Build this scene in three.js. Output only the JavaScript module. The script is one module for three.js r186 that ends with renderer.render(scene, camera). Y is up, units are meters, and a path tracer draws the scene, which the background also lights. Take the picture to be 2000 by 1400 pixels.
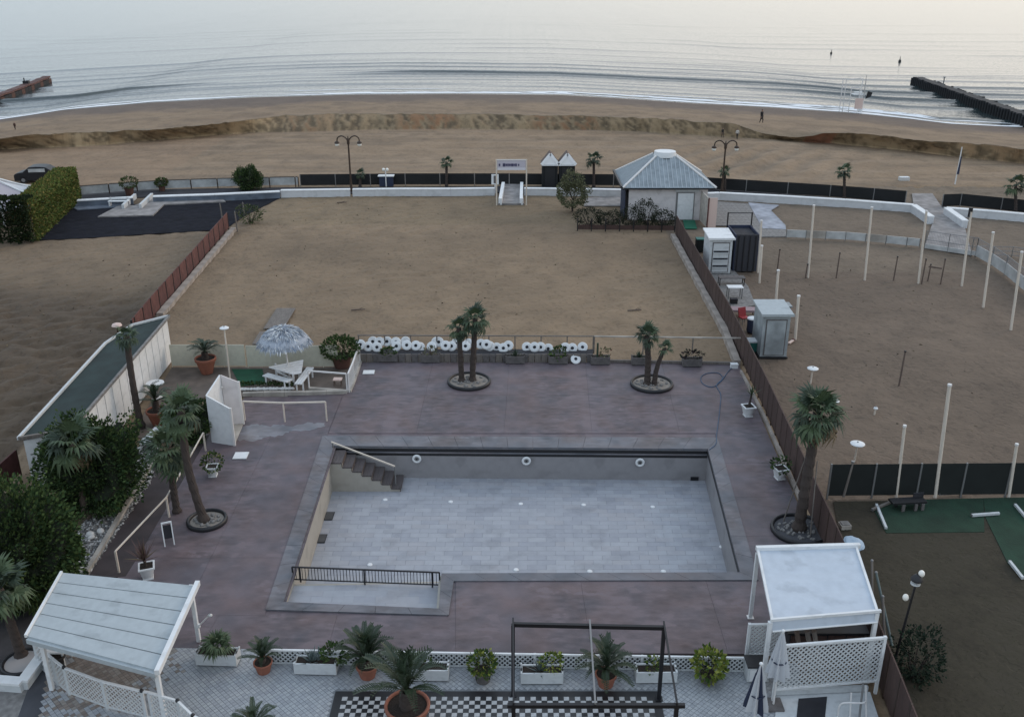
import * as THREE from 'three';
import { mergeGeometries } from 'three/addons/utils/BufferGeometryUtils.js';
import { MarchingCubes } from 'three/addons/objects/MarchingCubes.js';

// ---------- camera ----------
const F = 1850, TILT = Math.atan(760 / F), CH = 19;
const scene = new THREE.Scene();
const camera = new THREE.PerspectiveCamera(2 * Math.atan(700 / F) * 180 / Math.PI, 1024 / 716, 0.5, 12000);
camera.position.set(0, CH, 0);
camera.lookAt(0, CH - Math.tan(TILT) * 100, -100);
// ---------- sky ----------
const lerp = (a, b, t) => a + (b - a) * t, clamp = (x, a = 0, b = 1) => Math.min(b, Math.max(a, x));
const sm = (a, b, x) => { const t = clamp((x - a) / (b - a)); return t * t * (3 - 2 * t); };
const mix3 = (a, b, t) => [lerp(a[0], b[0], t), lerp(a[1], b[1], t), lerp(a[2], b[2], t)];
const hash = (x, y, s = 0) => { let h = Math.imul(x | 0, 374761393) ^ Math.imul(y | 0, 668265263) ^ Math.imul(s + 11, 1442695041); h = Math.imul(h ^ (h >>> 13), 1274126177); h ^= h >>> 16; return (h >>> 0) / 4294967296; };
function vnoise(x, y, s = 0, per = 0) {
  const xi = Math.floor(x), yi = Math.floor(y), fx = x - xi, fy = y - yi, u = fx * fx * (3 - 2 * fx), v = fy * fy * (3 - 2 * fy);
  const w = per ? (k) => ((k % per) + per) % per : (k) => k;
  const a = hash(w(xi), w(yi), s), b = hash(w(xi + 1), w(yi), s), c = hash(w(xi), w(yi + 1), s), d = hash(w(xi + 1), w(yi + 1), s);
  return a + (b - a) * u + (c - a) * v + (a - b - c + d) * u * v;
}
function fbm(x, y, oct = 4, s = 0, per = 0) { let t = 0, a = 0.5, n = 0; for (let i = 0; i < oct; i++) { t += a * vnoise(x, y, s + i * 7, per); n += a; x *= 2; y *= 2; per *= 2; a *= 0.5; } return t / n; }
{
  const W = 512, Hh = 256, data = new Float32Array(W * Hh * 4);
  for (let j = 0; j < Hh; j++) for (let i = 0; i < W; i++) {
    const el = ((j + 0.5) / Hh - 0.5) * Math.PI, az = ((i + 0.5) / W - 0.5) * 2 * Math.PI;
    const x = Math.cos(az) * Math.cos(el), y = Math.sin(el), z = Math.sin(az) * Math.cos(el);
    const toward = (x * 0.86 + z * -0.5) / Math.max(1e-3, Math.hypot(x, z));
    const w = sm(-0.1, 1, toward);
    const hor = mix3([0.60, 0.68, 0.72], [1.06, 0.98, 0.86], w);
    const mid = mix3([0.50, 0.60, 0.72], [0.72, 0.76, 0.80], w);
    const zen = [0.48, 0.585, 0.73];
    let c = el > 0.35 ? mix3(mid, zen, sm(0.35, 1.3, el)) : mix3(hor, mid, sm(0, 0.35, Math.max(0, el)));
    if (el > -0.05) { const n = fbm(x * 3 + 9, z * 3 + y * 5 + 4, 4, 3) - 0.5; const k = 1 + n * 0.16 * sm(0.02, 0.4, el); c = [c[0] * k, c[1] * k, c[2] * k]; }
    if (el < 0) c = mix3(c, [0.16, 0.15, 0.14], sm(0, -0.12, el));
    data.set([c[0], c[1], c[2], 1], (j * W + i) * 4);
  }
  const t = new THREE.DataTexture(data, W, Hh, THREE.RGBAFormat, THREE.FloatType);
  t.mapping = THREE.EquirectangularReflectionMapping; t.magFilter = t.minFilter = THREE.LinearFilter; t.wrapS = THREE.RepeatWrapping; t.needsUpdate = true;
  scene.background = t; scene.environment = t;
}
// ---------- sun behind thin cloud, low on the right ----------
const sun = new THREE.DirectionalLight(0xffe2c4, 0.5);
sun.position.set(86, 42, -50 - 40); sun.target.position.set(0, 0, -40); scene.add(sun, sun.target);
sun.castShadow = true; sun.shadow.radius = 40; sun.shadow.mapSize.set(4096, 4096);
Object.assign(sun.shadow.camera, { left: -110, right: 110, top: 110, bottom: -110, near: 1, far: 400 });
const EXPOSURE = 1.45;

// ---------- measuring: a pixel of the 2000 x 1400 photograph to a place in the world ----------
const cT = Math.cos(TILT), sT = Math.sin(TILT);
function ray(px, py) { const X = (px - 1000) / F, Y = (700 - py) / F; return [X, Y * cT - sT, -(Y * sT + cT)]; }
const V = (x, y, z) => new THREE.Vector3(x, y, z);
function at(px, py, h = 0) { const d = ray(px, py), t = (h - CH) / d[1]; return V(d[0] * t, h, d[2] * t); }
function atZ(px, py, z) { const d = ray(px, py), t = z / d[2]; return V(d[0] * t, CH + d[1] * t, z); }
const up = (p, py) => atZ(1000, py, p.z).y;                       // height over y = 0 of image row py at p's distance
const mpp = (p) => (sT * (CH - p.y) - cT * p.z) / F;                // metres per photograph pixel at p
const rngOf = (a) => () => { a = (a + 0x6d2b79f5) | 0; let t = Math.imul(a ^ (a >>> 15), 1 | a); t = (t + Math.imul(t ^ (t >>> 7), 61 | t)) ^ t; return ((t ^ (t >>> 14)) >>> 0) / 4294967296; };
const rnd = rngOf(2024), rr = (a, b) => a + (b - a) * rnd();

// ---------- names, things, parts ----------
const taken = {};
function numbered(n) { n = n.replace(/_\d{3}$/, ''); const k = taken[n] = (taken[n] ?? -1) + 1; return k ? n + '_' + String(k).padStart(3, '0') : n; }
function tag(o, label, category, group, kind) { if (label) o.userData.label = label; if (category) o.userData.category = category; if (group) o.userData.group = group; if (kind) o.userData.kind = kind; return o; }
function thing(name, label, category, p = V(0, 0, 0), turn = 0, group) { const o = new THREE.Group(); o.name = numbered(name); o.position.copy(p); o.rotation.y = turn; scene.add(o); return tag(o, label, category, group); }
function shade(o) { o.castShadow = o.receiveShadow = true; return o; }
function mesh(name, geo, mat, parent, top) { const m = shade(new THREE.Mesh(geo, mat)); m.name = parent && !top ? name : numbered(name); (parent || scene).add(m); return m; }
function struct(name, geo, mat, label) { const m = mesh(name, geo, mat); m.userData.kind = 'structure'; if (label) m.userData.label = label; return m; }
function copyOf(o, label, p, turn) { const c = o.clone(); c.name = numbered(o.name); c.userData = { ...o.userData }; if (label) c.userData.label = label; if (p) c.position.copy(p); if (turn !== undefined) c.rotation.y = turn; scene.add(c); return c; }

// ---------- geometry ----------
function strip(g) { if (g.index) { const h = g.toNonIndexed(); g = h; } for (const k of Object.keys(g.attributes)) if (!['position', 'normal', 'uv', 'color'].includes(k)) g.deleteAttribute(k); g.clearGroups(); return g; }
function merge(list) { if (list.length === 1) return list[0]; return mergeGeometries(list.map(strip), false); }
const UP = V(0, 1, 0);
function box(w, h, d, x = 0, y = 0, z = 0, ry = 0, rx = 0, rz = 0) {           // y is the underside; uv in metres
  const g = new THREE.BoxGeometry(w, h, d), uv = g.attributes.uv, s = [[d, h], [d, h], [w, d], [w, d], [w, h], [w, h]];
  for (let i = 0; i < 24; i++) { const f = s[i >> 2]; uv.setXY(i, uv.getX(i) * f[0], uv.getY(i) * f[1]); }
  g.rotateX(rx); g.rotateZ(rz); g.rotateY(ry); g.translate(x, y + h / 2, z); return g;
}
function bar(a, b, r, r2 = r, n = 8) { const d = b.clone().sub(a), g = new THREE.CylinderGeometry(r2, r, d.length(), n); g.applyQuaternion(new THREE.Quaternion().setFromUnitVectors(UP, d.normalize())); g.translate((a.x + b.x) / 2, (a.y + b.y) / 2, (a.z + b.z) / 2); return g; }
function beam(a, b, w, h) {                                                      // square section between two points
  const d = b.clone().sub(a), L = d.length(), g = box(w, h, L); g.translate(0, -h / 2, 0);
  const m = new THREE.Matrix4().lookAt(a, b, Math.abs(d.y) / L > 0.95 ? V(1, 0, 0) : UP); g.applyMatrix4(m); g.translate((a.x + b.x) / 2, (a.y + b.y) / 2, (a.z + b.z) / 2); return g;
}
function tube(pts, r, seg = 24, n = 6, closed = false) { return new THREE.TubeGeometry(new THREE.CatmullRomCurve3(pts, closed), seg, r, n, closed); }
function lathe(prof, n = 24) { return new THREE.LatheGeometry(prof.map(([r, y]) => new THREE.Vector2(r, y)), n); }
function tris(pos, uvs) { const g = new THREE.BufferGeometry(); g.setAttribute('position', new THREE.Float32BufferAttribute(pos, 3)); g.setAttribute('uv', new THREE.Float32BufferAttribute(uvs || new Array(pos.length / 3 * 2).fill(0), 2)); g.computeVertexNormals(); return g; }
// a slab with a flat polygon top (x, z corners seen from above), uv in metres
function slab(pts, y0, y1, bevel = 0) {
  const n = pts.length, pos = [], uv = [];
  let area = 0; for (let i = 0; i < n; i++) { const a = pts[i], b = pts[(i + 1) % n]; area += a.x * b.z - b.x * a.z; }
  const P = area > 0 ? pts.slice().reverse() : pts;
  const shape = new THREE.Shape(P.map((p) => new THREE.Vector2(p.x, -p.z)));
  const sg = new THREE.ShapeGeometry(shape), sp = sg.attributes.position, ix = sg.index.array;
  for (let i = 0; i < ix.length; i++) { const k = ix[i]; pos.push(sp.getX(k), y1, -sp.getY(k)); uv.push(sp.getX(k), sp.getY(k)); }
  if (y1 - y0 > 1e-6) for (let i = 0; i < n; i++) {
    const a = P[i], b = P[(i + 1) % n], L = Math.hypot(b.x - a.x, b.z - a.z);
    pos.push(a.x, y0, a.z, b.x, y0, b.z, b.x, y1, b.z, a.x, y0, a.z, b.x, y1, b.z, a.x, y1, a.z); uv.push(0, y0, L, y0, L, y1, 0, y0, L, y1, 0, y1);
  }
  return tris(pos, uv);
}
const pxs = (list, h = 0) => list.map(([x, y]) => at(x, y, h));
// a prism over four corner points each with own height (a wall with a sloping top)
function wallPrism(a, b, ha, hb, t, y0 = 0) {
  const d = V(b.x - a.x, 0, b.z - a.z).normalize(), nx = -d.z * t / 2, nz = d.x * t / 2;
  const A0 = [a.x + nx, y0, a.z + nz], A1 = [a.x - nx, y0, a.z - nz], B0 = [b.x + nx, y0, b.z + nz], B1 = [b.x - nx, y0, b.z - nz];
  const up_ = (p, h) => [p[0], h, p[2]], q = (p, r, s, u) => [...p, ...r, ...s, ...p, ...s, ...u];
  const At0 = up_(A0, ha), At1 = up_(A1, ha), Bt0 = up_(B0, hb), Bt1 = up_(B1, hb), L = Math.hypot(b.x - a.x, b.z - a.z), pos = [], uv = [];
  for (const f of [[A0, B0, Bt0, At0], [B1, A1, At1, Bt1], [At0, Bt0, Bt1, At1], [A1, A0, At0, At1], [B0, B1, Bt1, Bt0]]) { pos.push(...q(...f)); uv.push(0, y0, L, y0, L, hb, 0, y0, L, hb, 0, ha); }
  return tris(pos, uv);
}
const bil = (A, B, C, D, u, v) => V(lerp(lerp(A.x, B.x, u), lerp(D.x, C.x, u), v), 0, lerp(lerp(A.z, B.z, u), lerp(D.z, C.z, u), v));
function along(list, step) {                                                   // even points on a polyline
  const out = []; let carry = 0;
  for (let i = 0; i + 1 < list.length; i++) { const a = list[i], b = list[i + 1], L = a.distanceTo(b); let s = carry; for (; s < L; s += step) out.push(a.clone().lerp(b, s / L)); carry = s - L; }
  out.push(list[list.length - 1].clone()); return out;
}

// ---------- textures and materials ----------
function dtex(N, fn, srgb, size) {
  const d = new Uint8Array(N * N * 4);
  for (let j = 0; j < N; j++) for (let i = 0; i < N; i++) { const c = fn(i / N, j / N, i, j); const o = (j * N + i) * 4; d[o] = clamp(c[0]) * 255; d[o + 1] = clamp(c[1]) * 255; d[o + 2] = clamp(c[2]) * 255; d[o + 3] = 255; }
  const t = new THREE.DataTexture(d, N, N); t.magFilter = THREE.LinearFilter; t.minFilter = THREE.LinearMipmapLinearFilter; t.generateMipmaps = true; t.wrapS = t.wrapT = THREE.RepeatWrapping;
  if (srgb) t.colorSpace = THREE.SRGBColorSpace; if (size) t.repeat.set(1 / size, 1 / size); t.needsUpdate = true; return t;
}
const grey = (v) => [v, v, v];
const M = {};
function mat(name, rgb, rough = 0.8, o = {}) { const m = new THREE.MeshStandardMaterial({ roughness: rough, ...o }); m.color.setRGB(...rgb); m.name = name; return M[name] = m; }
const withRep = (t, s) => { const c = t.clone(); c.repeat.set(1 / s, 1 / s); c.needsUpdate = true; return c; };
// shared noise fields
const T_soft = dtex(256, (u, v) => grey(0.72 + 0.5 * (fbm(u * 6, v * 6, 5, 5, 6) - 0.5)), false, 3);
const T_faint = dtex(512, (u, v) => { const n = fbm(u * 16, v * 16, 5, 6, 16), s = sm(0.60, 0.8, fbm(u * 5 + 2, v * 5, 5, 16, 5)); return grey(0.93 + 0.16 * (n - 0.5) - 0.13 * s); }, false, 3);
const T_mottle = dtex(512, (u, v) => grey(0.80 + 0.75 * (fbm(u * 8, v * 8, 5, 21, 8) - 0.5)), false, 4);
const T_grain = dtex(256, (u, v) => grey(0.8 + 0.6 * (fbm(u * 40, v * 3, 3, 31, 0) - 0.5)), false, 1.2);
const T_fine = dtex(512, (u, v) => grey(fbm(u * 32, v * 32, 4, 41, 32)), false, 1.2);
// ---------- materials ----------
mat('white', [0.74, 0.75, 0.75], 0.6, { map: withRep(T_faint, 2) });
mat('cream', [0.62, 0.56, 0.49], 0.7, { map: withRep(T_soft, 1.4) });
mat('plaster', [0.66, 0.62, 0.61], 0.85, { map: T_faint });
mat('concrete', [0.30, 0.28, 0.27], 0.9, { map: T_mottle, bumpMap: T_fine, bumpScale: 0.004 });
mat('paleConcrete', [0.46, 0.42, 0.37], 0.9, { map: T_mottle, bumpMap: T_fine, bumpScale: 0.006 });
mat('curbStone', [0.44, 0.38, 0.33], 0.95, { map: T_mottle, bumpMap: T_fine, bumpScale: 0.01 });
mat('wallWhite', [0.60, 0.61, 0.62], 0.75, { map: withRep(T_faint, 4) });
mat('asphalt', [0.030, 0.030, 0.037], 0.9, { map: T_mottle });
M.tarp = new THREE.MeshPhysicalMaterial({ roughness: 0.95, specularIntensity: 0.25, map: T_mottle, bumpMap: withRep(T_soft, 4), bumpScale: 0.12 }); M.tarp.color.setRGB(0.013, 0.014, 0.021);
mat('darkMesh', [0.016, 0.017, 0.018], 0.85, { map: T_soft });
mat('darkGreenMesh', [0.011, 0.015, 0.014], 0.85, { map: T_soft });
mat('black', [0.012, 0.012, 0.014], 0.5);
mat('blackMetal', [0.015, 0.015, 0.018], 0.45, { metalness: 0.3 });
mat('greyMetal', [0.22, 0.22, 0.22], 0.5, { metalness: 0.5 });
mat('bronze', [0.05, 0.032, 0.022], 0.5, { metalness: 0.3 });
mat('whiteMetal', [0.66, 0.64, 0.62], 0.45);
mat('creamPole', [0.68, 0.60, 0.51], 0.55, { map: withRep(T_faint, 1) });
mat('pinkPole', [0.62, 0.47, 0.41], 0.6);
mat('rust', [0.135, 0.052, 0.045], 0.85, { map: withRep(T_mottle, 2.2) });
mat('rust2', [0.112, 0.042, 0.038], 0.85, { map: withRep(T_mottle, 1.7) });
mat('brownWood', [0.072, 0.040, 0.033], 0.85, { map: withRep(T_grain, 1.1) });
mat('brownWood2', [0.086, 0.050, 0.041], 0.85, { map: withRep(T_grain, 0.9) });
mat('oldWood', [0.15, 0.11, 0.09], 0.9, { map: T_grain });
mat('greyWood', [0.20, 0.175, 0.155], 0.9, { map: T_grain });
mat('stairWood', [0.095, 0.08, 0.08], 0.8, { map: T_grain });
mat('roofGreen', [0.017, 0.034, 0.032], 0.85, { map: T_mottle });
mat('felt', [0.016, 0.062, 0.036], 0.95, { map: T_mottle, bumpMap: T_fine, bumpScale: 0.004 });
mat('darkFelt', [0.013, 0.042, 0.023], 0.95, { map: T_mottle, bumpMap: T_fine, bumpScale: 0.006 });
mat('terracotta', [0.36, 0.135, 0.085], 0.85, { map: withRep(T_soft, 0.8) });
mat('brownPot', [0.12, 0.055, 0.04], 0.8, { map: withRep(T_soft, 0.8) });
mat('soil', [0.022, 0.015, 0.011], 1, { bumpMap: T_fine, bumpScale: 0.03 });
mat('planterWhite', [0.56, 0.58, 0.585], 0.75, { map: withRep(T_faint, 1.2) });
mat('planterGrey', [0.16, 0.145, 0.14], 0.85, { map: withRep(T_soft, 0.7) });
mat('beigePanel', [0.60, 0.58, 0.47], 0.6, { map: withRep(T_faint, 2) });
mat('glassPanel', [0.58, 0.59, 0.58], 0.3, { map: withRep(T_soft, 3) });
mat('blueGrey', [0.14, 0.17, 0.215], 0.7, { map: T_mottle });
mat('roofZinc', [0.33, 0.375, 0.40], 0.45, { map: withRep(T_soft, 2.2), metalness: 0.15 });
mat('zincRib', [0.40, 0.44, 0.465], 0.45, { metalness: 0.15 });
mat('awning', [0.50, 0.555, 0.62], 0.7, { map: withRep(T_faint, 3) });
mat('roofWhite', [0.40, 0.44, 0.455], 0.65, { map: withRep(T_faint, 2.2) });
mat('navy', [0.02, 0.028, 0.06], 0.7);
mat('canvas', [0.68, 0.70, 0.73], 0.85, { map: withRep(T_soft, 1) });
mat('blueBag', [0.02, 0.10, 0.26], 0.5);
mat('teal', [0.015, 0.12, 0.10], 0.6);
mat('red', [0.30, 0.03, 0.035], 0.6);
mat('stoneGrey', [0.24, 0.23, 0.22], 0.95, { map: withRep(T_mottle, 1) });
mat('stoneWhite', [0.55, 0.54, 0.52], 0.9);
mat('trunk', [0.055, 0.042, 0.036], 1, { bumpMap: T_fine, bumpScale: 0.03 });
mat('trunkPale', [0.13, 0.10, 0.08], 1, { bumpMap: T_fine, bumpScale: 0.03 });
mat('frond', [0.040, 0.066, 0.030], 0.65); mat('frond2', [0.056, 0.084, 0.036], 0.65); mat('frond3', [0.028, 0.046, 0.026], 0.7);
mat('frondDry', [0.15, 0.11, 0.06], 0.85);
mat('sago', [0.026, 0.044, 0.021], 0.5); mat('sago2', [0.038, 0.058, 0.026], 0.5);
mat('agave', [0.10, 0.13, 0.125], 0.6);
M.leaf = new THREE.MeshPhysicalMaterial({ roughness: 0.9, specularIntensity: 0.35 });
mat('lamp', [0.80, 0.77, 0.70], 0.35);
mat('glass', [0.75, 0.72, 0.65], 0.25);
mat('blueHose', [0.03, 0.075, 0.14], 0.5);
mat('jetty', [0.022, 0.024, 0.028], 0.8, { map: T_mottle }); mat('jettyRed', [0.16, 0.085, 0.075], 0.9, { map: T_mottle });

// ---------- ground: one sand sheet with trodden relief ----------
const polyX = (list, h) => { const P = list.map(([x, y]) => at(x, y, h)); return (x) => { if (x <= P[0].x) { const a = P[0], b = P[1]; return a.z + Math.max(-60, x - a.x) * 0.35 * (b.z - a.z) / (b.x - a.x); } for (let i = 0; i + 1 < P.length; i++) if (x <= P[i + 1].x) { const t = (x - P[i].x) / (P[i + 1].x - P[i].x); return lerp(P[i].z, P[i + 1].z, t); } const n = P.length - 1, a = P[n - 1], b = P[n]; return b.z + Math.min(60, x - b.x) * 0.35 * (b.z - a.z) / (b.x - a.x); }; };
const inPoly = (P, x, z) => { let c = false; for (let i = 0, j = P.length - 1; i < P.length; j = i++) if ((P[i].z > z) !== (P[j].z > z) && x < (P[j].x - P[i].x) * (z - P[i].z) / (P[j].z - P[i].z) + P[i].x) c = !c; return c; };
const POOL = pxs([[652, 872], [1383, 878], [1446, 1119], [862, 1121], [857, 1190], [553, 1177]]);
const SANDBUMP = dtex(1024, (u, v) => { const a = fbm(u * 20, v * 20, 3, 61, 20), b = fbm(u * 96, v * 96, 2, 63, 96); const d = fbm(u * 34, v * 34, 2, 67, 34); return grey(0.45 * a + 0.2 * b + 0.18 * (1 - sm(0.64, 0.76, d))); }, false, 11);
const SANDMAP = dtex(1024, (u, v) => { const d = fbm(u * 34, v * 34, 2, 67, 34), g = fbm(u * 9, v * 9, 4, 71, 9), f = hash(Math.floor(u * 1024), Math.floor(v * 1024), 5); const k = 0.86 + 0.28 * (g - 0.5) + 0.16 * (f - 0.5) - 0.14 * sm(0.62, 0.72, fbm(u * 52, v * 52, 2, 77, 52)); return [k, k * 0.992, k * 0.98]; }, false, 11);  // dark spots paint the shade of small dents into the colour, beside real grain
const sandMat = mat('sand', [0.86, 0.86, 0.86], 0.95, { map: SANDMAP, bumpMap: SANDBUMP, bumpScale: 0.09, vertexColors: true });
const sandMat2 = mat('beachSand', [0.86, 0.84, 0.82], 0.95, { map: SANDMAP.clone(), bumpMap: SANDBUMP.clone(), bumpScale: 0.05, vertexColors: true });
{
  const lines = (a, b, s, A, B, S) => { const r = []; for (let x = A; x < a; x += S) r.push(x); for (let x = a; x <= b; x += s) r.push(x); for (let x = b + S; x <= B; x += S) r.push(x); return r; };
  const xs = lines(-46, 46, 0.26, -420, 420, 11), zs = lines(-93, -15, 0.26, -94, 40, 5).filter((z) => z >= -93);
  const leftRough = pxs([[0, 560], [240, 470], [330, 480], [260, 600], [90, 800], [0, 900]]), pos = [], uv = [], col = [], idx = [];
  const fx0 = at(450, 450).x, plots = [[0.312, 0.222, 0.140], [0.22, 0.158, 0.104], [0.245, 0.180, 0.121]];
  for (const z of zs) for (const x of xs) {
    const xl = -21.2, xr = 12.1, n1 = fbm(x * 0.12 + 40, z * 0.12, 4, 81), n2 = fbm(x * 0.5 + 7, z * 0.5, 3, 83);
    let c = x < xl ? plots[1] : x > xr ? plots[2] : plots[0], amp = 0.05, h = -0.075;
    if (x < xl && z > -90) { const far = sm(-53, -60, z - (x + 24) * 0.25); c = mix3([0.135, 0.096, 0.062], [0.262, 0.188, 0.120], far); amp = lerp(0.19, 0.06, far); }
    if (x > xl && x < xr && z < -75) c = mix3(c, [0.25, 0.185, 0.108], 0.5);
    if (x > xr) { const e = sm(26, 20, Math.hypot((x - 24) * 0.9, (z + 47) * 0.55)); c = mix3(c, [0.205, 0.150, 0.108], e); amp = lerp(0.075, 0.03, e); if (z < -62) c = mix3(c, [0.235, 0.182, 0.130], 0.6); }
    const k = 0.86 + 0.30 * (n1 - 0.5) * 2 * 0.6 + 0.14 * (n2 - 0.5); c = [c[0] * k, c[1] * k, c[2] * k];
    if (x > xl && x < xr && x < -6 && z < -58) h += 0.016 * Math.sin(x * 7.5 + 2 * n2) * sm(-6, -12, x);
    const dent = 0.7 * sm(0.58, 0.76, vnoise(x * 1.25 + 2 * n2, z * 1.7, 91)) + 0.9 * sm(0.5, 0.75, vnoise(x * 1.9, z * 2.4, 95));
    h -= amp * dent * (0.4 + n1) * (0.8 + 0.5 * vnoise(x * 3.1, z * 3.1, 97));
    pos.push(x, h, z); uv.push(x, -z); col.push(...c);
  }
  const X = xs.length, keep = (x, z) => !inPoly(POOL, x, z);
  for (let j = 0; j + 1 < zs.length; j++) for (let i = 0; i + 1 < X; i++) {
    const x0 = xs[i], x1 = xs[i + 1], z0 = zs[j], z1 = zs[j + 1];
    if (x1 - x0 < 1 && z1 - z0 < 1 && !(keep(x0, z0) && keep(x1, z0) && keep(x0, z1) && keep(x1, z1))) continue;
    const a = j * X + i; idx.push(a, a + X, a + 1, a + 1, a + X, a + X + 1);
  }
  const g = new THREE.BufferGeometry(); g.setAttribute('position', new THREE.Float32BufferAttribute(pos, 3)); g.setAttribute('uv', new THREE.Float32BufferAttribute(uv, 2)); g.setAttribute('color', new THREE.Float32BufferAttribute(col, 3)); g.setIndex(idx); g.computeVertexNormals();
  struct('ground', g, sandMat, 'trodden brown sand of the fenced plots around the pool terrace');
}
// ---------- beach: promenade to the water, with the bulldozed winter bank ----------
const SEA = -0.5;
const zShore = polyX([[0, 233], [60, 224], [130, 213], [300, 198], [500, 188], [700, 183], [900, 182], [1100, 184], [1200, 190], [1350, 200], [1500, 208], [1650, 218], [1770, 230], [1850, 240], [2000, 247]], SEA);
const zFoot = polyX([[0, 291], [150, 286], [300, 274], [420, 263], [520, 257], [700, 253], [900, 250], [1100, 252], [1250, 256], [1400, 266], [1500, 271], [1640, 281], [1800, 297], [1900, 309], [2000, 319]], 0);
const zCrest = polyX([[0, 269], [150, 257], [300, 250], [450, 238], [520, 229], [560, 223], [900, 220], [1100, 223], [1250, 229], [1400, 238], [1480, 244], [1560, 251], [1700, 262], [1850, 276], [2000, 290]], 1.6);
{
  const gapX = at(1512, 262).x, pos = [], uv = [], col = [], idx = [], xs = []; for (let x = -420; x < -95; x += 12) xs.push(x); for (let x = -95; x <= 95; x += 0.3) xs.push(x); for (let x = 107; x < 430; x += 12) xs.push(x);
  const trk = at(1450, 312), rowsN = [40, 18, 9, 30, 6]; let R = 0;
  for (const x of xs) {
    const zf = zFoot(x) + (fbm(x * 0.4, 3, 3, 7) - 0.5) * 1.2, zc = zCrest(x) + (fbm(x * 0.9, 9, 3, 8) - 0.5) * 1.5, zs = zShore(x), zb = zc - 6, z0 = -88.5;
    const gap = sm(0.8, 6, Math.abs(x - gapX + 0.3)), H = 1.6 * lerp(0.38, 1, gap) * lerp(0.86, 1.08, fbm(x * 0.22, 1, 3, 19));
    const cuts = [z0, zf, zc, zb, zs + 0.2, zs - 14]; R = 0;
    for (let s = 0; s < 5; s++) for (let k = 0; k < rowsN[s] + (s === 4 ? 1 : 0); k++) {
      const t = k / rowsN[s], z = lerp(cuts[s], cuts[s + 1], t); let h, c;
      const n = fbm(x * 0.35, z * 0.35, 4, 23), n2 = fbm(x * 1.3, z * 1.3, 3, 29);
      const dry = [0.298, 0.212, 0.134], wet = [0.165, 0.124, 0.098];
      if (s === 0) {
        h = (n2 - 0.5) * 0.10; c = mix3(dry, [0.330, 0.238, 0.154], sm(0.35, 0.65, n));
        const dx = (x - trk.x) / 11, dz = (z - trk.z) / 9, w = Math.exp(-dx * dx - dz * dz), ph = (x * 0.62 + z * 0.42 + 0.8 * n) * 2.6;
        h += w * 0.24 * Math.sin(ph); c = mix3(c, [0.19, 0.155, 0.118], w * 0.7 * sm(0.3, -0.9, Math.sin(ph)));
        const ridge = Math.sin(z * 1.5 + 3 * n + x * 0.08); h += 0.05 * ridge * sm(0.5, 0.7, fbm(x * 0.06, z * 0.06, 2, 37)); { const st = fbm(x * 0.06 + 3, z * 1.1, 3, 39); c = mix3(c, [0.19, 0.142, 0.098], 0.55 * sm(0.54, 0.68, st)); c = mix3(c, [0.36, 0.27, 0.185], 0.5 * sm(0.55, 0.7, fbm(x * 0.08 + 30, z * 1.3, 3, 40))); } if (x < -35) c = mix3(c, [0.31, 0.20, 0.122], 0.35);
      } else if (s === 1) {
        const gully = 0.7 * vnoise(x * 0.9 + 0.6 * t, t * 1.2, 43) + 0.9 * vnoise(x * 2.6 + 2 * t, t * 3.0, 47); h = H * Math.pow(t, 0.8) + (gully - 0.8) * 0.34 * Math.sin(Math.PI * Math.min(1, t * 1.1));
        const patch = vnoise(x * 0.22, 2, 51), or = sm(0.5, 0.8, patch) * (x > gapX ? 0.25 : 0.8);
        c = mix3(mix3(mix3([0.15, 0.11, 0.066], [0.34, 0.25, 0.150], sm(0.55, 1.05, gully)), [0.36, 0.27, 0.165], 0.7 * sm(0.52, 0.72, vnoise(x * 4.2 + 3 * t, t * 5 + x * 1.7, 59))), [0.25, 0.125, 0.062], or * sm(0.6, 1.05, gully)); if (x > gapX + 2.2 && x < gapX + 5) c = mix3(c, [0.46, 0.20, 0.12], Math.min(0.85, 1.5 * n2)); else if (x > gapX) c = [c[0] * 1.35, c[1] * 1.35, c[2] * 1.35]; if (x < -30) c = [c[0] * 1.25, c[1] * 1.25, c[2] * 1.25];  // bank ends lightened in colour, the right one to offset shading on its face
      } else if (s === 2) { h = lerp(H, 0.75, t) + (n2 - 0.5) * 0.22; c = mix3([0.22, 0.165, 0.105], dry, t); }
      else if (s === 3) { h = lerp(0.75, SEA, t) + (n2 - 0.5) * 0.12 * (1 - t) + 0.10 * Math.exp(-Math.pow((t - 0.22 - 0.1 * n) * 14, 2)); c = mix3(mix3(dry, [0.22, 0.155, 0.100], sm(0.5, 0.6, n) * 0.7), wet, sm(0.42, 0.75, t + (n - 0.5) * 0.3)); }
      else { h = lerp(SEA, SEA - 1.2, t); c = wet; }
      if (s === 0 && k < 2) h = k ? -0.16 : -0.5;
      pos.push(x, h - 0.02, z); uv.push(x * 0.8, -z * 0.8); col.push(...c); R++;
    }
  }
  for (let i = 0; i + 1 < xs.length; i++) for (let k = 0; k + 1 < R; k++) { const a = i * R + k; idx.push(a, a + R, a + 1, a + 1, a + R, a + R + 1); }
  const g = new THREE.BufferGeometry(); g.setAttribute('position', new THREE.Float32BufferAttribute(pos, 3)); g.setAttribute('uv', new THREE.Float32BufferAttribute(uv, 2)); g.setAttribute('color', new THREE.Float32BufferAttribute(col, 3)); g.setIndex(idx); g.computeVertexNormals();
  struct('beach', g, sandMat2, 'sandy beach with a bulldozed sand bank between the promenade and the sea');
}
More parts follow.
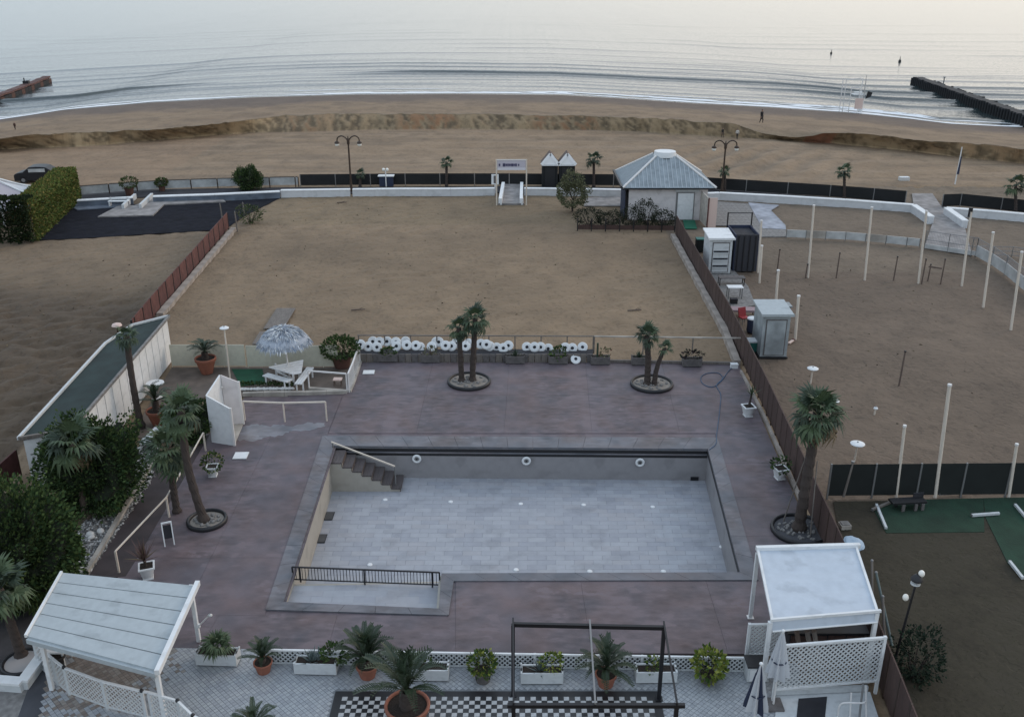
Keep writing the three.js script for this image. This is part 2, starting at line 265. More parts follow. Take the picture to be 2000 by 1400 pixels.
// ---------- sea ----------
{
  const RIP = dtex(512, (u, v) => grey(0.6 * fbm(u * 8, v * 24, 4, 101, 8) + 0.4 * vnoise(u * 40, v * 80, 103, 40)), false, 14);
  mat('water', [0.028, 0.042, 0.044], 0.16, { bumpMap: RIP, bumpScale: 0.05 });
  mat('foam', [0.78, 0.79, 0.80], 0.9);
  const ds = []; for (let d = -1.5; d < 70; d += 0.42) ds.push(d); { let d = 70, s = 0.45; while (d < 6000) { ds.push(d); d += s; s *= 1.022; if (d > 400) s *= 1.06; } }
  const xs = []; for (let x = -5600; x < -140; x += 420) xs.push(x); for (let x = -140; x <= 140; x += 1.1) xs.push(x); for (let x = 200; x < 5600; x += 420) xs.push(x);
  const wave = (x, d) => {
    const w = 5 * (fbm(x * 0.02, d * 0.012, 3, 111) - 0.5) + 0.7 * Math.sin(x * 0.045 + d * 0.02); let h = 0; const fade = sm(900, 120, d);
    const crest = (L, ph, A, sharp, s) => { const p = (d + w) / L + ph + 0.15 * vnoise(x * 0.013, s, s); const k = Math.floor(p), f = p - k; const a = A * sm(0.30, 0.72, vnoise(x * 0.020 + k * 17.3, k * 3.7, s)); return a * Math.pow(0.5 + 0.5 * Math.cos(2 * Math.PI * (f - 0.5)), sharp); };
    const near = sm(1, 7, d) * sm(75, 24, d);
    h += crest(10.5, 0.1, 0.44 * near, 16, 121) + crest(17, 0.4, 0.16 * sm(4, 20, d) * sm(420, 50, d), 6, 123) + crest(5.2, 0.2, 0.12 * sm(2, 9, d) * sm(110, 30, d), 3, 125) + crest(8.3, 0.55, 0.20 * sm(5, 14, d) * sm(95, 40, d), 11, 127);
    h += 0.085 * (fbm(x * 0.035, d * 0.16, 3, 131) - 0.5) * sm(8, 30, d) * sm(1800, 200, d); return h;
  };
  const pos = [], uv = [], idx = [];
  for (const x of xs) for (const d of ds) { const k = sm(1500, 60, d), zz = lerp(-150, zShore(clamp(x, -150, 150)), k) - d; pos.push(x, SEA + 0.02 + (Math.abs(x) < 141 ? wave(x, d) : 0), zz); uv.push(x, d); }
  const R = ds.length; for (let i = 0; i + 1 < xs.length; i++) for (let k = 0; k + 1 < R; k++) { const a = i * R + k; idx.push(a, a + R, a + 1, a + 1, a + R, a + R + 1); }
  const g = new THREE.BufferGeometry(); g.setAttribute('position', new THREE.Float32BufferAttribute(pos, 3)); g.setAttribute('uv', new THREE.Float32BufferAttribute(uv, 2)); g.setIndex(idx); g.computeVertexNormals();
  struct('sea', g, M.water, 'calm grey sea with low wave lines running along the beach');
  // foam: the swash line and short broken lines of small breakers
  const fp = [], ribbon = (d0, wd, s, thr, x0, x1) => {
    let prev = null; for (let x = x0; x <= x1; x += 0.5) {
      const n = fbm(x * 0.06, s, 3, s), m = fbm(x * 0.45, s, 3, s + 3), w = wd * sm(thr, thr + 0.22, n) * (0.45 + 1.1 * m);
      const c = d0 + 1.6 * (fbm(x * 0.045, s + 1, 3, s + 7) - 0.5) + 0.5 * (m - 0.5), y = (d) => SEA + 0.05 + wave(x, d) * 1.0, A = V(x, y(c), zShore(x) - c), B = V(x, y(c + w), zShore(x) - c - w);
      if (prev && w > 0.06) { const [p, q] = prev; fp.push(p.x, p.y, p.z, A.x, A.y, A.z, B.x, B.y, B.z, p.x, p.y, p.z, B.x, B.y, B.z, q.x, q.y, q.z); } prev = [A, B];
    }
  };
  ribbon(-0.5, 1.7, 201, 0.16, -110, 110); ribbon(2.2, 0.9, 207, 0.40, -110, 110); ribbon(6, 0.6, 211, 0.55, -100, 100); ribbon(3.6, 1.0, 215, 0.42, 20, 100);
  const f = mesh('sea_foam', tris(fp), M.foam); tag(f, 'thin white foam lines where the small waves meet the sand', null, null, 'structure');
}
// ---------- pool terrace ----------
const scuff = dtex(1024, (u, v) => {
  const a = 0.45 * fbm(u * 5, v * 5, 4, 301, 5) + 0.55 * fbm(u * 18, v * 18, 4, 302, 18), b = fbm(u * 24, v * 60, 3, 303, 0) , st = sm(0.60, 0.76, fbm(u * 16 + 3, v * 40, 4, 305, 0)), e = Math.min(1, 8 * Math.min(u, 1 - u, v, 1 - v));
  const k = 0.78 + 0.85 * (a - 0.5) + 0.5 * (b - 0.5) * e, w = 0.75 * st * e * sm(0.42, 0.62, a), h = 0.22 * (fbm(u * 11, v * 11, 4, 309, 11) - 0.5); return [k + w + h, k + w * 0.97, k + w * 1.0 - h * 0.6];
}, false, 9);
const deckMats = [[0.142, 0.112, 0.124], [0.147, 0.113, 0.122], [0.136, 0.110, 0.122]].map((c, i) => mat('deck' + i, c, 0.62, { map: scuff, bumpMap: T_fine, bumpScale: 0.003 }));
mat('coping', [0.172, 0.166, 0.180], 0.7, { map: scuff });
const deck = thing('pool_deck'); deck.userData.kind = 'structure'; deck.userData.label = 'stained brown stamped concrete terrace of large slabs around the empty pool';
function paveQuad(parent, name, q, nx, nz, mats, y0, y1, gap, h = 0) {
  const [A, B, C, D] = q.map(([x, y]) => at(x, y, h));
  const w = (A.distanceTo(B) + D.distanceTo(C)) / 2, l = (A.distanceTo(D) + B.distanceTo(C)) / 2, gu = gap / w, gv = gap / l;
  for (let i = 0; i < nx; i++) for (let j = 0; j < nz; j++) {
    const u0 = i / nx + gu / 2, u1 = (i + 1) / nx - gu / 2, v0 = j / nz + gv / 2, v1 = (j + 1) / nz - gv / 2;
    mesh(name, slab([bil(A, B, C, D, u0, v0), bil(A, B, C, D, u1, v0), bil(A, B, C, D, u1, v1), bil(A, B, C, D, u0, v1)], y0, y1), mats[Math.floor(hash(i, j, nx + nz) * mats.length)], parent);
  }
}
paveQuad(deck, 'slab', [[696, 708], [1442, 708], [1500, 846], [641, 846]], 5, 2, deckMats, -0.07, 0, 0.007);
paveQuad(deck, 'slab', [[478, 775], [667, 775], [640, 846], [425, 846]], 2, 1, deckMats, -0.07, 0, 0.007);
paveQuad(deck, 'slab', [[424, 846], [640, 846], [516, 1202], [195, 1202]], 2, 4, deckMats, -0.07, 0, 0.007);
paveQuad(deck, 'slab', [[1397, 846], [1500, 846], [1624, 1135], [1482, 1135]], 1, 4, deckMats, -0.07, 0, 0.007);
paveQuad(deck, 'slab', [[195, 1202], [890, 1202], [890, 1274], [140, 1262]], 3, 1, deckMats, -0.07, 0, 0.007);
paveQuad(deck, 'slab', [[890, 1135], [1624, 1135], [1690, 1278], [890, 1274]], 3, 1, deckMats, -0.07, 0, 0.007);
// darker ramp between the terrace railing and the gravel bed
struct('ramp', slab(pxs([[304, 905], [410, 846], [246, 1124], [168, 1132]]), -0.05, -0.012), mat('rampDark', [0.060, 0.045, 0.046], 0.8, { map: T_mottle }), 'dark brown sloping path between the gravel bed and the terrace railing');

mesh('deck_bed', slab(pxs([[560, 770], [690, 716], [1436, 716], [1480, 846], [1380, 862], [655, 862], [640, 900]]), -0.045, -0.022), M.deck0, deck); mesh('deck_bed', slab(pxs([[660, 845], [658, 865], [556, 1182], [480, 1206], [300, 1195], [440, 860]]), -0.045, -0.021), M.deck0, deck); mesh('deck_bed', slab(pxs([[400, 1215], [520, 1183], [868, 1195], [868, 1130], [1474, 1128], [1600, 1140], [1560, 1262], [400, 1250]]), -0.045, -0.0205), M.deck0, deck); mesh('deck_bed', slab(pxs([[1400, 856], [1480, 850], [1600, 1132], [1475, 1132]]), -0.045, -0.02), M.deck0, deck); mesh('deck_bed', slab(pxs([[228, 1128], [398, 846], [430, 846], [340, 1195], [190, 1200]]), -0.045, -0.0195), M.deck0, deck);
// ---------- the empty pool ----------
const pool = thing('swimming_pool', 'large empty swimming pool with grey tiled floor and beige walls', 'swimming pool');
mat('poolWall', [0.40, 0.37, 0.32], 0.6, { map: withRep(T_faint, 3) }); mat('poolWallGrey', [0.285, 0.275, 0.28], 0.6, { map: withRep(T_faint, 3) });
const liner = [[0.340, 0.352, 0.385], [0.362, 0.374, 0.405], [0.318, 0.330, 0.366], [0.350, 0.354, 0.380]].map((c, i) => mat('linerTile' + i, c, 0.55, { map: withRep(T_faint, 4) }));
{
  const [A, B, C, D, E_, F_] = POOL, DEP = 1.5, SH = 0.36, G = at(571, 1127).setY(0), W = (a, b, name, m, y0, y1, t = 0.08) => {          // wall panel just outside the edge a-b
    const c = V(0, 0, -30.5), n = V(b.z - a.z, 0, -(b.x - a.x)).normalize(); if (n.dot(a.clone().lerp(b, 0.5).sub(c)) < 0) n.negate(); n.multiplyScalar(t / 2); return mesh(name, wallPrism(a.clone().add(n), b.clone().add(n), y1, y1, t, y0), m, pool);
  };
  W(A, B, 'back_wall', M.poolWallGrey, -DEP - 0.05, -0.06); W(B, C, 'side_wall', M.poolWallGrey, -DEP - 0.05, -0.06); W(G, A, 'side_wall', M.poolWall, -DEP - 0.05, -0.06);
  W(C, D, 'front_wall', M.poolWall, -DEP - 0.05, -0.06); W(F_, G, 'side_wall', M.poolWall, -0.6, -0.06); W(E_, F_, 'front_wall', M.poolWall, -0.6, -0.06); W(D, E_, 'side_wall', M.poolWall, -0.6, -0.06);
  mesh('step_wall', wallPrism(V(G.x, 0, G.z), V(D.x, 0, D.z), -SH - 0.01, -SH - 0.01, 0.2, -DEP - 0.05), M.poolWall, pool);
  // floors: a mortar bed with tiles laid in running bond, the nearest as single pieces
  mesh('floor_bed', slab([A, B, C, V(G.x, 0, G.z)], -DEP - 0.08, -DEP - 0.012), mat('grout', [0.28, 0.285, 0.30], 0.9), pool);
  mesh('floor_bed', slab([V(G.x, 0, G.z), V(D.x, 0, D.z), E_, F_], -SH - 0.1, -SH - 0.012), M.grout, pool);
  const cand = [], lay = (q, h, nu, nv) => { for (let j = 0; j < nv; j++) for (let i = 0; i <= nu; i++) { const o = j % 2 ? 0.5 : 0, u0 = clamp((i - o) / nu), u1 = clamp((i + 1 - o) / nu); if (u1 - u0 < 1e-4) continue; const w = 0.0004, gv = 0.004 / 11; cand.push({ g: slab([bil(...q, u0 + w, j / nv + gv), bil(...q, u1 - w, j / nv + gv), bil(...q, u1 - w, (j + 1) / nv - gv), bil(...q, u0 + w, (j + 1) / nv - gv)], h - 0.012, h - 0.004 * hash(i, j, 9)), z: bil(...q, u0, j / nv).z, m: Math.floor(hash(i, j, 3) * 4) }); } };
  lay([A, B, C, V(G.x, 0, G.z)], -DEP, 22, 30); lay([V(G.x, 0, G.z), V(D.x, 0, D.z), E_, F_], -SH, 7, 5);
  cand.sort((a, b) => b.z - a.z); const rest = [[], [], [], []];
  cand.forEach((c, i) => { if (i < 296) mesh('floor_tile', c.g, liner[c.m], pool); else rest[c.m].push(c.g); });
  rest.forEach((l, i) => { if (l.length) mesh('floor_tiles', merge(l), liner[i], pool).userData.kind = 'stuff'; });
  // overflow gutter along the back: two dark slots and a lip
  const bx = (a, b, y0, y1, t, m, name, off) => mesh(name, wallPrism(a.clone().add(V(0, 0, off)), b.clone().add(V(0, 0, off)), y1, y1, t, y0), m, pool);
  bx(A, B, -0.21, -0.07, 0.02, M.black, 'gutter_slot', 0.012); bx(A, B, -0.27, -0.21, 0.06, M.coping, 'gutter_lip', 0.03); bx(A, B, -0.40, -0.27, 0.02, M.black, 'gutter_slot', 0.013);
  { const o = V(-0.012, 0, 0); mesh('gutter_slot', wallPrism(B.clone().add(o), C.clone().add(o), -0.07, -0.07, 0.02, -0.2), M.black, pool); mesh('gutter_slot', wallPrism(G.clone().sub(o), A.clone().sub(o), -0.07, -0.07, 0.02, -0.17), M.black, pool); mesh('gutter_slot', wallPrism(F_.clone().sub(o), G.clone().sub(o), -0.07, -0.07, 0.02, -0.15), M.black, pool); }
  // coping stones
  const out = pxs([[630, 852], [1402, 856], [1482, 1134], [886, 1136], [876, 1203], [518, 1192]]), inn = POOL;
  for (let e = 0; e < 6; e++) {
    const a = inn[e], b = inn[(e + 1) % 6], c = out[(e + 1) % 6], d = out[e], n = Math.max(1, Math.round(a.distanceTo(b) / 1.1));
    for (let i = 0; i < n; i++) { const g = 0.006 / a.distanceTo(b), u0 = i / n + g, u1 = (i + 1) / n - g; const y = 0.035 + 0.004 * hash(i, e, 2); mesh('coping_stone', slab([a.clone().lerp(b, u0), a.clone().lerp(b, u1), d.clone().lerp(c, u1), d.clone().lerp(c, u0)], -0.06, y), M.coping, pool); }
  }
  // round white fittings on the back wall, grates and floor inlets
  const zAt = (x) => lerp(A.z, B.z, (x - A.x) / (B.x - A.x)) + 0.03;
  for (const [x, y] of [[814, 895], [1028, 899], [1250, 902]]) { const zb = zAt(atZ(x, y, A.z).x), p = atZ(x, y, zb), r = mesh('pool_light', new THREE.TorusGeometry(0.15, 0.055, 10, 28), M.white, pool); r.position.set(p.x, p.y, zb + 0.05); const l = mesh('lens', new THREE.CylinderGeometry(0.11, 0.11, 0.05, 20).rotateX(Math.PI / 2), M.greyMetal, r); l.position.z = 0.0; const k = mesh('hub', new THREE.CylinderGeometry(0.035, 0.035, 0.08, 12).rotateX(Math.PI / 2), M.black, r); k.position.z = 0.01; }
  for (const [x, y] of [[752, 976], [880, 980], [1017, 984], [1140, 986], [1275, 990], [722, 1103], [1008, 1113], [1152, 1116], [1296, 1116], [1410, 1068]]) { const p = at(x, y, -DEP); const m = mesh('floor_inlet', lathe([[0.10, 0], [0.095, 0.02], [0.06, 0.035], [0, 0.035]], 16), M.white, pool); m.position.copy(p); }
  for (const [x, y] of [[643, 1008], [628, 1052]]) { const p = at(x, y, -DEP + 0.01), m = mesh('drain_grate', box(0.34, 0.02, 0.6), M.blackMetal, pool); m.position.copy(p); for (let k = -3; k <= 3; k++) { const s = mesh('bar', box(0.3, 0.012, 0.03, 0, 0.02, k * 0.08), M.greyMetal, m); } }
  { const zb = zAt(atZ(1356, 943, A.z).x), p = atZ(1356, 943, zb), m = mesh('wall_grate', box(0.34, 0.16, 0.03), M.blackMetal, pool); m.position.set(p.x, -DEP + 0.03, zb + 0.03); }
}
// stairs down into the deep corner
{
  const [A] = POOL, t = thing('pool_stairs', 'dark wooden stairs with a pale handrail down into the back left pool corner', 'stairs', V(A.x, 0, A.z));
  const n = 7, run = 0.40, rise = 1.42 / n, dep = 1.15; const L0 = 0.35;
  for (let i = 0; i < n; i++) {
    const x = L0 + i * run, y = -0.12 - i * rise; mesh('tread', box(run * (i ? 1.02 : 1.9), 0.05, dep, x - (i ? 0 : 0.2), y - 0.05, 0.10 + dep / 2), M.stairWood, t);
    mesh('riser', box(0.03, rise - 0.05, dep, x + run / 2 - 0.02, y - rise, 0.10 + dep / 2), M.oldWood, t);
  }
  const side = new THREE.Shape(); side.moveTo(0, -0.17); side.lineTo(L0 + run * 0.5, -0.17); for (let i = 1; i < n; i++) { side.lineTo(L0 + (i - 0.5) * run, -0.17 - i * rise); side.lineTo(L0 + (i + 0.5) * run, -0.17 - i * rise); } side.lineTo(L0 + (n - 0.5) * run, -1.5); side.lineTo(0, -1.5); side.closePath();
  const sg = new THREE.ExtrudeGeometry(side, { depth: 0.06, bevelEnabled: false }); sg.translate(0, 0, dep + 0.02); mesh('stringer_wall', sg, M.poolWall, t);
  const h0 = V(0.12, 0.62, dep - 0.25), h1 = V(L0 + (n - 1.1) * run, -1.18 + 0.75, dep + 0.03);
  mesh('handrail', beam(V(-0.08, 0.28, 0.12), V(h1.x, h1.y, h1.z - 0.2), 0.05, 0.06), M.creamPole, t); mesh('post', bar(V(h1.x, h1.y, h1.z - 0.2), V(h1.x, -1.45, h1.z - 0.2), 0.03), M.greyMetal, t); mesh('post', bar(V(-0.02, 0.25, 0.14), V(-0.02, -0.1, 0.14), 0.03), M.greyMetal, t);
}
// black railing on the step to the shallow part
{
  const a = at(573, 1136, -0.36), b = at(859, 1147, -0.36), t = thing('pool_railing', 'black metal railing across the pool in front of the shallow step', 'railing', a), d = b.clone().sub(a), H = 0.60, P = (u, y) => V(d.x * u, y, d.z * u);
  mesh('top_rail', beam(P(0, H), P(1, H), 0.05, 0.04), M.blackMetal, t); mesh('bottom_rail', beam(P(0, 0.1), P(1, 0.1), 0.04, 0.03), M.blackMetal, t);
  for (const u of [0.0, 0.05, 0.49, 0.95, 1.0]) mesh('post', beam(P(u, 0), P(u, H), 0.05, 0.05), M.blackMetal, t);
  for (let i = 1; i < 46; i++) mesh('baluster', bar(P(i / 46, 0.11), P(i / 46, H), 0.012, 0.012, 6), M.blackMetal, t);
}
// hatch covers, hose, wet patch
for (const [x, y, w, l, lab] of [[720, 728, 0.62, 0.5, 'white square hatch cover on the terrace near the back corner railing'], [470, 891, 0.62, 0.62, 'white square hatch cover on the terrace in front of the shower walls']]) { const p = at(x, y), t = thing('hatch_cover', lab, 'hatch cover', p, 0.04, 'white hatch covers set in the terrace'); mesh('frame', box(w, 0.02, l, 0, 0.001), M.greyMetal, t); mesh('lid', box(w - 0.05, 0.035, l - 0.05, 0, 0.021), M.white, t); }
struct('wet_patch', slab(pxs((() => { const r = rngOf(5), c = [[462, 838], [478, 832], [500, 829], [522, 833], [548, 829], [572, 832], [600, 826], [628, 827], [638, 831], [618, 836], [596, 842], [566, 843], [549, 851], [520, 854], [498, 862], [476, 860], [462, 861]], o = []; c.forEach((p, i) => { const q = c[(i + 1) % c.length]; for (let k = 0; k < 4; k++) o.push([p[0] + (q[0] - p[0]) * k / 4 + (r() - 0.5) * 7, p[1] + (q[1] - p[1]) * k / 4 + (r() - 0.5) * 3.4]); }); return o; })()), 0.003, 0.006), mat('wet', [0.19, 0.185, 0.205], 0.3, { map: scuff }), 'pale wet patch on the terrace beside the shower');
{ const P = [[1386, 878, .05], [1398, 868, .05], [1400, 850, .02], [1404, 820, .02], [1407, 792, .02], [1408, 770, .02], [1400, 752, .02], [1412, 738, .02], [1402, 728, .02], [1382, 729, .02], [1370, 736, .02], [1374, 750, .02], [1390, 756, .02], [1405, 748, .02], [1426, 722, .02], [1440, 712, .02]].map(([x, y, h]) => at(x, y, h)); const h = mesh('garden_hose', tube(P, 0.02, 120, 6), M.blueHose); tag(h, 'thin blue hose lying on the terrace from the pool corner to the fence', 'hose'); }
{ const p = at(1434, 718), t = thing('junction_box', 'small white box on the terrace corner below the brown fence', 'box', p); mesh('body', box(0.36, 0.2, 0.26), M.white, t); mesh('lid', box(0.38, 0.03, 0.28, 0, 0.2), M.white, t); }
// ---------- plants ----------
function fanLeaf(seed, droop) {                        // a fan palm leaf: stalk along +z, ragged fan at its end
  const r = rngOf(seed), pos = [], st = 0.42, n = 15;
  const q = (a, b, c, d) => pos.push(...a, ...b, ...c, ...a, ...c, ...d);
  q([-0.012, 0, 0], [0.012, 0, 0], [0.009, 0.04, st], [-0.009, 0.04, st]);
  for (let i = 0; i < n; i++) {
    const a = (i / (n - 1) - 0.5) * 3.7 + (r() - 0.5) * 0.1, L = 0.58 * (0.78 + 0.22 * Math.cos(a)) * (0.8 + 0.3 * r()), w = 0.052, dx = Math.sin(a), dz = Math.cos(a), px = dz, pz = -dx, y0 = 0.04, ym = 0.05 + 0.05 * r(), y1 = 0.02 - droop * L * (0.5 + 0.6 * r());
    const m = [dx * L * 0.62, ym, st + dz * L * 0.62], e = [dx * L, y1, st + dz * L];
    pos.push(0, y0, st, m[0] + px * w, m[1] - 0.02, m[2] + pz * w, m[0], m[1], m[2], 0, y0, st, m[0], m[1], m[2], m[0] - px * w, m[1] - 0.02, m[2] - pz * w);
    pos.push(m[0] + px * w, m[1] - 0.02, m[2] + pz * w, ...e, ...m, ...m, ...e, m[0] - px * w, m[1] - 0.02, m[2] - pz * w);
  }
  return tris(pos);
}
function featherLeaf(seed, arch, n = 20) {             // a cycad leaf of length 1 arching along +z
  const r = rngOf(seed), pos = [], P = (t) => [0, Math.sin(t * 1.5) * arch * 0.55 - t * t * t * arch * 0.55, t * (1 - 0.12 * arch * t)];
  for (let i = 0; i < 6; i++) { const a = P(i / 6), b = P((i + 1) / 6), w = 0.014 * (1 - i / 7); pos.push(-w, a[1], a[2], w, a[1], a[2], w, b[1], b[2], -w, a[1], a[2], w, b[1], b[2], -w, b[1], b[2]); }
  for (let i = 0; i < n; i++) for (const s of [-1, 1]) {
    const t = 0.14 + 0.86 * i / n, c = P(t), L = 0.125 * Math.pow(Math.sin(Math.PI * (0.12 + 0.8 * t)), 0.7) * (0.9 + 0.2 * r()), w = 0.024, ez = c[2] + L * 0.8, ex = s * L * 0.85, ey = c[1] + 0.05 * L + 0.02 - 0.12 * L * r();
    pos.push(0, c[1], c[2] - w, 0, c[1], c[2] + w, ex, ey, ez, s * L * 0.45, c[1] + L * 0.18, c[2] + L * 0.30 - w, s * L * 0.45, c[1] + L * 0.16, c[2] + L * 0.30 + w * 1.5, ex, ey, ez);
  }
  return tris(pos);
}
const FAN = [fanLeaf(1, 0.25), fanLeaf(2, 0.5), fanLeaf(3, 0.8)], FEATHER = [featherLeaf(11, 0.7), featherLeaf(12, 1.0), featherLeaf(13, 0.45)];
function frondAt(parent, geo, mt, p, az, el, size, roll = 0) { const m = mesh('frond', geo, mt, parent); m.position.copy(p); m.rotation.order = 'YXZ'; m.rotation.set(-el, az, roll); m.scale.setScalar(size); return m; }
// trunk with old leaf bases
function trunkGeo(a, b, r0, r1, bend = 0, seed = 1, lumpy = 0.12) {
  const n = 22, k = 10, pos = [], P = [], r = rngOf(seed), side = V(b.z - a.z, 0, -(b.x - a.x)); if (side.length() < 0.05) side.set(1, 0, 0); side.normalize();
  for (let i = 0; i <= n; i++) { const t = i / n, c = a.clone().lerp(b, t); c.x += Math.sin(t * Math.PI) * bend; const R = lerp(r0, r1, Math.pow(t, 0.7)) * (1 + (t < 0.06 ? 0.3 : 0)) * (1 + lumpy * (i % 2 ? 0.5 : -0.5)); const ring = []; for (let j = 0; j < k; j++) { const an = (j + (i % 2) * 0.5) / k * 6.2832, q = R * (1 + lumpy * (r() - 0.5)); ring.push([c.x + Math.cos(an) * q, c.y, c.z + Math.sin(an) * q]); } P.push(ring); }
  for (let i = 0; i < n; i++) for (let j = 0; j < k; j++) { const A = P[i][j], B = P[i][(j + 1) % k], C = P[i + 1][(j + 1) % k], D = P[i + 1][j]; pos.push(...A, ...D, ...C, ...A, ...C, ...B); }
  return tris(pos);
}
function fanPalm(label, base, top, o = {}) {           // base and top in the world
  const t = thing(o.name || 'fan_palm', label, 'palm tree', base, 0, o.group), r = rngOf(o.seed || 5), R = o.r || 1, T = top.clone().sub(base);
  mesh('trunk', trunkGeo(V(0, -0.05, 0), T, o.r0 || 0.16, o.r1 || 0.13, o.bend || 0, o.seed || 3), o.pale ? M.trunkPale : M.trunk, t);
  const n = o.n || 26; for (let i = 0; i < n; i++) { const f = (i + 0.5) / n, el = lerp(o.el1 ?? 1.35, o.el0 ?? -0.75, Math.pow(f, 0.85)), dry = f > 0.9 && o.dry; frondAt(t, FAN[f < 0.4 ? 0 : f < 0.75 ? 1 : 2], dry ? M.frondDry : [M.frond, M.frond2, M.frond3][Math.floor(r() * 3)], T.clone().add(V(0, -f * 0.22 * R, 0)), i * 2.39996 + r() * 0.5 + (o.az || 0), el + (r() - 0.5) * 0.25, R * (0.82 + 0.32 * r()), (r() - 0.5) * 0.5); }
  return t;
}
function feathers(t, p, n, R, o = {}) { const r = rngOf(o.seed || 7); for (let i = 0; i < n; i++) { const f = (i + 0.5) / n, el = lerp(o.el1 ?? 1.25, o.el0 ?? -0.1, Math.pow(f, 0.8)); frondAt(t, FEATHER[i % 3], r() < 0.6 ? M.sago : M.sago2, p, i * 2.39996 + r() * 0.3, el + (r() - 0.5) * 0.15, R * (0.8 + 0.3 * r()), (r() - 0.5) * 0.4); } }
// a terracotta pot and its soil as parts
function pot(t, R, H, m, foot = 0.68) { mesh('pot', lathe([[R * foot, 0], [R * foot * 1.03, H * 0.04], [R * 0.94, H * 0.80], [R * 1.02, H * 0.81], [R * 1.04, H * 0.97], [R * 0.99, H], [R * 0.90, H * 0.98], [R * 0.88, H * 0.86]], 28), m, t); mesh('soil', new THREE.CylinderGeometry(R * 0.885, R * 0.885, 0.04, 24).translate(0, H * 0.88, 0), M.soil, t); }
function sagoPot(label, p, o) { const t = thing('potted_cycad', label, 'potted palm', p, 0, o.group); pot(t, o.R, o.H, o.m || M.terracotta, o.foot); mesh('stem', trunkGeo(V(0, o.H * 0.85, 0), V(0, o.H * 0.85 + o.s, 0), o.R * 0.33, o.R * 0.28, 0, 4, 0.25), M.trunk, t); feathers(t, V(0, o.H * 0.85 + o.s, 0), o.n || 34, o.L, { seed: o.seed || 9, el0: o.el0, el1: o.el1 }); return t; }
// leafy mass: leaf-sized faces through a volume, in clumps
const LEAF = tris([0, 0, 0, 0.32, 0.06, 0.45, 0, 0.02, 1, 0, 0, 0, 0, 0.02, 1, -0.32, 0.06, 0.45]);
function foliage(parent, n, size, cols, pick, seed = 3, nm = 'foliage', geo = LEAF) {
  const im = new THREE.InstancedMesh(geo, M.leaf, n), r = rngOf(seed), m = new THREE.Matrix4(), q = new THREE.Quaternion(), c = new THREE.Color(), s = V(1, 1, 1);
  for (let i = 0; i < n; i++) { const { p, dir } = pick(r, i); const d = V(dir.x + (r() - 0.5) * 1.3, dir.y + (r() - 0.35) * 1.3, dir.z + (r() - 0.5) * 1.3).normalize(); q.setFromUnitVectors(V(0, 0, 1), d); q.multiply(new THREE.Quaternion().setFromAxisAngle(V(0, 0, 1), r() * 6.28)); const z = size * (0.6 + 0.8 * r()); s.set(z, z, z); m.compose(p, q, s); im.setMatrixAt(i, m); const k = cols[Math.floor(r() * cols.length)], b = 0.75 + 0.5 * r(); c.setRGB(k[0] * b, k[1] * b, k[2] * b); im.setColorAt(i, c); }
  im.name = nm; shade(im); parent.add(im); im.userData.kind = 'stuff'; return im;
}
const blob = (cx, cy, cz, rx, ry, rz, lump = 0.3, freq = 1.6, sd = 1) => (r) => {            // points near the lumpy surface of an ellipsoid
  let d = V(r() - 0.5, r() - 0.5, r() - 0.5); while (d.lengthSq() > 0.25 || d.lengthSq() < 1e-4) d.set(r() - 0.5, r() - 0.5, r() - 0.5); d.normalize();
  const nn = fbm(d.x * freq + 9 + sd, d.y * freq + d.z * freq * 0.7 + 5, 3, 401 + sd), k = (1 + lump * (nn - 0.5) * 2.4) * (0.70 + 0.32 * Math.sqrt(r()));
  return { p: V(cx + d.x * rx * k, Math.max(0.02, cy + d.y * ry * k), cz + d.z * rz * k), dir: d };
};
const GREENS = [[0.036, 0.062, 0.022], [0.052, 0.086, 0.028], [0.026, 0.046, 0.018], [0.070, 0.100, 0.032]], DARKG = [[0.030, 0.056, 0.020], [0.046, 0.078, 0.026], [0.019, 0.036, 0.014], [0.068, 0.100, 0.032]], LIME = [[0.17, 0.20, 0.035], [0.11, 0.15, 0.03], [0.06, 0.10, 0.025], [0.24, 0.25, 0.06]], OLIVE = [[0.115, 0.120, 0.066], [0.085, 0.095, 0.052], [0.15, 0.15, 0.085]], HEDGE = [[0.098, 0.135, 0.034], [0.145, 0.165, 0.042], [0.056, 0.085, 0.025], [0.18, 0.145, 0.046]];
function core(parent, r, cx, cy, cz, k = 0.72) { const g = new THREE.IcosahedronGeometry(1, 2); g.scale(r[0] * k, r[1] * k, r[2] * k); g.translate(cx, cy, cz); return g; }
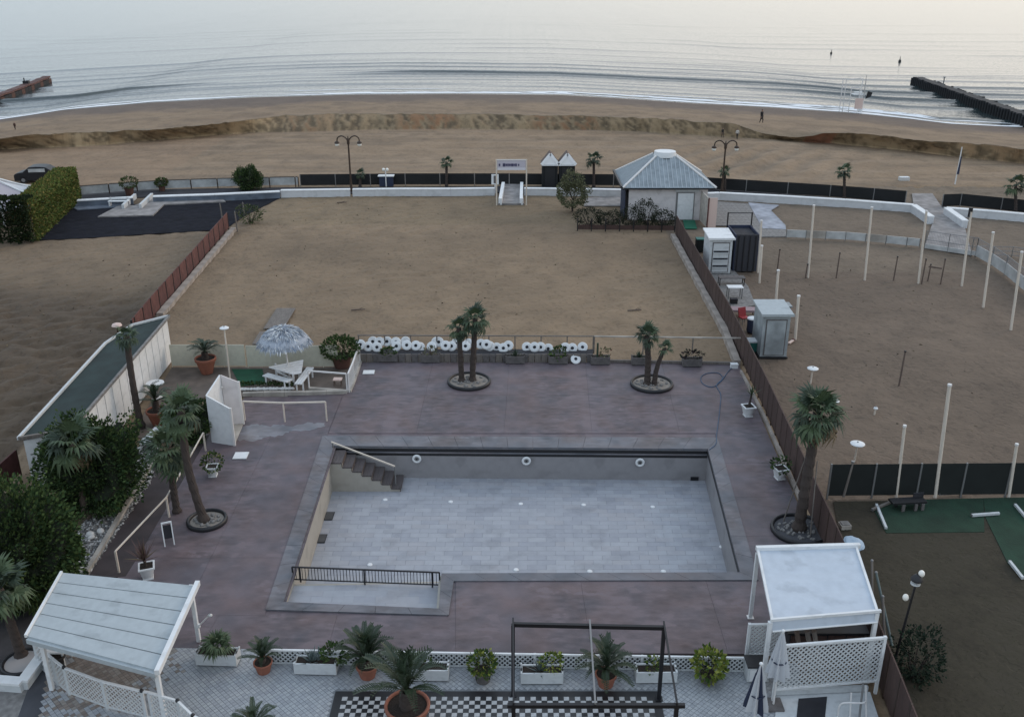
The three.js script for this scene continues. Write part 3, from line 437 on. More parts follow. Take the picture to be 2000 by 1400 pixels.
function shrub(label, p, rad, n, size, cols, o = {}) {
  const t = thing(o.name || 'shrub', label, o.cat || 'shrub', p, 0, o.group), cy = o.cy ?? rad[1] * 0.95; const st = [], r = rngOf(o.seed || 2);
  for (let i = 0; i < 7; i++) { const a = i * 0.9 + r(); st.push(bar(V(Math.cos(a) * 0.06, -0.02, Math.sin(a) * 0.06), V(Math.cos(a) * rad[0] * 0.55, cy + rad[1] * 0.4 * r(), Math.sin(a) * rad[2] * 0.55), 0.035, 0.012, 6)); }
  mesh('stems', merge(st), M.trunk, t); foliage(t, Math.round(n * (n > 1500 ? 2.6 : 1.6)), size * 0.72, cols, blob(0, cy, 0, ...rad, o.lump ?? 0.32, o.freq ?? 1.8, o.seed || 2), o.seed || 2);
  if (n > 1500) { const g = new THREE.IcosahedronGeometry(1, 5), pa = g.attributes.position, sd = o.seed || 2, fq = o.freq ?? 1.8; for (let i = 0; i < pa.count; i++) { const d = V(pa.getX(i), pa.getY(i), pa.getZ(i)), nn = fbm(d.x * fq + 9 + sd, d.y * fq + d.z * fq * 0.7 + 5, 3, 401 + sd), k = (1 + (o.lump ?? 0.32) * (nn - 0.5) * 2.4) * 0.80; pa.setXYZ(i, d.x * rad[0] * k, Math.max(0.02, cy + d.y * rad[1] * k), d.z * rad[2] * k); } g.computeVertexNormals(); mesh('dark_core', g, M.twigs || mat('twigs', [0.016, 0.022, 0.011], 1), t); }  // solid dark core added inside the leaves so the gaps look dense and dark
  return t;
}
function swords(t, p, n, L, w, m, seed, spread = 1.0) { const r = rngOf(seed); for (let i = 0; i < n; i++) { const el = lerp(1.5, 1.5 - spread, (i + 0.5) / n), l = L * (0.7 + 0.4 * r()), g = tris([-w * 0.7, 0, 0, w * 0.7, 0, 0, w, 0.0, l * 0.35, -w * 0.7, 0, 0, w, 0, l * 0.35, 0, 0.03, l, -w * 0.7, 0, 0, 0, 0.03, l, -w, 0, l * 0.35]); const e = mesh('leaf', g, m, t); e.position.copy(p); e.rotation.order = 'YXZ'; e.rotation.set(-el, i * 2.4 + r() * 0.4, 0); } }
// white or grey trough
function trough(label, p, w, h, d, m, turn, group, name = 'planter') { const t = thing(name, label, 'planter', p, turn, group); mesh('front_board', box(w, h - 0.04, 0.05, 0, 0.04, d / 2 - 0.025), m, t); mesh('back_board', box(w, h - 0.04, 0.05, 0, 0.04, -d / 2 + 0.025), m, t); for (const s of [-1, 1]) mesh('end_board', box(0.05, h - 0.01, d - 0.1, s * (w / 2 - 0.025), 0.04), m, t); mesh('base', box(w - 0.06, 0.04, d - 0.06), M.black, t); mesh('soil', box(w - 0.1, 0.05, d - 0.1, 0, h * 0.78), M.soil, t); for (const s of [-1, 1]) mesh('rim', box(0.045, 0.03, d + 0.02, s * (w / 2 - 0.02), h), m, t); return t; }
// square white urn
function urn(label, p, s, turn = 0) { const t = thing('urn', label, 'plant pot', p, turn, 'square white urns on the terrace'); const g = new THREE.CylinderGeometry(s * 0.72, s * 0.48, s * 0.86, 4, 1).rotateY(Math.PI / 4).translate(0, s * 0.12 + s * 0.43, 0); mesh('bowl', g, M.white, t); mesh('foot', box(s * 0.74, s * 0.12, s * 0.74), M.white, t); mesh('rim', merge([box(s * 1.14, s * 0.1, s * 0.12, 0, s * 0.96, s * 0.51), box(s * 1.14, s * 0.1, s * 0.12, 0, s * 0.96, -s * 0.51), box(s * 0.12, s * 0.1, s * 0.9, s * 0.51, s * 0.96, 0), box(s * 0.12, s * 0.1, s * 0.9, -s * 0.51, s * 0.96, 0)]), M.white, t); mesh('soil', box(s * 0.9, 0.03, s * 0.9, 0, s * 0.955), M.soil, t); return t; }
// ring bed in the terrace
function ringBed(label, p, r, stone) { const t = thing('tree_ring', label, 'tree bed', p, 0, 'round black edged tree beds in the terrace'); mesh('edging', new THREE.TorusGeometry(r, 0.07, 8, 44).rotateX(Math.PI / 2).scale(1, 1.5, 1).translate(0, 0.07, 0), M.black, t); mesh('gravel', new THREE.CylinderGeometry(r - 0.05, r - 0.05, 0.08, 36).translate(0, 0.02, 0), stone, t); const R = rngOf(77), l = []; for (let i = 0; i < 60; i++) { const a = R() * 6.28, q = Math.sqrt(R()) * (r - 0.2), g = new THREE.IcosahedronGeometry(0.04 + 0.05 * R(), 0); g.translate(Math.cos(a) * q, 0.08, Math.sin(a) * q); l.push(g); } mesh('pebbles', merge(l), M.stoneGrey, t).userData.kind = 'stuff'; return t; }
// terrace palms
mat('bedSand', [0.40, 0.35, 0.30], 1, { map: T_mottle, bumpMap: T_fine, bumpScale: 0.02 });
ringBed('round black edged bed with pale sand under the twin palms left of centre', at(916, 747), 1.02, M.bedSand);
ringBed('round black edged bed with pale sand under the bent small palms', at(1273, 752), 1.0, M.bedSand);
ringBed('round black edged bed below the leaning palm by the left railing', at(404, 1019), 0.68, M.bedSand);
ringBed('large round bed below the tall palm in the right terrace corner', at(1562, 1037), 0.98, mat('bedDark', [0.10, 0.10, 0.11], 1, { map: T_mottle }));
{ const b = at(902, 746), T = atZ(896, 640, b.z); fanPalm('left and smaller of the twin palms rising from one round bed', b, T, { r: 0.74, n: 15, seed: 21, r0: 0.15, r1: 0.12, el0: -0.9, dry: true, group: 'palms on the terrace' }); }
{ const b = at(922, 745), T = atZ(928, 622, b.z); fanPalm('right and taller of the twin palms rising from one round bed', b, T, { r: 0.92, n: 17, seed: 22, r0: 0.16, r1: 0.13, el0: -0.7, group: 'palms on the terrace' }); }
{ const b = at(1264, 752), T = atZ(1264, 656, b.z); fanPalm('left of the two palms in the round bed, with an upright tuft', b, T, { r: 0.80, n: 14, seed: 23, r0: 0.16, r1: 0.14, el0: -0.3, bend: 0.05, group: 'palms on the terrace' }); }
{ const b = at(1278, 753), T = atZ(1299, 680, b.z); fanPalm('bent nearly leafless small palm leaning right in the round bed', b, T, { r: 0.52, n: 7, seed: 24, r0: 0.15, r1: 0.10, el0: -0.3, bend: -0.12, group: 'palms on the terrace' }); }
{ const b = at(1560, 1036), T = atZ(1598, 806, b.z); fanPalm('tall full palm standing in front of the brown fence', b, T, { r: 1.12, n: 27, seed: 25, r0: 0.22, r1: 0.17, el0: -0.85, dry: true, group: 'palms on the terrace' }); for (const [x, y] of [[1530, 1020], [1583, 1050]]) { const s = mesh('tree_stake', bar(at(x, y, 0), atZ(x + (x > 1560 ? 14 : 52), y - 150, b.z), 0.025, 0.02), M.greyWood); tag(s, x > 1560 ? 'pale straight stake tied to the right side of the tall palm' : 'thin slanting stake on the left of the tall palm', 'stake', 'stakes holding the tall palm'); } }
{ const b = at(400, 1020), T = atZ(352, 800, b.z); fanPalm('leaning palm with a rough brown trunk by the left railing', b, T, { r: 0.95, n: 15, seed: 26, r0: 0.17, r1: 0.13, el0: -0.9, bend: -0.18, dry: true, group: 'palms on the terrace' }); }
{ const b = at(345, 1000), T = atZ(325, 872, b.z); fanPalm('low fan palm with bluish leaves beside the white plank bench', b, T, { r: 1.15, n: 22, seed: 27, r0: 0.14, r1: 0.12, el0: -0.9 }); }
{ const b = at(168, 1012), T = atZ(140, 862, b.z); fanPalm('fan palm with drooping leaves in front of the big round shrub', b, T, { r: 1.15, n: 18, seed: 28, r0: 0.14, r1: 0.12, el0: -0.9, dry: true, pale: true }); }
{ const b = at(275, 835), T = atZ(246, 655, b.z); fanPalm('thin tall palm in front of the long green roof', b, T, { r: 0.62, n: 15, seed: 29, r0: 0.16, r1: 0.13, el0: -0.8, bend: -0.06 }); }
{ const b = at(42, 1282), T = atZ(-4, 1148, b.z); fanPalm('palm in the round white planter at the lower left edge', b, T, { r: 1.0, n: 20, seed: 30, r0: 0.16, r1: 0.12, el0: -0.7 }); }
// potted cycads
sagoPot('large terracotta pot with a flat crowned cycad beside the beige fence panels', at(404, 728), { R: 0.52, H: 0.85, s: 0.42, L: 0.95, n: 30, el0: 0.0, el1: 0.8, seed: 41, foot: 0.55 });
sagoPot('terracotta pot with a cycad in front of the white shed doors', at(309, 828), { R: 0.46, H: 0.72, s: 0.55, L: 1.0, n: 26, seed: 42, foot: 0.55 });
sagoPot('small terracotta pot with an upright cycad right of the left planter', at(515, 1311), { R: 0.27, H: 0.36, s: 0.16, L: 0.72, n: 26, el0: 0.15, el1: 1.35, seed: 43 });
sagoPot('terracotta pot with a wide fan shaped cycad behind the largest pot', at(718, 1320), { R: 0.32, H: 0.42, s: 0.22, L: 1.12, n: 40, el0: 0.1, el1: 1.35, seed: 44 });
sagoPot('terracotta pot with a dark cycad under the black metal frame', at(1183, 1337), { R: 0.31, H: 0.42, s: 0.2, L: 1.08, n: 36, el0: -0.15, el1: 1.3, seed: 45 });
sagoPot('very large terracotta pot with a tall cycad on the chequered floor', at(797, 1412), { R: 0.60, H: 0.66, s: 0.55, L: 1.45, n: 26, el0: 0.05, el1: 1.5, seed: 46, foot: 0.72 });
sagoPot('cycad only half in view at the bottom edge of the picture', at(498, 1448), { R: 0.3, H: 0.4, s: 0.12, L: 0.85, n: 24, seed: 47 });
// leafy pots
function leafyPot(label, p, R, H, rad, n, size, cols, m, seed) { const t = thing('potted_shrub', label, 'potted plant', p); pot(t, R, H, m, 0.72); mesh('stems', merge([0, 1, 2, 3].map((i) => bar(V(0, H * 0.85, 0), V(Math.cos(i * 1.6) * rad[0] * 0.5, H + rad[1], Math.sin(i * 1.6) * rad[0] * 0.5), 0.012))), M.trunk, t); foliage(t, n, size, cols, blob(0, H + rad[1] * 0.7, 0, ...rad, 0.3, 2, seed), seed); return t; }
leafyPot('light green leafy plant in a grey pot in front of the white lattice', at(943, 1329), 0.27, 0.36, [0.36, 0.36, 0.34], 420, 0.12, GREENS.concat(LIME), M.planterGrey, 51);
leafyPot('yellow green leafy plant in a dark pot near the furled parasols', at(1382, 1330), 0.26, 0.28, [0.42, 0.42, 0.4], 420, 0.15, LIME, M.planterGrey, 52);
leafyPot('dense green bush in a dark brown pot at the corner of the small terrace', at(668, 716), 0.52, 0.62, [0.85, 0.55, 0.75], 1500, 0.14, GREENS, M.brownPot, 53);
// urns
{ let t = urn('white urn with a short yucca stem at the foot of the brown fence', at(1461, 812), 0.48, 0.2); mesh('stem', bar(V(0, 0.4, 0), V(0.08, 1.05, 0), 0.06, 0.045), M.trunk, t); swords(t, V(0.08, 1.05, 0), 14, 0.55, 0.03, M.frond, 61, 1.2);
  t = urn('white urn with small dark leaves nearer along the brown fence', at(1523, 934), 0.46, 0.25); foliage(t, 160, 0.14, DARKG, blob(0, 0.6, 0, 0.36, 0.28, 0.36, 0.3, 2, 3), 62);
  t = urn('white urn with a round yellowish plant by the left railing', at(416, 929), 0.42, 0.1); foliage(t, 420, 0.10, [...GREENS, [0.16, 0.16, 0.05]], blob(0, 0.62, 0, 0.42, 0.36, 0.42, 0.25, 2, 4), 63);
  t = urn('white urn with a reddish spiky plant near the white slatted roof', at(289, 1128), 0.46, 0.35); mesh('stem', bar(V(0, 0.4, 0), V(-0.05, 0.75, 0), 0.05, 0.04), M.trunk, t); swords(t, V(-0.05, 0.7, 0), 26, 0.85, 0.03, mat('reddish', [0.085, 0.048, 0.042], 0.7), 64, 1.3); swords(t, V(-0.05, 0.75, 0), 8, 0.6, 0.03, M.frondDry, 65, 1.5); }
// white troughs along the lattice
{ const g = 'white planters along the lattice'; const TR = [[427, 1293, 1.22, 'white planter with a small fan palm beside the left pergola post'], [619, 1310, 1.24, 'white planter with a blue grey agave'], [840, 1322, 1.1, 'white planter partly hidden behind the tallest cycad'], [1058, 1328, 1.22, 'white planter with an agave and a lime shrub under the black frame'], [1280, 1326, 1.18, 'white planter with a small yellowish plant behind the frame post']].map(([x, y, w, lab], i) => trough(lab, at(x, y), w, 0.40, 0.42, M.planterWhite, [-0.05, -0.04, -0.02, 0, 0.01][i], g));
  for (let i = 0; i < 14; i++) frondAt(TR[0], FAN[i % 3], M.frond2, V(0.02, 0.5, 0), i * 2.4, lerp(1.3, 0.05, i / 14), 0.6);
  swords(TR[1], V(-0.12, 0.3, 0), 20, 0.55, 0.035, M.agave, 71, 1.2); mesh('stem', bar(V(0.05, 0.3, -0.05), V(0.1, 0.85, -0.05), 0.035, 0.02), M.agave, TR[1]);
  foliage(TR[1], 130, 0.16, GREENS, blob(0.5, 0.55, -0.1, 0.34, 0.25, 0.25, 0.3, 2, 8), 72);
  foliage(TR[2], 60, 0.12, GREENS, blob(-0.2, 0.5, 0, 0.2, 0.16, 0.15, 0.3, 2, 8), 73);
  swords(TR[3], V(-0.05, 0.3, 0), 22, 0.5, 0.03, M.agave, 74, 1.4); foliage(TR[3], 190, 0.11, LIME, blob(0.28, 0.62, -0.02, 0.26, 0.34, 0.2, 0.3, 2, 5), 75);
  foliage(TR[4], 110, 0.11, [...LIME, ...GREENS], blob(-0.08, 0.5, 0, 0.2, 0.25, 0.16, 0.3, 2, 6), 76); }
// grey troughs along the back edge of the terrace
{ const g = 'grey planters along the back edge of the terrace'; const TR = [[758, 705, 'grey planter with a dark green cushion shrub, first beyond the railing'], [841, 706, 'grey planter with thin bare stems, left of the twin palms'], [1006, 708, 'grey planter with a dark spiky plant, right of the twin palms'], [1090, 709, 'grey planter with a bright green bush between white parasol bases'], [1172, 710, 'grey planter with an upright cactus like plant'], [1252, 711, 'grey planter with dark leaves behind the bent palms'], [1351, 714, 'grey planter with a dark purple plant, rightmost along the edge']].map(([x, y, lab]) => trough(lab, at(x, y), 1.0, 0.42, 0.42, M.planterGrey, 0, g));
  foliage(TR[0], 220, 0.13, DARKG, blob(0, 0.5, 0, 0.42, 0.24, 0.22, 0.3, 2, 1), 81); swords(TR[1], V(0, 0.3, 0), 10, 0.7, 0.02, M.trunkPale, 82, 0.8); foliage(TR[1], 90, 0.1, OLIVE, blob(0, 0.6, 0, 0.35, 0.2, 0.2, 0.3, 2, 2), 182);
  swords(TR[2], V(0, 0.3, 0), 26, 0.55, 0.03, M.frond3, 83, 1.2); foliage(TR[3], 240, 0.12, [[0.10, 0.15, 0.03], ...GREENS], blob(0, 0.55, 0, 0.38, 0.34, 0.22, 0.3, 2, 3), 84);
  mesh('stem', bar(V(-0.15, 0.3, 0), V(-0.15, 1.15, 0), 0.06, 0.05), M.frond3, TR[4]); foliage(TR[4], 70, 0.12, [[0.12, 0.06, 0.04], ...OLIVE], blob(0.25, 0.6, 0, 0.26, 0.26, 0.18, 0.3, 2, 4), 85);
  swords(TR[5], V(-0.1, 0.3, 0), 24, 0.55, 0.035, M.frond3, 86, 1.3); foliage(TR[6], 200, 0.13, [[0.028, 0.022, 0.024], [0.03, 0.036, 0.022]], blob(0, 0.58, 0, 0.45, 0.3, 0.24, 0.35, 2, 5), 87); }
// big shrubs on the left
shrub('large dark round shrub below the green shed roof', at(195, 985), [1.75, 1.75, 1.6], 6500, 0.17, DARKG, { seed: 5, freq: 4.2, lump: 0.5 });
shrub('huge dense conifer like shrub at the left edge of the picture', at(52, 1165), [1.75, 1.9, 1.7], 8500, 0.18, [...DARKG, [0.05, 0.075, 0.022]], { seed: 6, freq: 4.4, lump: 0.5 });
shrub('green bush between the potted cycad and the shower wall', at(372, 858), [0.95, 1.05, 0.7], 2600, 0.15, GREENS, { seed: 7, freq: 3.6, lump: 0.5 });
shrub('dark bush at the foot of the lamp post with white globes', at(1786, 1322), [0.6, 0.8, 0.6], 1200, 0.12, [[0.016, 0.026, 0.018], [0.022, 0.034, 0.020]], { seed: 8, freq: 3.4, lump: 0.6 });
// ---------- promenade ----------
const PX = (list, h = 0) => list.map(([x, y]) => at(x, y, h));
struct('promenade', slab(PX([[-260, 392], [150, 372], [560, 366], [1000, 364], [1400, 368], [1780, 397], [2260, 440], [2260, 458], [1840, 415], [1780, 412], [1400, 384], [1000, 376], [560, 378], [150, 388], [-260, 408]]), -0.06, 0.012), M.asphalt, 'dark narrow promenade between the white wall and the black fence');
function wallRun(label, px, h, t, m, o = {}) { // a low wall along base pixels, one part per straight piece, with a coping of its own
  const P = PX(px), w = thing(o.name || 'low_wall', label, o.cat || 'wall', V(0, 0, 0), 0, o.group);
  for (let i = 0; i + 1 < P.length; i++) { mesh('wall_section', wallPrism(P[i], P[i + 1], h - 0.05, h - 0.05, t, -0.1), m, w); if (o.cap !== false) { const d = P[i + 1].clone().sub(P[i]).normalize().multiplyScalar(0.004 * i); mesh('coping', wallPrism(P[i].clone().add(d), P[i + 1], h + 0.03 + i * 0.002, h + 0.03 + i * 0.002, t + 0.06, h - 0.05), o.capM || M.white, w); } } return w;
}
wallRun('low white wall along the promenade, from the blue grey wall to the lamp post', [[549, 383], [620, 382], [684, 381]], 0.55, 0.45, M.wallWhite);
wallRun('low white wall along the promenade, between the lamp post and the gate walkway', [[689, 381], [780, 380], [880, 380], [966, 379]], 0.55, 0.45, M.wallWhite);
wallRun('low white wall along the promenade, between the gate walkway and the kiosk', [[1024, 379], [1120, 380], [1216, 382]], 0.55, 0.45, M.wallWhite);
wallRun('low white wall along the promenade, right of the kiosk up to the path', [[1382, 389], [1405, 388], [1520, 394], [1650, 402], [1783, 412], [1818, 436]], 0.55, 0.45, M.wallWhite);
wallRun('low white wall along the promenade, right of the path to the picture edge', [[1884, 444], [1848, 418], [1930, 424], [2060, 436]], 0.55, 0.45, M.wallWhite);
wallRun('blue grey low wall behind the black ground sheet, left end', [[152, 402], [260, 396]], 0.5, 0.5, M.blueGrey);
wallRun('long blue grey low wall behind the black ground sheet', [[300, 394], [420, 390], [547, 384]], 0.5, 0.5, M.blueGrey);
// black mesh fence: panels and posts are single pieces
function panelFence(label, base, h, step, m, pm, o = {}) {
  const t = thing(o.name || 'fence', label, 'fence', V(0, 0, 0), 0, o.group), P = along(base, step), pr = o.pr || 0.04;
  for (let i = 0; i < P.length; i++) { mesh('post', beam(P[i].clone().setY(-0.1), P[i].clone().setY(h + (o.over || 0)), pr * 1.6, pr * 1.6), pm, t); if (i + 1 < P.length) { if (P[i].distanceTo(P[i + 1]) < 0.1) continue; const dir = P[i + 1].clone().sub(P[i]).normalize(), a = P[i].clone().addScaledVector(dir, pr), b = P[i + 1].clone().addScaledVector(dir, -pr); const mm = Array.isArray(m) ? m[i % m.length] : m; mesh(o.part || 'fence_panel', wallPrism(a, b, h, h, o.t || 0.02, o.y0 ?? 0.05), mm, t); if (o.rail) mesh('rail', beam(a.clone().setY(h + 0.03), b.clone().setY(h + 0.03), 0.07, 0.06), o.rail, t); } }
  return t;
}
panelFence('long black mesh fence along the beach, from the white sheeted railing to the kiosk', PX([[587, 363], [800, 361], [1000, 361], [1222, 363]]), 1.1, 3.3, M.darkMesh, M.greyMetal, { over: 0.02 });
panelFence('long black mesh fence along the beach, from the kiosk to the path', PX([[1378, 369], [1500, 377], [1640, 386], [1768, 397]]), 1.1, 3.7, M.darkMesh, M.greyMetal);
panelFence('black mesh fence along the beach, right of the path to the picture edge', PX([[1840, 404], [1826, 398], [1900, 405], [2060, 422]]), 1.1, 3.2, M.darkMesh, M.greyMetal);
panelFence('dark railing with translucent white sheets along the beach on the left', PX([[158, 382], [300, 371], [440, 366], [583, 363]]), 0.85, 2.4, M.glassPanel, M.bronze, { rail: M.bronze, y0: 0.12, pr: 0.05 });
// double armed street lamps
function streetLamp(label, p, py) {
  const h = up(p, py), t = thing('street_lamp', label, 'street lamp', p, 0, 'street lamps on the promenade');
  mesh('pole', lathe([[0.20, 0], [0.20, 0.25], [0.13, 0.35], [0.11, 1.0], [0.085, 1.1], [0.075, h - 0.7], [0.12, h - 0.65], [0.14, h - 0.25], [0.07, h - 0.15], [0.05, h], [0, h + 0.08]], 12), M.bronze, t);
  for (const s of [-1, 1]) { mesh('arm', tube([V(0, h - 0.45, 0), V(s * 0.22, h - 0.10, 0), V(s * 0.6, h + 0.08, 0), V(s * 0.95, h - 0.1, 0), V(s * 1.02, h - 0.42, 0)], 0.06, 20, 7), M.bronze, t); const l = mesh('lantern', lathe([[0.03, 0.05], [0.20, -0.02], [0.24, -0.14], [0.2, -0.2]], 14).translate(s * 1.02, h - 0.42, 0), M.bronze, t); mesh('globe', new THREE.SphereGeometry(0.2, 16, 12).translate(s * 1.02, h - 0.68, 0), M.glass, l); }
  return t;
}
streetLamp('bronze double armed street lamp left of centre, standing before the black fence', at(686, 374), 267);
streetLamp('bronze double armed street lamp right of the kiosk roof', at(1410, 376), 276);
// small promenade palms
[[872, 362, 316, 0.62, 'small thin palm left of the banner gate'], [1160, 364, 309, 0.85, 'small palm between the twin gabled huts and the kiosk'], [1416, 374, 334, 0.55, 'small palm beside the street lamp right of the kiosk'], [1650, 387, 334, 0.78, 'small palm before the black fence left of the path'], [1985, 417, 360, 0.85, 'small palm before the black fence at the right edge'], [703, 364, 339, 0.52, 'tiny palm just right of the left street lamp']].forEach(([x, y, ty, r, lab], i) => { const b = at(x, y), T = atZ(x, ty, b.z); fanPalm(lab, b, T, { r: r * 1.25, n: 13, seed: 130 + i, r0: 0.14, r1: 0.12, el0: -0.7, el1: 1.2, group: 'small palms along the promenade' }); });
// banner gate over the walkway
{
  const a = at(970, 399), b = at(1028, 399), t = thing('banner_gate', 'gate of two tall posts carrying a white banner above the grey walkway', 'gate', V(0, 0, 0)), h = up(a, 311);
  for (const p of [a, b]) mesh('post', beam(p.clone().setY(-0.1), p.clone().setY(h), 0.11, 0.11), M.creamPole, t);
  mesh('cross_bar', beam(a.clone().setY(h - 0.05), b.clone().setY(h - 0.05), 0.08, 0.08), M.whiteMetal, t);
  const cv = document.createElement('canvas'); cv.width = 512; cv.height = 128; const c = cv.getContext('2d'); c.fillStyle = '#b9b4bd'; c.fillRect(0, 0, 512, 128); c.fillStyle = '#cfcdd3'; c.fillRect(0, 96, 512, 32); c.filter = 'blur(5px)'; c.fillStyle = '#33314d';
  for (const [x, w, hh] of [[28, 26, 30], [100, 44, 40], [150, 26, 30], [182, 24, 34], [212, 30, 30], [248, 40, 34], [292, 24, 30], [322, 30, 34], [372, 24, 24]]) c.fillRect(x, 62 - hh / 2, w, hh);
  const tx = new THREE.CanvasTexture(cv); tx.colorSpace = THREE.SRGBColorSpace; const bm = new THREE.MeshStandardMaterial({ map: tx, roughness: 0.8 });
  const g = new THREE.BoxGeometry(a.distanceTo(b) - 0.14, 0.85, 0.03); g.translate((a.x + b.x) / 2, h - 0.5, a.z); mesh('banner', g, bm, t);
  const w = struct('walkway', slab(PX([[972, 399], [1024, 399], [1017, 352], [980, 352]]), -0.05, 0.10), M.concrete, 'grey concrete walkway through the white wall to the beach');
  for (const [x0, x1, lab] of [[977, 983, 'white kerb wall on the left of the grey walkway'], [1018, 1019, 'white kerb wall on the right of the grey walkway']]) { const k = mesh('kerb_wall', wallPrism(at(x0, 399), at(x1, 366), 0.52, 0.52, 0.28, -0.05), M.white); tag(k, lab, 'wall', 'kerb walls of the walkway'); }
  const s = thing('notice_board', 'small white framed notice board on a post left of the banner gate', 'sign', at(967, 378)); mesh('post', bar(V(0, 0, 0), V(0, 0.9, 0), 0.05), M.whiteMetal, s); mesh('frame', box(0.66, 0.92, 0.07, 0, 0.85, 0), M.white, s); mesh('panel', box(0.24, 0.7, 0.02, 0, 0.95, 0.045), M.planterGrey, s);
}
// twin gabled huts: built separately
for (const [x0, x1, lab] of [[1058, 1090, 'left one of the two dark beach huts with white gables'], [1091, 1123, 'right one of the two dark beach huts with white gables']]) {
  const a = at(x0, 366), b = at(x1, 366), z = a.z, w = b.x - a.x, t = thing('beach_hut', lab, 'beach hut', V((a.x + b.x) / 2, 0, z), 0, 'dark beach huts with white gables'), e = up(a, 321), r = up(a, 301), D = 1.7;
  mesh('wall', box(w - 0.06, e, D - 0.1, 0, 0, -D / 2), M.darkMesh, t);
  const tri = new THREE.Shape([new THREE.Vector2(-w / 2, 0), new THREE.Vector2(w / 2, 0), new THREE.Vector2(0, r - e)]); const hole = new THREE.Path(); hole.absarc(0.02, 0.34, 0.11, 0, 6.28, true); tri.holes.push(hole);
  mesh('gable', new THREE.ExtrudeGeometry(tri, { depth: 0.06, bevelEnabled: false }).translate(0, e, 0), M.hutWhite || mat('hutWhite', [0.88, 0.88, 0.88], 0.5), t); mesh('gable_back', box(0.5, 0.5, 0.03, 0, e + 0.1, -0.06), M.black, t);
  for (const s of [-1, 1]) { mesh('roof', beam(V(s * (w / 2 + 0.06), e - 0.04, -D / 2), V(0, r + 0.04, -D / 2), D + 0.2, 0.07), M.oldWood, t); mesh('barge_board', beam(V(s * (w / 2 + 0.04), e - 0.02, 0.09), V(0, r + 0.02, 0.09), 0.05, 0.26), M.hutWhite, t); }
  mesh('fascia', box(w + 0.04, 0.16, 0.05, 0, e - 0.12, 0.07), M.white, t); mesh('door', box(w * 0.6, e - 0.35, 0.03, 0, 0.05, 0.0), M.black, t);
}
// stand left of the tiny palm: white topped table with dark blue sides
{ const p = at(755, 363), t = thing('kiosk_stand', 'dark blue stand with a pale top and a small white lamp before the black fence', 'stand', p); mesh('counter', box(1.3, 0.9, 0.6, 0, 0, 0), M.navy, t); mesh('top', box(1.5, 0.08, 0.8, 0, 0.95, 0), M.white, t); mesh('post', bar(V(0, 0, 0.36), V(0, 1.5, 0.36), 0.06), M.whiteMetal, t); mesh('globe', new THREE.SphereGeometry(0.15, 14, 10).translate(-0.17, 1.62, 0.36), M.lamp, t); mesh('globe', new THREE.SphereGeometry(0.15, 14, 10).translate(0.17, 1.62, 0.36), M.lamp, t); mesh('arm', bar(V(-0.17, 1.5, 0.36), V(0.17, 1.5, 0.36), 0.03), M.whiteMetal, t); }
// rounded bush, tubs
shrub('round dark green bush at the end of the blue grey wall', at(487, 370), [1.15, 1.05, 1.0], 2400, 0.17, DARKG, { seed: 31, freq: 3.5, lump: 0.5 });
for (const [x, y, s, lab] of [[253, 381, 1, 'larger tub with a round clipped shrub by the left railing'], [316, 373, 0.72, 'smaller tub with a clipped shrub by the left railing']]) { const t = thing('shrub_tub', lab, 'potted plant', at(x, y), 0, 'tubs with clipped shrubs by the railing'); pot(t, 0.42 * s, 0.7 * s, M.brownPot, 0.75); foliage(t, 700, 0.13, [...GREENS, [0.09, 0.05, 0.03]], blob(0, 1.15 * s, 0, 0.78 * s, 0.5 * s, 0.7 * s, 0.2, 2, 4), 5); }
// platform, bench and black sheet on the left
struct('ground_sheet', slab(PX([[60, 468], [130, 412], [152, 402], [300, 396], [430, 392], [545, 386], [478, 420], [438, 447], [300, 455], [160, 464]]), -0.07, -0.045), M.tarp, 'black plastic sheet spread over the sand on the left');
struct('platform', slab(PX([[190, 424], [298, 421], [320, 400], [440, 394], [432, 388], [300, 388], [262, 402], [232, 402]]), -0.05, 0.06), M.concrete, 'grey concrete landing in the black ground sheet');
struct('side_walk', slab(PX([[140, 405], [150, 398], [255, 392], [232, 404], [150, 410]]), -0.05, 0.03), M.blueGrey, 'blue grey strip of paving behind the black sheet');
for (const [a, b, lab] of [[[240, 409], [264, 387], 'white kerb on the left of the concrete landing'], [[274, 408], [297, 386], 'white kerb on the right of the concrete landing']]) { const k = mesh('kerb', wallPrism(at(...a), at(...b), 0.42, 0.42, 0.22, -0.02), M.planterWhite); tag(k, lab, 'kerb', 'white kerbs of the concrete landing'); }
{ const p = at(232, 402), t = thing('beach_bench', 'white bench on the blue grey paving by the concrete landing', 'bench', p, 0.05); mesh('seat', box(1.7, 0.06, 0.42, 0, 0.40), M.white, t); for (const s of [-1, 1]) mesh('leg', box(0.1, 0.4, 0.4, s * 0.75), s < 0 ? M.white : M.navy, t); mesh('backrest', box(1.7, 0.14, 0.05, 0, 0.55, -0.2), M.white, t); for (const s of [-1, 1]) mesh('back_post', box(0.05, 0.3, 0.05, s * 0.7, 0.44, -0.2), M.white, t); }
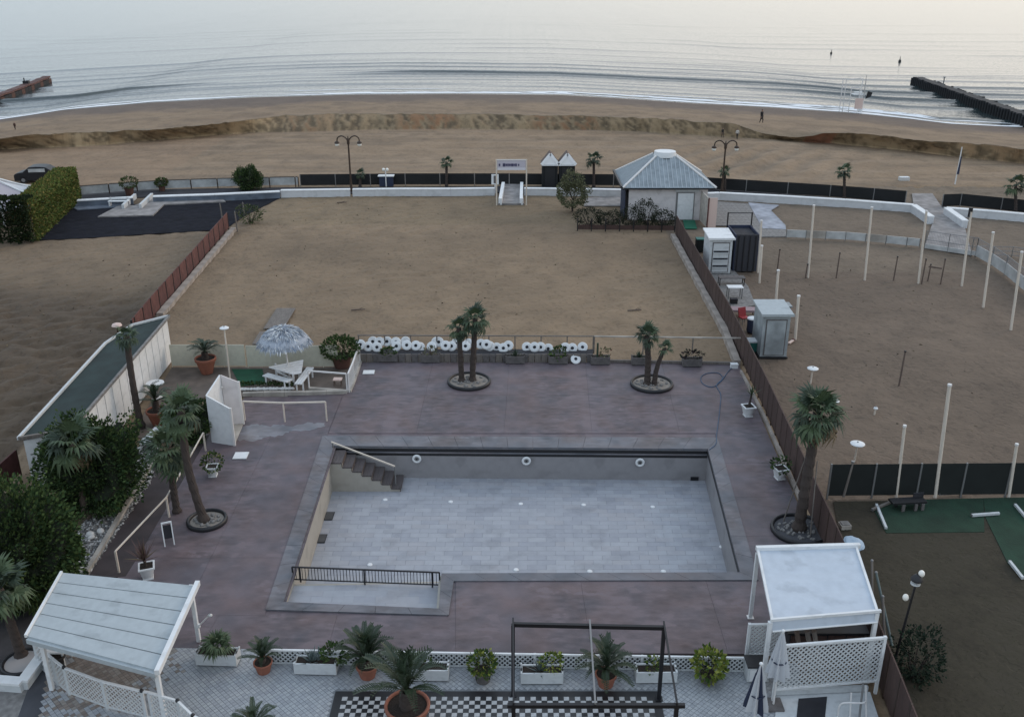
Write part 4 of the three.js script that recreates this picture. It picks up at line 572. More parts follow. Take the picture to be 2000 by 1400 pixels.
// hedge on the far left
{ const a = at(72, 470), b = at(157, 388), t = thing('clipped_hedge', 'tall clipped green hedge running towards the beach on the left', 'hedge', V(0, 0, 0)), h = up(b, 328); const d = b.clone().sub(a), nx = V(d.z, 0, -d.x).normalize().multiplyScalar(-1); const wd = 1.7; if (nx.x > 0) nx.negate();
  mesh('stems', merge(Array.from({ length: 14 }, (_, i) => { const p = a.clone().addScaledVector(d, (i + 0.5) / 14).addScaledVector(nx, wd / 2); return bar(p.clone().setY(-0.05), p.clone().setY(h * 0.9), 0.05, 0.02, 6); })), M.trunk, t);
  foliage(t, 15000, 0.20, HEDGE, (r) => { const u = r(), f = r(), lump = 0.25 * (fbm(u * 26, f * 9, 3, 61) - 0.5); let p, dir; if (f < 0.55) { const y = r() * h; p = a.clone().addScaledVector(d, u).setY(y).addScaledVector(nx, 0.12 * r() + lump); dir = nx.clone().negate(); } else if (f < 0.85) { p = a.clone().addScaledVector(d, u).addScaledVector(nx, r() * wd).setY(h * (0.97 + 0.03 * r()) + lump * 0.6); dir = V(0, 1, 0); } else { p = (r() < 0.5 ? a : b).clone().addScaledVector(nx, r() * wd).setY(r() * h); dir = d.clone().normalize().multiplyScalar(p.distanceTo(a) < 2.5 ? -1 : 1); } return { p, dir }; }, 33);
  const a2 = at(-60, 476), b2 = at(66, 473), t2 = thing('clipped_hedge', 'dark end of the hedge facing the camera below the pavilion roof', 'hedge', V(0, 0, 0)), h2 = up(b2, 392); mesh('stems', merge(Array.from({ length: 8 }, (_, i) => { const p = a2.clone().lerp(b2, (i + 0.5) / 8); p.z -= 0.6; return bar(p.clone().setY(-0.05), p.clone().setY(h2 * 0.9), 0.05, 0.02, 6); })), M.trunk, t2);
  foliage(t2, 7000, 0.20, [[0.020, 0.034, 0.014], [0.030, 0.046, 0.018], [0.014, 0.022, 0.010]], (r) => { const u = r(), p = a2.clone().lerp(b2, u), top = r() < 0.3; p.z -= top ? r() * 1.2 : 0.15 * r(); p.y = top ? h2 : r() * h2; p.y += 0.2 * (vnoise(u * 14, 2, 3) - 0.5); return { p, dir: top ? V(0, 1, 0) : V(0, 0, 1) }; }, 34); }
// pavilion with a pointed white canvas roof behind the hedge
{ const c = at(-6, 418), t = thing('pavilion', 'pavilion with a pointed white canvas roof behind the hedge', 'pavilion', c), hA = up(c, 345), hE = up(c, 388) , R = 4.9; const R8 = 8;
  for (let i = 0; i < R8; i++) { const a0 = i / R8 * 6.2832 + 0.2, a1 = (i + 1) / R8 * 6.2832 + 0.2, p = (a, r, y) => [Math.cos(a) * r, y, Math.sin(a) * r]; const pos = []; const N = 5; for (let k = 0; k < N; k++) { const f0 = k / N, f1 = (k + 1) / N, y = (f) => lerp(hA, hE, Math.pow(f, 0.8)); const A = p(a0, R * f0, y(f0)), B = p(a1, R * f0, y(f0)), C = p(a1, R * f1, y(f1)), D = p(a0, R * f1, y(f1)); pos.push(...A, ...B, ...C, ...A, ...C, ...D); } mesh('roof_panel', tris(pos), i % 2 ? M.canvas : mat('canvasPink' + i, [0.40, 0.37, 0.40], 0.85), t); mesh('hip_beam', tube([V(0, hA + 0.05, 0), V(Math.cos(a0) * R * 0.5, lerp(hA, hE, 0.57) + 0.05, Math.sin(a0) * R * 0.5), V(Math.cos(a0) * R, hE + 0.05, Math.sin(a0) * R)], 0.07, 8, 6), M.white, t); mesh('gutter', beam(V(Math.cos(a0) * R, hE - 0.04, Math.sin(a0) * R), V(Math.cos(a1) * R, hE - 0.04, Math.sin(a1) * R), 0.14, 0.14), M.roofZinc, t); if (i % 2) mesh('post', beam(V(Math.cos(a0) * (R - 0.2), 0, Math.sin(a0) * (R - 0.2)), V(Math.cos(a0) * (R - 0.2), hE - 0.1, Math.sin(a0) * (R - 0.2)), 0.14, 0.14), M.white, t); } }
// dark car behind the hedge
{ const p = at(78, 354), t = thing('parked_car', 'dark car on the sand, half hidden behind the hedge', 'car', p, 0.15), s = new THREE.Shape(); s.moveTo(-2, 0.3); s.lineTo(-2, 0.75); s.quadraticCurveTo(-1.9, 0.95, -1.2, 1.0); s.lineTo(-0.6, 1.45); s.quadraticCurveTo(0.2, 1.55, 0.9, 1.42); s.lineTo(1.5, 1.02); s.quadraticCurveTo(2.05, 0.98, 2.05, 0.7); s.lineTo(2.05, 0.3); s.closePath(); const g = new THREE.ExtrudeGeometry(s, { depth: 1.6, bevelEnabled: true, bevelSize: 0.06, bevelThickness: 0.06, bevelSegments: 2 }); g.translate(0, 0, -0.8); mesh('body', g, M.blackMetal, t); mesh('side_window', box(1.5, 0.32, 0.02, 0.1, 1.05, 0.87), M.glassPanel, t); for (const x of [-1.25, 1.25]) for (const z of [-0.75, 0.75]) { const w = mesh('wheel', new THREE.CylinderGeometry(0.32, 0.32, 0.22, 18).rotateX(Math.PI / 2).translate(x, 0.32, z), M.black, t); mesh('rim', new THREE.CylinderGeometry(0.18, 0.18, 0.24, 12).rotateX(Math.PI / 2).translate(x, 0.32, z), M.greyMetal, w); } }
// kiosk with hipped zinc roof
{
  const bl = at(1226, 428), br = at(1356, 428), t = thing('beach_kiosk', 'white walled kiosk with a hipped grey metal roof and a white cap', 'kiosk', V(0, 0, 0)); const z0 = bl.z, w0 = bl.x, w1 = at(1378, 428).x, dep = 5.6, hE = up(bl, 365), hR = up(V(0, 0, z0 - dep / 2), 299), cx = (w0 + w1) / 2, ov = 0.55;
  mesh('wall', wallPrism(V(w0, 0, z0), V(w1, 0, z0), hE - 0.05, hE - 0.05, 0.2, -0.05), M.plaster, t); mesh('wall', wallPrism(V(w0, 0, z0 - dep), V(w1, 0, z0 - dep), hE - 0.05, hE - 0.05, 0.2, -0.05), M.plaster, t); for (const x of [w0 + 0.1, w1 - 0.1]) mesh('wall', wallPrism(V(x, 0, z0 - 0.1), V(x, 0, z0 - dep + 0.1), hE - 0.05, hE - 0.05, 0.2, -0.05), M.plaster, t);
  mesh('fascia', box(w1 - w0 + 2 * ov, 0.12, dep + 2 * ov, cx, hE - 0.1, z0 - dep / 2), M.blackMetal, t);
  const X0 = w0 - ov - 0.03, X1 = w1 + ov + 0.03, Z0 = z0 + ov + 0.03, Z1 = z0 - dep - ov - 0.03, rw = 0.85, cz = (Z0 + Z1) / 2, y0 = hE + 0.03, y1 = hR - 0.15; const c = [V(X0, y0, Z0), V(X1, y0, Z0), V(X1, y0, Z1), V(X0, y0, Z1)], k = [V(cx - rw, y1, cz + rw * 0.8), V(cx + rw, y1, cz + rw * 0.8), V(cx + rw, y1, cz - rw * 0.8), V(cx - rw, y1, cz - rw * 0.8)];
  for (let i = 0; i < 4; i++) { const j = (i + 1) % 4, A = c[i], B = c[j], C = k[j], D = k[i], f = mesh('roof_face', tris([...A.toArray(), ...B.toArray(), ...C.toArray(), ...A.toArray(), ...C.toArray(), ...D.toArray()], [0, 0, 6, 0, 4, 4, 0, 0, 4, 4, 2, 4]), M.roofZinc, t); const n = Math.round(A.distanceTo(B) / 0.34), ribs = []; for (let q = 1; q < n; q++) { const u = q / n, lo = A.clone().lerp(B, u), run = A.clone().lerp(B, u), e0 = Math.abs(u - 0.5) * 2, wl = A.distanceTo(B) / 2, wt = D.distanceTo(C) / 2, off = Math.abs(u - 0.5) * 2 * wl; const v = off <= wt ? 1 : (wl - off) / (wl - wt); if (v < 0.05) continue; const dirUp = D.clone().lerp(C, 0.5).sub(A.clone().lerp(B, 0.5)); ribs.push(beam(lo.clone().add(V(0, 0.02, 0)), lo.clone().addScaledVector(dirUp, v).add(V(0, 0.02, 0)), 0.05, 0.035)); } mesh('seam', merge(ribs), M.zincRib, f); mesh('ridge_cap', tube([c[i].clone().add(V(0, 0.03, 0)), k[i].clone().add(V(0, 0.03, 0))], 0.09, 3, 8), M.whiteMetal, t); }
  mesh('roof_cap', new THREE.CylinderGeometry(0.88, 0.95, 0.42, 26).translate(cx, y1 + 0.12, cz), M.white, t); mesh('cap_neck', new THREE.CylinderGeometry(0.8, 0.8, 0.16, 24).translate(cx, y1 - 0.06, cz), M.blackMetal, t);
  mesh('side_shutter', wallPrism(V(w0 - 0.32, 0, z0 + 0.2), V(w0 - 0.32, 0, z0 - 2.6), hE - 0.12, hE - 0.12, 0.06, 0), M.navy, t); const gl = mesh('side_gutter', beam(V(X0 - 0.08, y0 + 0.05, Z0), V(X0 - 0.08, y0 + 0.1, Z1), 0.14, 0.2), M.black, t);
  const dx = atZ(1338, 400, z0 + 0.12).x; mesh('door_frame', box(1.5, hE - 0.35, 0.06, dx, 0.0, z0 + 0.13), M.greyMetal, t); mesh('door', box(1.28, hE - 0.5, 0.05, dx + 0.03, 0.02, z0 + 0.18), M.white, t); mesh('sign_board', box(1.9, 0.3, 0.06, dx + 0.1, hE - 0.36, z0 + 0.16), M.planterWhite, t);
  // pink side screen projecting toward the camera
  const a = V(w1 - 0.5, 0, z0 + 0.15), b = at(1372, 444).setY(0); mesh('side_screen', wallPrism(V(a.x, 0, a.z), V(a.x + 0.1, 0, b.z), hE - 0.3, hE - 0.3, 0.08, 0), M.cream, t); mesh('screen_edge', beam(V(a.x + 0.1, 0, b.z + 0.06), V(a.x + 0.1, hE - 0.28, b.z + 0.06), 0.1, 0.1), M.rust, t); mesh('side_screen', wallPrism(V(a.x + 0.1, 0, b.z), V(a.x + 0.8, 0, b.z), hE - 0.3, hE - 0.3, 0.07, 0), M.pinkPole, t);
  mesh('down_pipe', bar(at(1378, 440), at(1378, 440).setY(hE - 0.5), 0.07), M.creamPole, t);
  mesh('green_mat', slab(PX([[1334, 430], [1357, 430], [1362, 447], [1338, 447]]), 0, 0.03), mat('matGreen', [0.01, 0.11, 0.06], 0.9), t);
}
// olive bush and planted bed with its dark fence
{ const p = at(1118, 412), t = thing('olive_tree', 'small olive coloured tree before the white wall, right of the gabled huts', 'tree', p); mesh('trunk', bar(V(0, -0.05, 0), V(0.05, 1.1, 0), 0.08, 0.06), M.trunk, t); for (let i = 0; i < 5; i++) mesh('branch', bar(V(0.05, 0.9, 0), V(Math.cos(i * 1.3) * 0.7, 1.9 + 0.3 * (i % 3), Math.sin(i * 1.3) * 0.7), 0.045, 0.015), M.trunk, t); const f = foliage(t, 4200, 0.14, OLIVE, (r) => { const b = blob(0, 1.5, 0, 1.3, 1.05, 1.1, 0.5, 2.6, 6)(r); if (r() < 0.25) return blob(-0.1, 2.6, 0, 0.85, 0.85, 0.7, 0.5, 2.6, 7)(r); return b; }, 41, 'crown'); }
{ const F0 = panelFence('low dark fence round the planted bed before the kiosk', PX([[1128, 449], [1220, 450], [1318, 451]]), 0.42, 1.1, M.brownWood, M.blackMetal, { pr: 0.05, over: 0.5 });
  [[1150, 440, 1.2, 0.75], [1190, 441, 1.0, 0.6], [1236, 441, 1.0, 0.75], [1262, 438, 0.9, 1.0], [1296, 441, 0.9, 0.62]].forEach(([x, y, w, h], i) => shrub(['dark shrub in the bed before the kiosk, next to the olive tree', 'second dark shrub in the bed before the kiosk, counted from the olive tree', 'middle dark shrub in the bed before the kiosk', 'taller twiggy shrub in the bed before the kiosk', 'dark shrub in the bed before the kiosk, next to the brown fence'][i], at(x, y), [w, h, 0.6], 900, 0.15, [[0.030, 0.034, 0.026], [0.022, 0.026, 0.016], [0.040, 0.046, 0.026]], { seed: 60 + i, lump: 0.5, freq: 3, group: 'dark shrubs in the bed before the kiosk' }));
  struct('bed_slab', slab(PX([[1140, 402], [1222, 402], [1224, 384], [1146, 386]]), -0.05, 0.01), M.concrete, 'grey paved strip behind the olive tree'); }
// beach people, buoys, jetties, lifeguard tower
function person(label, p, turn, o) {
  const t = thing('person', label, 'person', p, turn, null), H = o.h || 1.72, k = H / 1.72, B = [], s = o.step || 0.18;
  const J = { hip: [0, 0.93, 0], chest: [0, 1.28, 0.02], neck: [0, 1.46, 0.02], head: [0, 1.60, 0.04] };
  const add = (a, b, r0, r1) => B.push([a.map((v) => v * k), b.map((v) => v * k), r0 * k, r1 * k]);
  add(J.hip, J.chest, 0.135, 0.165); add([-0.13, 1.38, 0], [0.13, 1.38, 0], 0.085, 0.085); add(J.chest, J.neck, 0.12, 0.055); add(J.neck, J.head, 0.055, 0.07); add([0, 1.57, 0.03], [0, 1.64, 0.03], 0.088, 0.095);
  for (const q of [-1, 1]) { const f = q * s, kn = [q * 0.10, 0.49, f * 0.55 + 0.06], an = [q * 0.10, 0.09, f - 0.02]; add([q * 0.09, 0.90, 0], kn, 0.095, 0.062); add(kn, an, 0.06, 0.042); add(an, [q * 0.12, 0.045, f + 0.16], 0.045, 0.04); const el = [q * 0.25, 1.12, -f * 0.4 - 0.02], wr = [q * 0.23, 0.90, -f * 0.5 + 0.12]; add([q * 0.18, 1.38, 0], el, 0.058, 0.046); add(el, wr, 0.044, 0.032); add(wr, [q * 0.22, 0.83, -f * 0.5 + 0.15], 0.034, 0.026); for (let i = 0; i < 4; i++) add([q * (0.205 + i * 0.012), 0.83, -f * 0.5 + 0.13 + i * 0.014], [q * 0.205, 0.755, -f * 0.5 + 0.14 + i * 0.014], 0.011, 0.009); add([q * 0.215, 0.86, -f * 0.5 + 0.15], [q * 0.19, 0.81, -f * 0.5 + 0.2], 0.012, 0.009); }
  if (o.coat) add([0, 1.0, 0], [0, 0.72, 0], 0.15, 0.19);
  const N = 72, mc = new MarchingCubes(N, M.leaf, false, false, 60000); mc.isolation = 0; const S = 0.95 * k;
  for (let z = 0; z < N; z++) for (let y = 0; y < N; y++) for (let x = 0; x < N; x++) {
    const P = [(x / N * 2 - 1) * S, (y / N * 2 - 1) * S + 0.9 * k, (z / N * 2 - 1) * S]; let d = 9;
    if (Math.abs(P[0]) < 0.45 && Math.abs(P[2]) < 0.5) for (const [a, b, r0, r1] of B) { const ab = [b[0] - a[0], b[1] - a[1], b[2] - a[2]], ap = [P[0] - a[0], P[1] - a[1], P[2] - a[2]], L = ab[0] ** 2 + ab[1] ** 2 + ab[2] ** 2, h = clamp((ap[0] * ab[0] + ap[1] * ab[1] + ap[2] * ab[2]) / L), e = Math.hypot(ap[0] - ab[0] * h, ap[1] - ab[1] * h, ap[2] - ab[2] * h) - lerp(r0, r1, h), w = 0.035, m = Math.max(w - Math.abs(d - e), 0) / w; d = Math.min(d, e) - m * m * w * 0.25; }
    mc.field[z * N * N + y * N + x] = -d;
  }
  mc.update(); const n = mc.count, ps = [], cs = []; for (let i = 0; i < n; i++) { const x = mc.positionArray[i * 3] * S, y = mc.positionArray[i * 3 + 1] * S + 0.9 * k, z = mc.positionArray[i * 3 + 2] * S; ps.push(x, y, z); const yy = y / k, c = yy > 1.47 ? [0.30, 0.19, 0.14] : yy < 0.10 ? [0.02, 0.02, 0.02] : (yy < 0.86 && Math.abs(x) > 0.17 * k) ? [0.30, 0.19, 0.14] : yy < (o.coat ? 0.62 : 0.95) ? o.legs : o.top; cs.push(...c); }
  const g = tris(ps); g.setAttribute('color', new THREE.Float32BufferAttribute(cs, 3)); mesh('body', g, M.skin || mat('skin', [1, 1, 1], 0.8, { vertexColors: true }), t);
  const hair = new THREE.SphereGeometry(0.108 * k, 14, 10, 0, 6.283, 0, 1.75); hair.rotateX(-0.5); hair.translate(0, 1.645 * k, 0.018 * k); mesh('hair', hair, M.bronze, t); mesh('nose', new THREE.ConeGeometry(0.016, 0.04, 6).rotateX(1.4).translate(0, 1.60 * k, 0.135 * k), M.skinTone || mat('skinTone', [0.30, 0.19, 0.14], 0.7), t); for (const q of [-1, 1]) mesh('eye', new THREE.SphereGeometry(0.011, 8, 6).translate(q * 0.035, 1.625 * k, 0.118 * k), M.black, t);
  return t;
}
const beachY = (x, z) => { const d = zFoot(x) - z, run = 2.7; return d < 0 ? 0 : d < run ? 1.5 * d / run : lerp(1.5, 0.6, clamp((d - run) / 6)); };
{ const p = at(1487, 241, 0.45); person('person in a long black coat walking near the gap in the sand bank', p, 0.5, { h: 1.78, top: [0.012, 0.011, 0.012], legs: [0.010, 0.010, 0.011], coat: true });
  person('person in dark clothes walking below the sand bank', at(1411, 268, 0), 0.3, { h: 1.15, top: [0.03, 0.025, 0.022], legs: [0.05, 0.035, 0.03] });
  person('person in a pale top and dark trousers below the sand bank', at(1440, 271, 0), -0.4, { h: 1.2, top: [0.5, 0.47, 0.43], legs: [0.02, 0.018, 0.018] });
  person('person standing far left behind the sand bank', at(29, 253, 0.6), 0.2, { h: 0.9, top: [0.05, 0.02, 0.018], legs: [0.03, 0.016, 0.016] }); }
for (const [x, y, s, lab] of [[1624, 105, 0.5, 'small dark buoy on the sea, left of the other'], [1758, 121, 0.6, 'small dark buoy on the sea, beyond the dark jetty end']]) { const t = thing('buoy', lab, 'buoy', at(x, y, SEA), 0, 'buoys on the sea'); mesh('float', lathe([[0, -0.2], [0.5 * s, 0], [0.5 * s, 0.35], [0.16 * s, 0.9 * s], [0.14 * s, 1.5 * s], [0, 1.55 * s]], 14), M.jetty, t); mesh('mast', bar(V(0, 1.4 * s, 0), V(0, 2.1 * s, 0), 0.05), M.blackMetal, t); }
{ // dark jetty on the right: deck beam over rows of piles
  const a = at(1790, 166, SEA), b = at(2110, 284, SEA), t = thing('jetty', 'long dark timber jetty running out to sea on the right', 'jetty', V(0, 0, 0)), d = b.clone().sub(a), L = d.length(), n = V(-d.z, 0, d.x).normalize();
  for (let i = 0; i < 30; i++) { const c = a.clone().addScaledVector(d, (i + 0.5) / 30), e = d.clone().multiplyScalar(0.48 / 30); mesh('deck_section', beam(c.clone().sub(e).setY(0.75), c.clone().add(e).setY(0.75), 1.5, 0.4), M.jetty, t); }
  for (let i = 0; i <= 64; i++) for (const s of [-1, 1]) { const c = a.clone().addScaledVector(d, i / 64).addScaledVector(n, s * 0.85); mesh('pile', bar(c.clone().setY(-2), c.clone().setY(0.75 + 0.35 * hash(i, s + 1, 4)), 0.22, 0.2, 7), M.jetty, t); }
  const pp = a.clone().addScaledVector(d, 0.22); const m = thing('jetty_post', 'short pale post standing on the dark jetty', 'post', pp.setY(0.95)); mesh('post', bar(V(0, 0, 0), V(0, 1.3, 0), 0.1), M.greyMetal, m); mesh('cap', box(0.3, 0.12, 0.3, 0, 1.3), M.greyMetal, m);
  const a2 = at(93, 161, SEA), b2 = at(-90, 234, SEA), t2 = thing('jetty', 'reddish stone topped jetty running out to sea on the left', 'jetty', V(0, 0, 0)), d2 = b2.clone().sub(a2), n2 = V(-d2.z, 0, d2.x).normalize();
  for (let i = 0; i < 26; i++) { const c = a2.clone().addScaledVector(d2, (i + 0.5) / 26), e = d2.clone().multiplyScalar(0.47 / 26), hh = 0.42 + 0.2 * hash(i, 2, 8); mesh('top_block', beam(c.clone().sub(e).setY(hh), c.clone().add(e).setY(hh), 1.25, 0.3), M.jettyRed, t2); mesh('side_block', beam(c.clone().sub(e).setY(-0.35), c.clone().add(e).setY(-0.35), 1.4, 1.2), i % 3 ? M.jetty : M.brownPot, t2); }
  const q = a2.clone().addScaledVector(d2, 0.27), c = thing('jetty_box', 'small dark box with a post on the left jetty', 'box', q.setY(0.7)); mesh('body', box(1.0, 0.45, 0.6), M.blackMetal, c); mesh('post', bar(V(-0.3, 0.4, 0), V(-0.3, 0.95, 0), 0.1), M.blackMetal, c); mesh('lid', box(0.5, 0.12, 0.6, 0.4, 0.45), M.greyMetal, c); }
{ // lifeguard tower
  const p = at(1662, 219, SEA), m = mpp(p), t = thing('lifeguard_tower', 'white lifeguard tower frame standing at the water line', 'lifeguard tower', p), Hh = up(p, 150) - SEA, w = 38 * m / 2;
  for (const [x, z] of [[-w, 0.6], [-w * 0.45, 0.9], [-w, -0.8], [w * 0.45, 0.9], [w, 0.6], [w, -0.8]]) mesh('leg', bar(V(x, -0.3, z), V(x, Hh * (Math.abs(x) > w * 0.8 ? 0.95 : 0.72), z), 0.065), M.whiteMetal, t);
  mesh('platform', box(w * 1.0, 0.12, 1.5, w * 0.5, Hh * 0.5, 0), M.white, t); mesh('roof_bar', bar(V(-w, Hh * 0.92, 0.6), V(w * 0.5, Hh * 0.98, 0.6), 0.05), M.whiteMetal, t); mesh('roof_bar', bar(V(-w * 0.45, Hh * 0.72, 0.9), V(w * 0.45, Hh * 0.72, 0.9), 0.06), M.whiteMetal, t); mesh('seat_panel', box(w * 0.8, 1.5, 0.08, w * 0.5, 0.6, 0.95), M.pinkPole, t); mesh('side_panel', box(0.08, 2.6, 1.4, w * 0.92, 0.1, 0.1), M.white, t); mesh('seat', box(w * 0.8, 0.1, 0.6, w * 0.5, Hh * 0.56, 0), M.white, t);
  for (let i = 0; i < 5; i++) mesh('rung', bar(V(-w, 0.4 + i * 0.5, 0.6), V(-w * 0.45, 0.4 + i * 0.5, 0.9), 0.035), M.whiteMetal, t);
  mesh('flag_pole', bar(V(w * 0.9, Hh * 0.4, 0.9), V(w * 0.9, Hh * 1.06, 0.9), 0.035), M.greyMetal, t); mesh('flag', tris([w * 1.1, Hh * 0.40, 0.9, w * 1.75, Hh * 0.58, 0.95, w * 1.25, Hh * 0.62, 0.9, w * 1.1, Hh * 0.4, 0.9, w * 1.6, Hh * 0.46, 1, w * 1.75, Hh * 0.58, 0.95]), M.blackMetal, t); mesh('flag_arm', bar(V(w * 0.9, Hh * 0.45, 0.9), V(w * 1.2, Hh * 0.5, 0.9), 0.03), M.greyMetal, t); }
{ const p = at(1866, 360), t = thing('beach_flagpole', 'thin dark pole on the beach, right of the path', 'pole', p), h = up(p, 287); mesh('pole', bar(V(0, 0, 0), V(0.05, h, 0), 0.07, 0.05), M.whiteMetal, t); mesh('furled_flag', bar(V(0.09, h * 0.28, 0), V(0.12, h * 0.75, 0), 0.14, 0.08), M.navy, t); }
{ const p = at(1766, 352), t = thing('concrete_block', 'small white block lying on the beach sand', 'block', p); mesh('block', box(0.95, 0.3, 0.5), M.stoneWhite, t); mesh('top_edge', box(0.9, 0.05, 0.45, 0, 0.3), M.white, t); }
// ---------- brown fence and the neighbouring court on the right ----------
panelFence('long brown board fence along the right side of the terrace and sand plot', PX([[1320, 458], [1424, 650], [1497, 806], [1582, 1003], [1628, 1108], [1668, 1205]]), 1.5, 1.0, [M.brownWood, M.brownWood2, M.brownWood], M.bronze, { part: 'board_panel', pr: 0.035, t: 0.04, y0: 0.02 });
panelFence('lower end of the brown board fence beside the white awning platform', PX([[1676, 1225], [1742, 1400], [1800, 1560]]), 1.5, 1.0, [M.brownWood, M.brownWood2], M.bronze, { part: 'board_panel', pr: 0.035, t: 0.04, y0: 0.02 });
function kerbRun(label, px, w, h, m, step, name = 'kerb') { const P = along(PX(px), step), t = thing(name, label, 'kerb', V(0, 0, 0)); for (let i = 0; i + 1 < P.length; i++) { if (P[i].distanceTo(P[i + 1]) < 0.15) continue; const d = P[i + 1].clone().sub(P[i]).normalize().multiplyScalar(0.008); mesh('kerb_stone', wallPrism(P[i].clone().add(d), P[i + 1].clone().sub(d), h + 0.03 * hash(i, 1, 5), h + 0.03 * hash(i + 1, 1, 5), w * (0.92 + 0.16 * hash(i, 7, 5)), -0.15), m, t); } return t; }
kerbRun('rough pale kerb at the foot of the brown fence along the sand plot', [[1314, 462], [1416, 650], [1440, 712]], 0.36, 0.22, M.curbStone, 1.3);
kerbRun('thin beige kerb at the foot of the brown fence along the terrace', [[1447, 726], [1492, 812], [1570, 990]], 0.12, 0.10, M.curbStone, 1.4);
// white tall court posts
const CP = [[1481, 530, 431, 0.075, 'tall pale court post beside the dark container, further one'], [1484, 550, 480, 0.075, 'shorter pale court post beside the dark container, nearer one'], [1579, 540, 401, 0.075, 'first tall pale post of the far court row, from the left'], [1690, 545, 405, 0.075, 'second tall pale post of the far court row, from the left'], [1795, 551, 412, 0.075, 'third tall pale post of the far court row, from the left'], [1880, 556, 412, 0.075, 'fourth tall pale post of the far court row, with a black top'], [1922, 598, 454, 0.075, 'tall pale post at the right corner of the court'], [1976, 642, 492, 0.075, 'tall pale post at the right picture edge, halfway down the court'], [1516, 592, 528, 0.085, 'pale post standing just behind the grey booth'], [1554, 660, 578, 0.085, 'thick pinkish post right of the grey booth'], [1752, 968, 832, 0.06, 'shorter of the two pale posts rising above the dark green windbreak'], [1828, 968, 752, 0.07, 'taller of the two pale posts rising above the dark green windbreak'], [1972, 968, 868, 0.06, 'pale post at the right edge above the dark green windbreak']];
for (const [x, y, ty, r, lab] of CP) { const p = at(x, y), h = up(p, ty), t = thing('court_post', lab, 'post', p, 0, 'pale posts round the sand court'); const lean = -(x - 1000) * 0.00007 * h; mesh('post', bar(V(0, -0.2, 0), V(lean, h, 0), r, r * 0.95, 12), M.creamPole, t); mesh('cap', new THREE.CylinderGeometry(r * 1.15, r * 1.15, 0.08, 12).translate(lean, h, 0), lab.includes('black') ? M.black : M.whiteMetal, t); if (lab.includes('black')) mesh('sleeve', new THREE.CylinderGeometry(r * 1.7, r * 1.7, 0.6, 10).translate(lean, h - 0.1, -0.08), M.black, t); }
for (const [x, y, ty, lab] of [[1518, 532, 487, 'short dark stake behind the pale post near the grey booth'], [1574, 541, 516, 'short dark stake at the foot of the first pale post'], [1634, 541, 494, 'short dark stake between the first and second pale posts'], [1746, 546, 501, 'short dark stake between the second and third pale posts'], [1801, 552, 506, 'short dark stake at the foot of the third pale post'], [1813, 547, 516, 'short dark stake just right of the third pale post'], [1838, 553, 506, 'short dark stake left of the fourth pale post'], [1757, 750, 686, 'thin dark stake alone in the middle of the sand court']]) { const p = at(x, y), h = up(p, ty), t = thing('stake', lab, 'stake', p, 0, 'dark stakes in the sand court'); mesh('rod', bar(V(0, -0.2, 0), V(0.03, h, 0), 0.05, 0.045), M.oldWood, t); mesh('knob', new THREE.CylinderGeometry(0.06, 0.06, 0.06, 8).translate(0.03, h, 0), M.blackMetal, t); }
{ const a = at(1813, 530), b = at(1839, 534), s = mesh('crosspiece', beam(a.setY(0.35), b.setY(0.35), 0.08, 0.1), M.oldWood); tag(s, 'short dark board nailed between two stakes of the far court row', 'board'); }
// far court barrier of grey sheets and its gate
{ const t = panelFence('low grey sheet barrier along the far end of the sand court', PX([[1536, 464], [1660, 469], [1796, 482]]), 0.62, 1.45, [M.glassPanel, M.paleConcrete, M.glassPanel], M.greyMetal, { pr: 0.03, t: 0.06 }); }
const MESHW = mat('wire', [0.30, 0.30, 0.32], 0.6, { metalness: 0.3 });
function wireFence(label, px, h, step, o = {}) { const P = along(PX(px), step), t = thing('wire_fence', label, 'fence', V(0, 0, 0)); for (let i = 0; i < P.length; i++) { mesh('post', bar(P[i].clone().setY(-0.1), P[i].clone().setY(h), 0.035), M.greyMetal, t); if (i + 1 < P.length) { const a = P[i], b = P[i + 1], L = a.distanceTo(b), l = []; if (L < 0.2) continue; for (const y of [0.06, h * 0.5, h - 0.03]) mesh('rail', bar(a.clone().setY(y), b.clone().setY(y), 0.022), M.greyMetal, t); const n = Math.round(L / 0.11); for (let k = 1; k < n; k++) l.push(bar(a.clone().lerp(b, k / n).setY(0.06), a.clone().lerp(b, k / n).setY(h - 0.03), 0.010, 0.010, 4)); mesh('wire_panel', merge(l), MESHW, t).userData.kind = 'stuff'; if (o.base) mesh('base_panel', wallPrism(a, b, o.base, o.base, 0.05, 0.03), M.glassPanel, t); } } return t; }
wireFence('grey wire gate and fence at the end of the path, far right of the court', [[1806, 485], [1890, 498], [1906, 500]], 1.35, 1.6, { base: 0.35 });
wireFence('grey wire fence running down the right side of the sand court', [[1906, 500], [1950, 525], [2040, 600]], 1.3, 2.2, { base: 0.8 });
wireFence('low wire fence between the path and the far right sand plot', [[1906, 498], [1980, 500], [2060, 512]], 0.7, 2.5);
struct('path', slab(PX([[1782, 378], [1822, 378], [1840, 404], [1886, 446], [1900, 498], [1806, 484], [1822, 436], [1786, 408]]), -0.06, 0.02), M.concrete, 'grey path from the court up to the beach');
struct('court_paving', slab(PX([[1384, 392], [1520, 402], [1506, 410], [1536, 440], [1536, 462], [1480, 462], [1470, 440], [1384, 440]]), -0.06, 0.005), M.stoneGrey, 'grey paved corner beside the kiosk');
struct('pale_paving', slab(PX([[1462, 396], [1522, 401], [1506, 411], [1534, 440], [1536, 448], [1490, 446]]), -0.04, 0.03), mat('paleBlue', [0.36, 0.38, 0.43], 0.85, { map: T_mottle }), 'pale blue grey slabs beside the white wall');
struct('storage_paving', slab(PX([[1378, 520], [1422, 514], [1462, 560], [1476, 596], [1432, 604]]), -0.06, 0.03), M.stoneGrey, 'grey concrete strip between the booths along the fence');
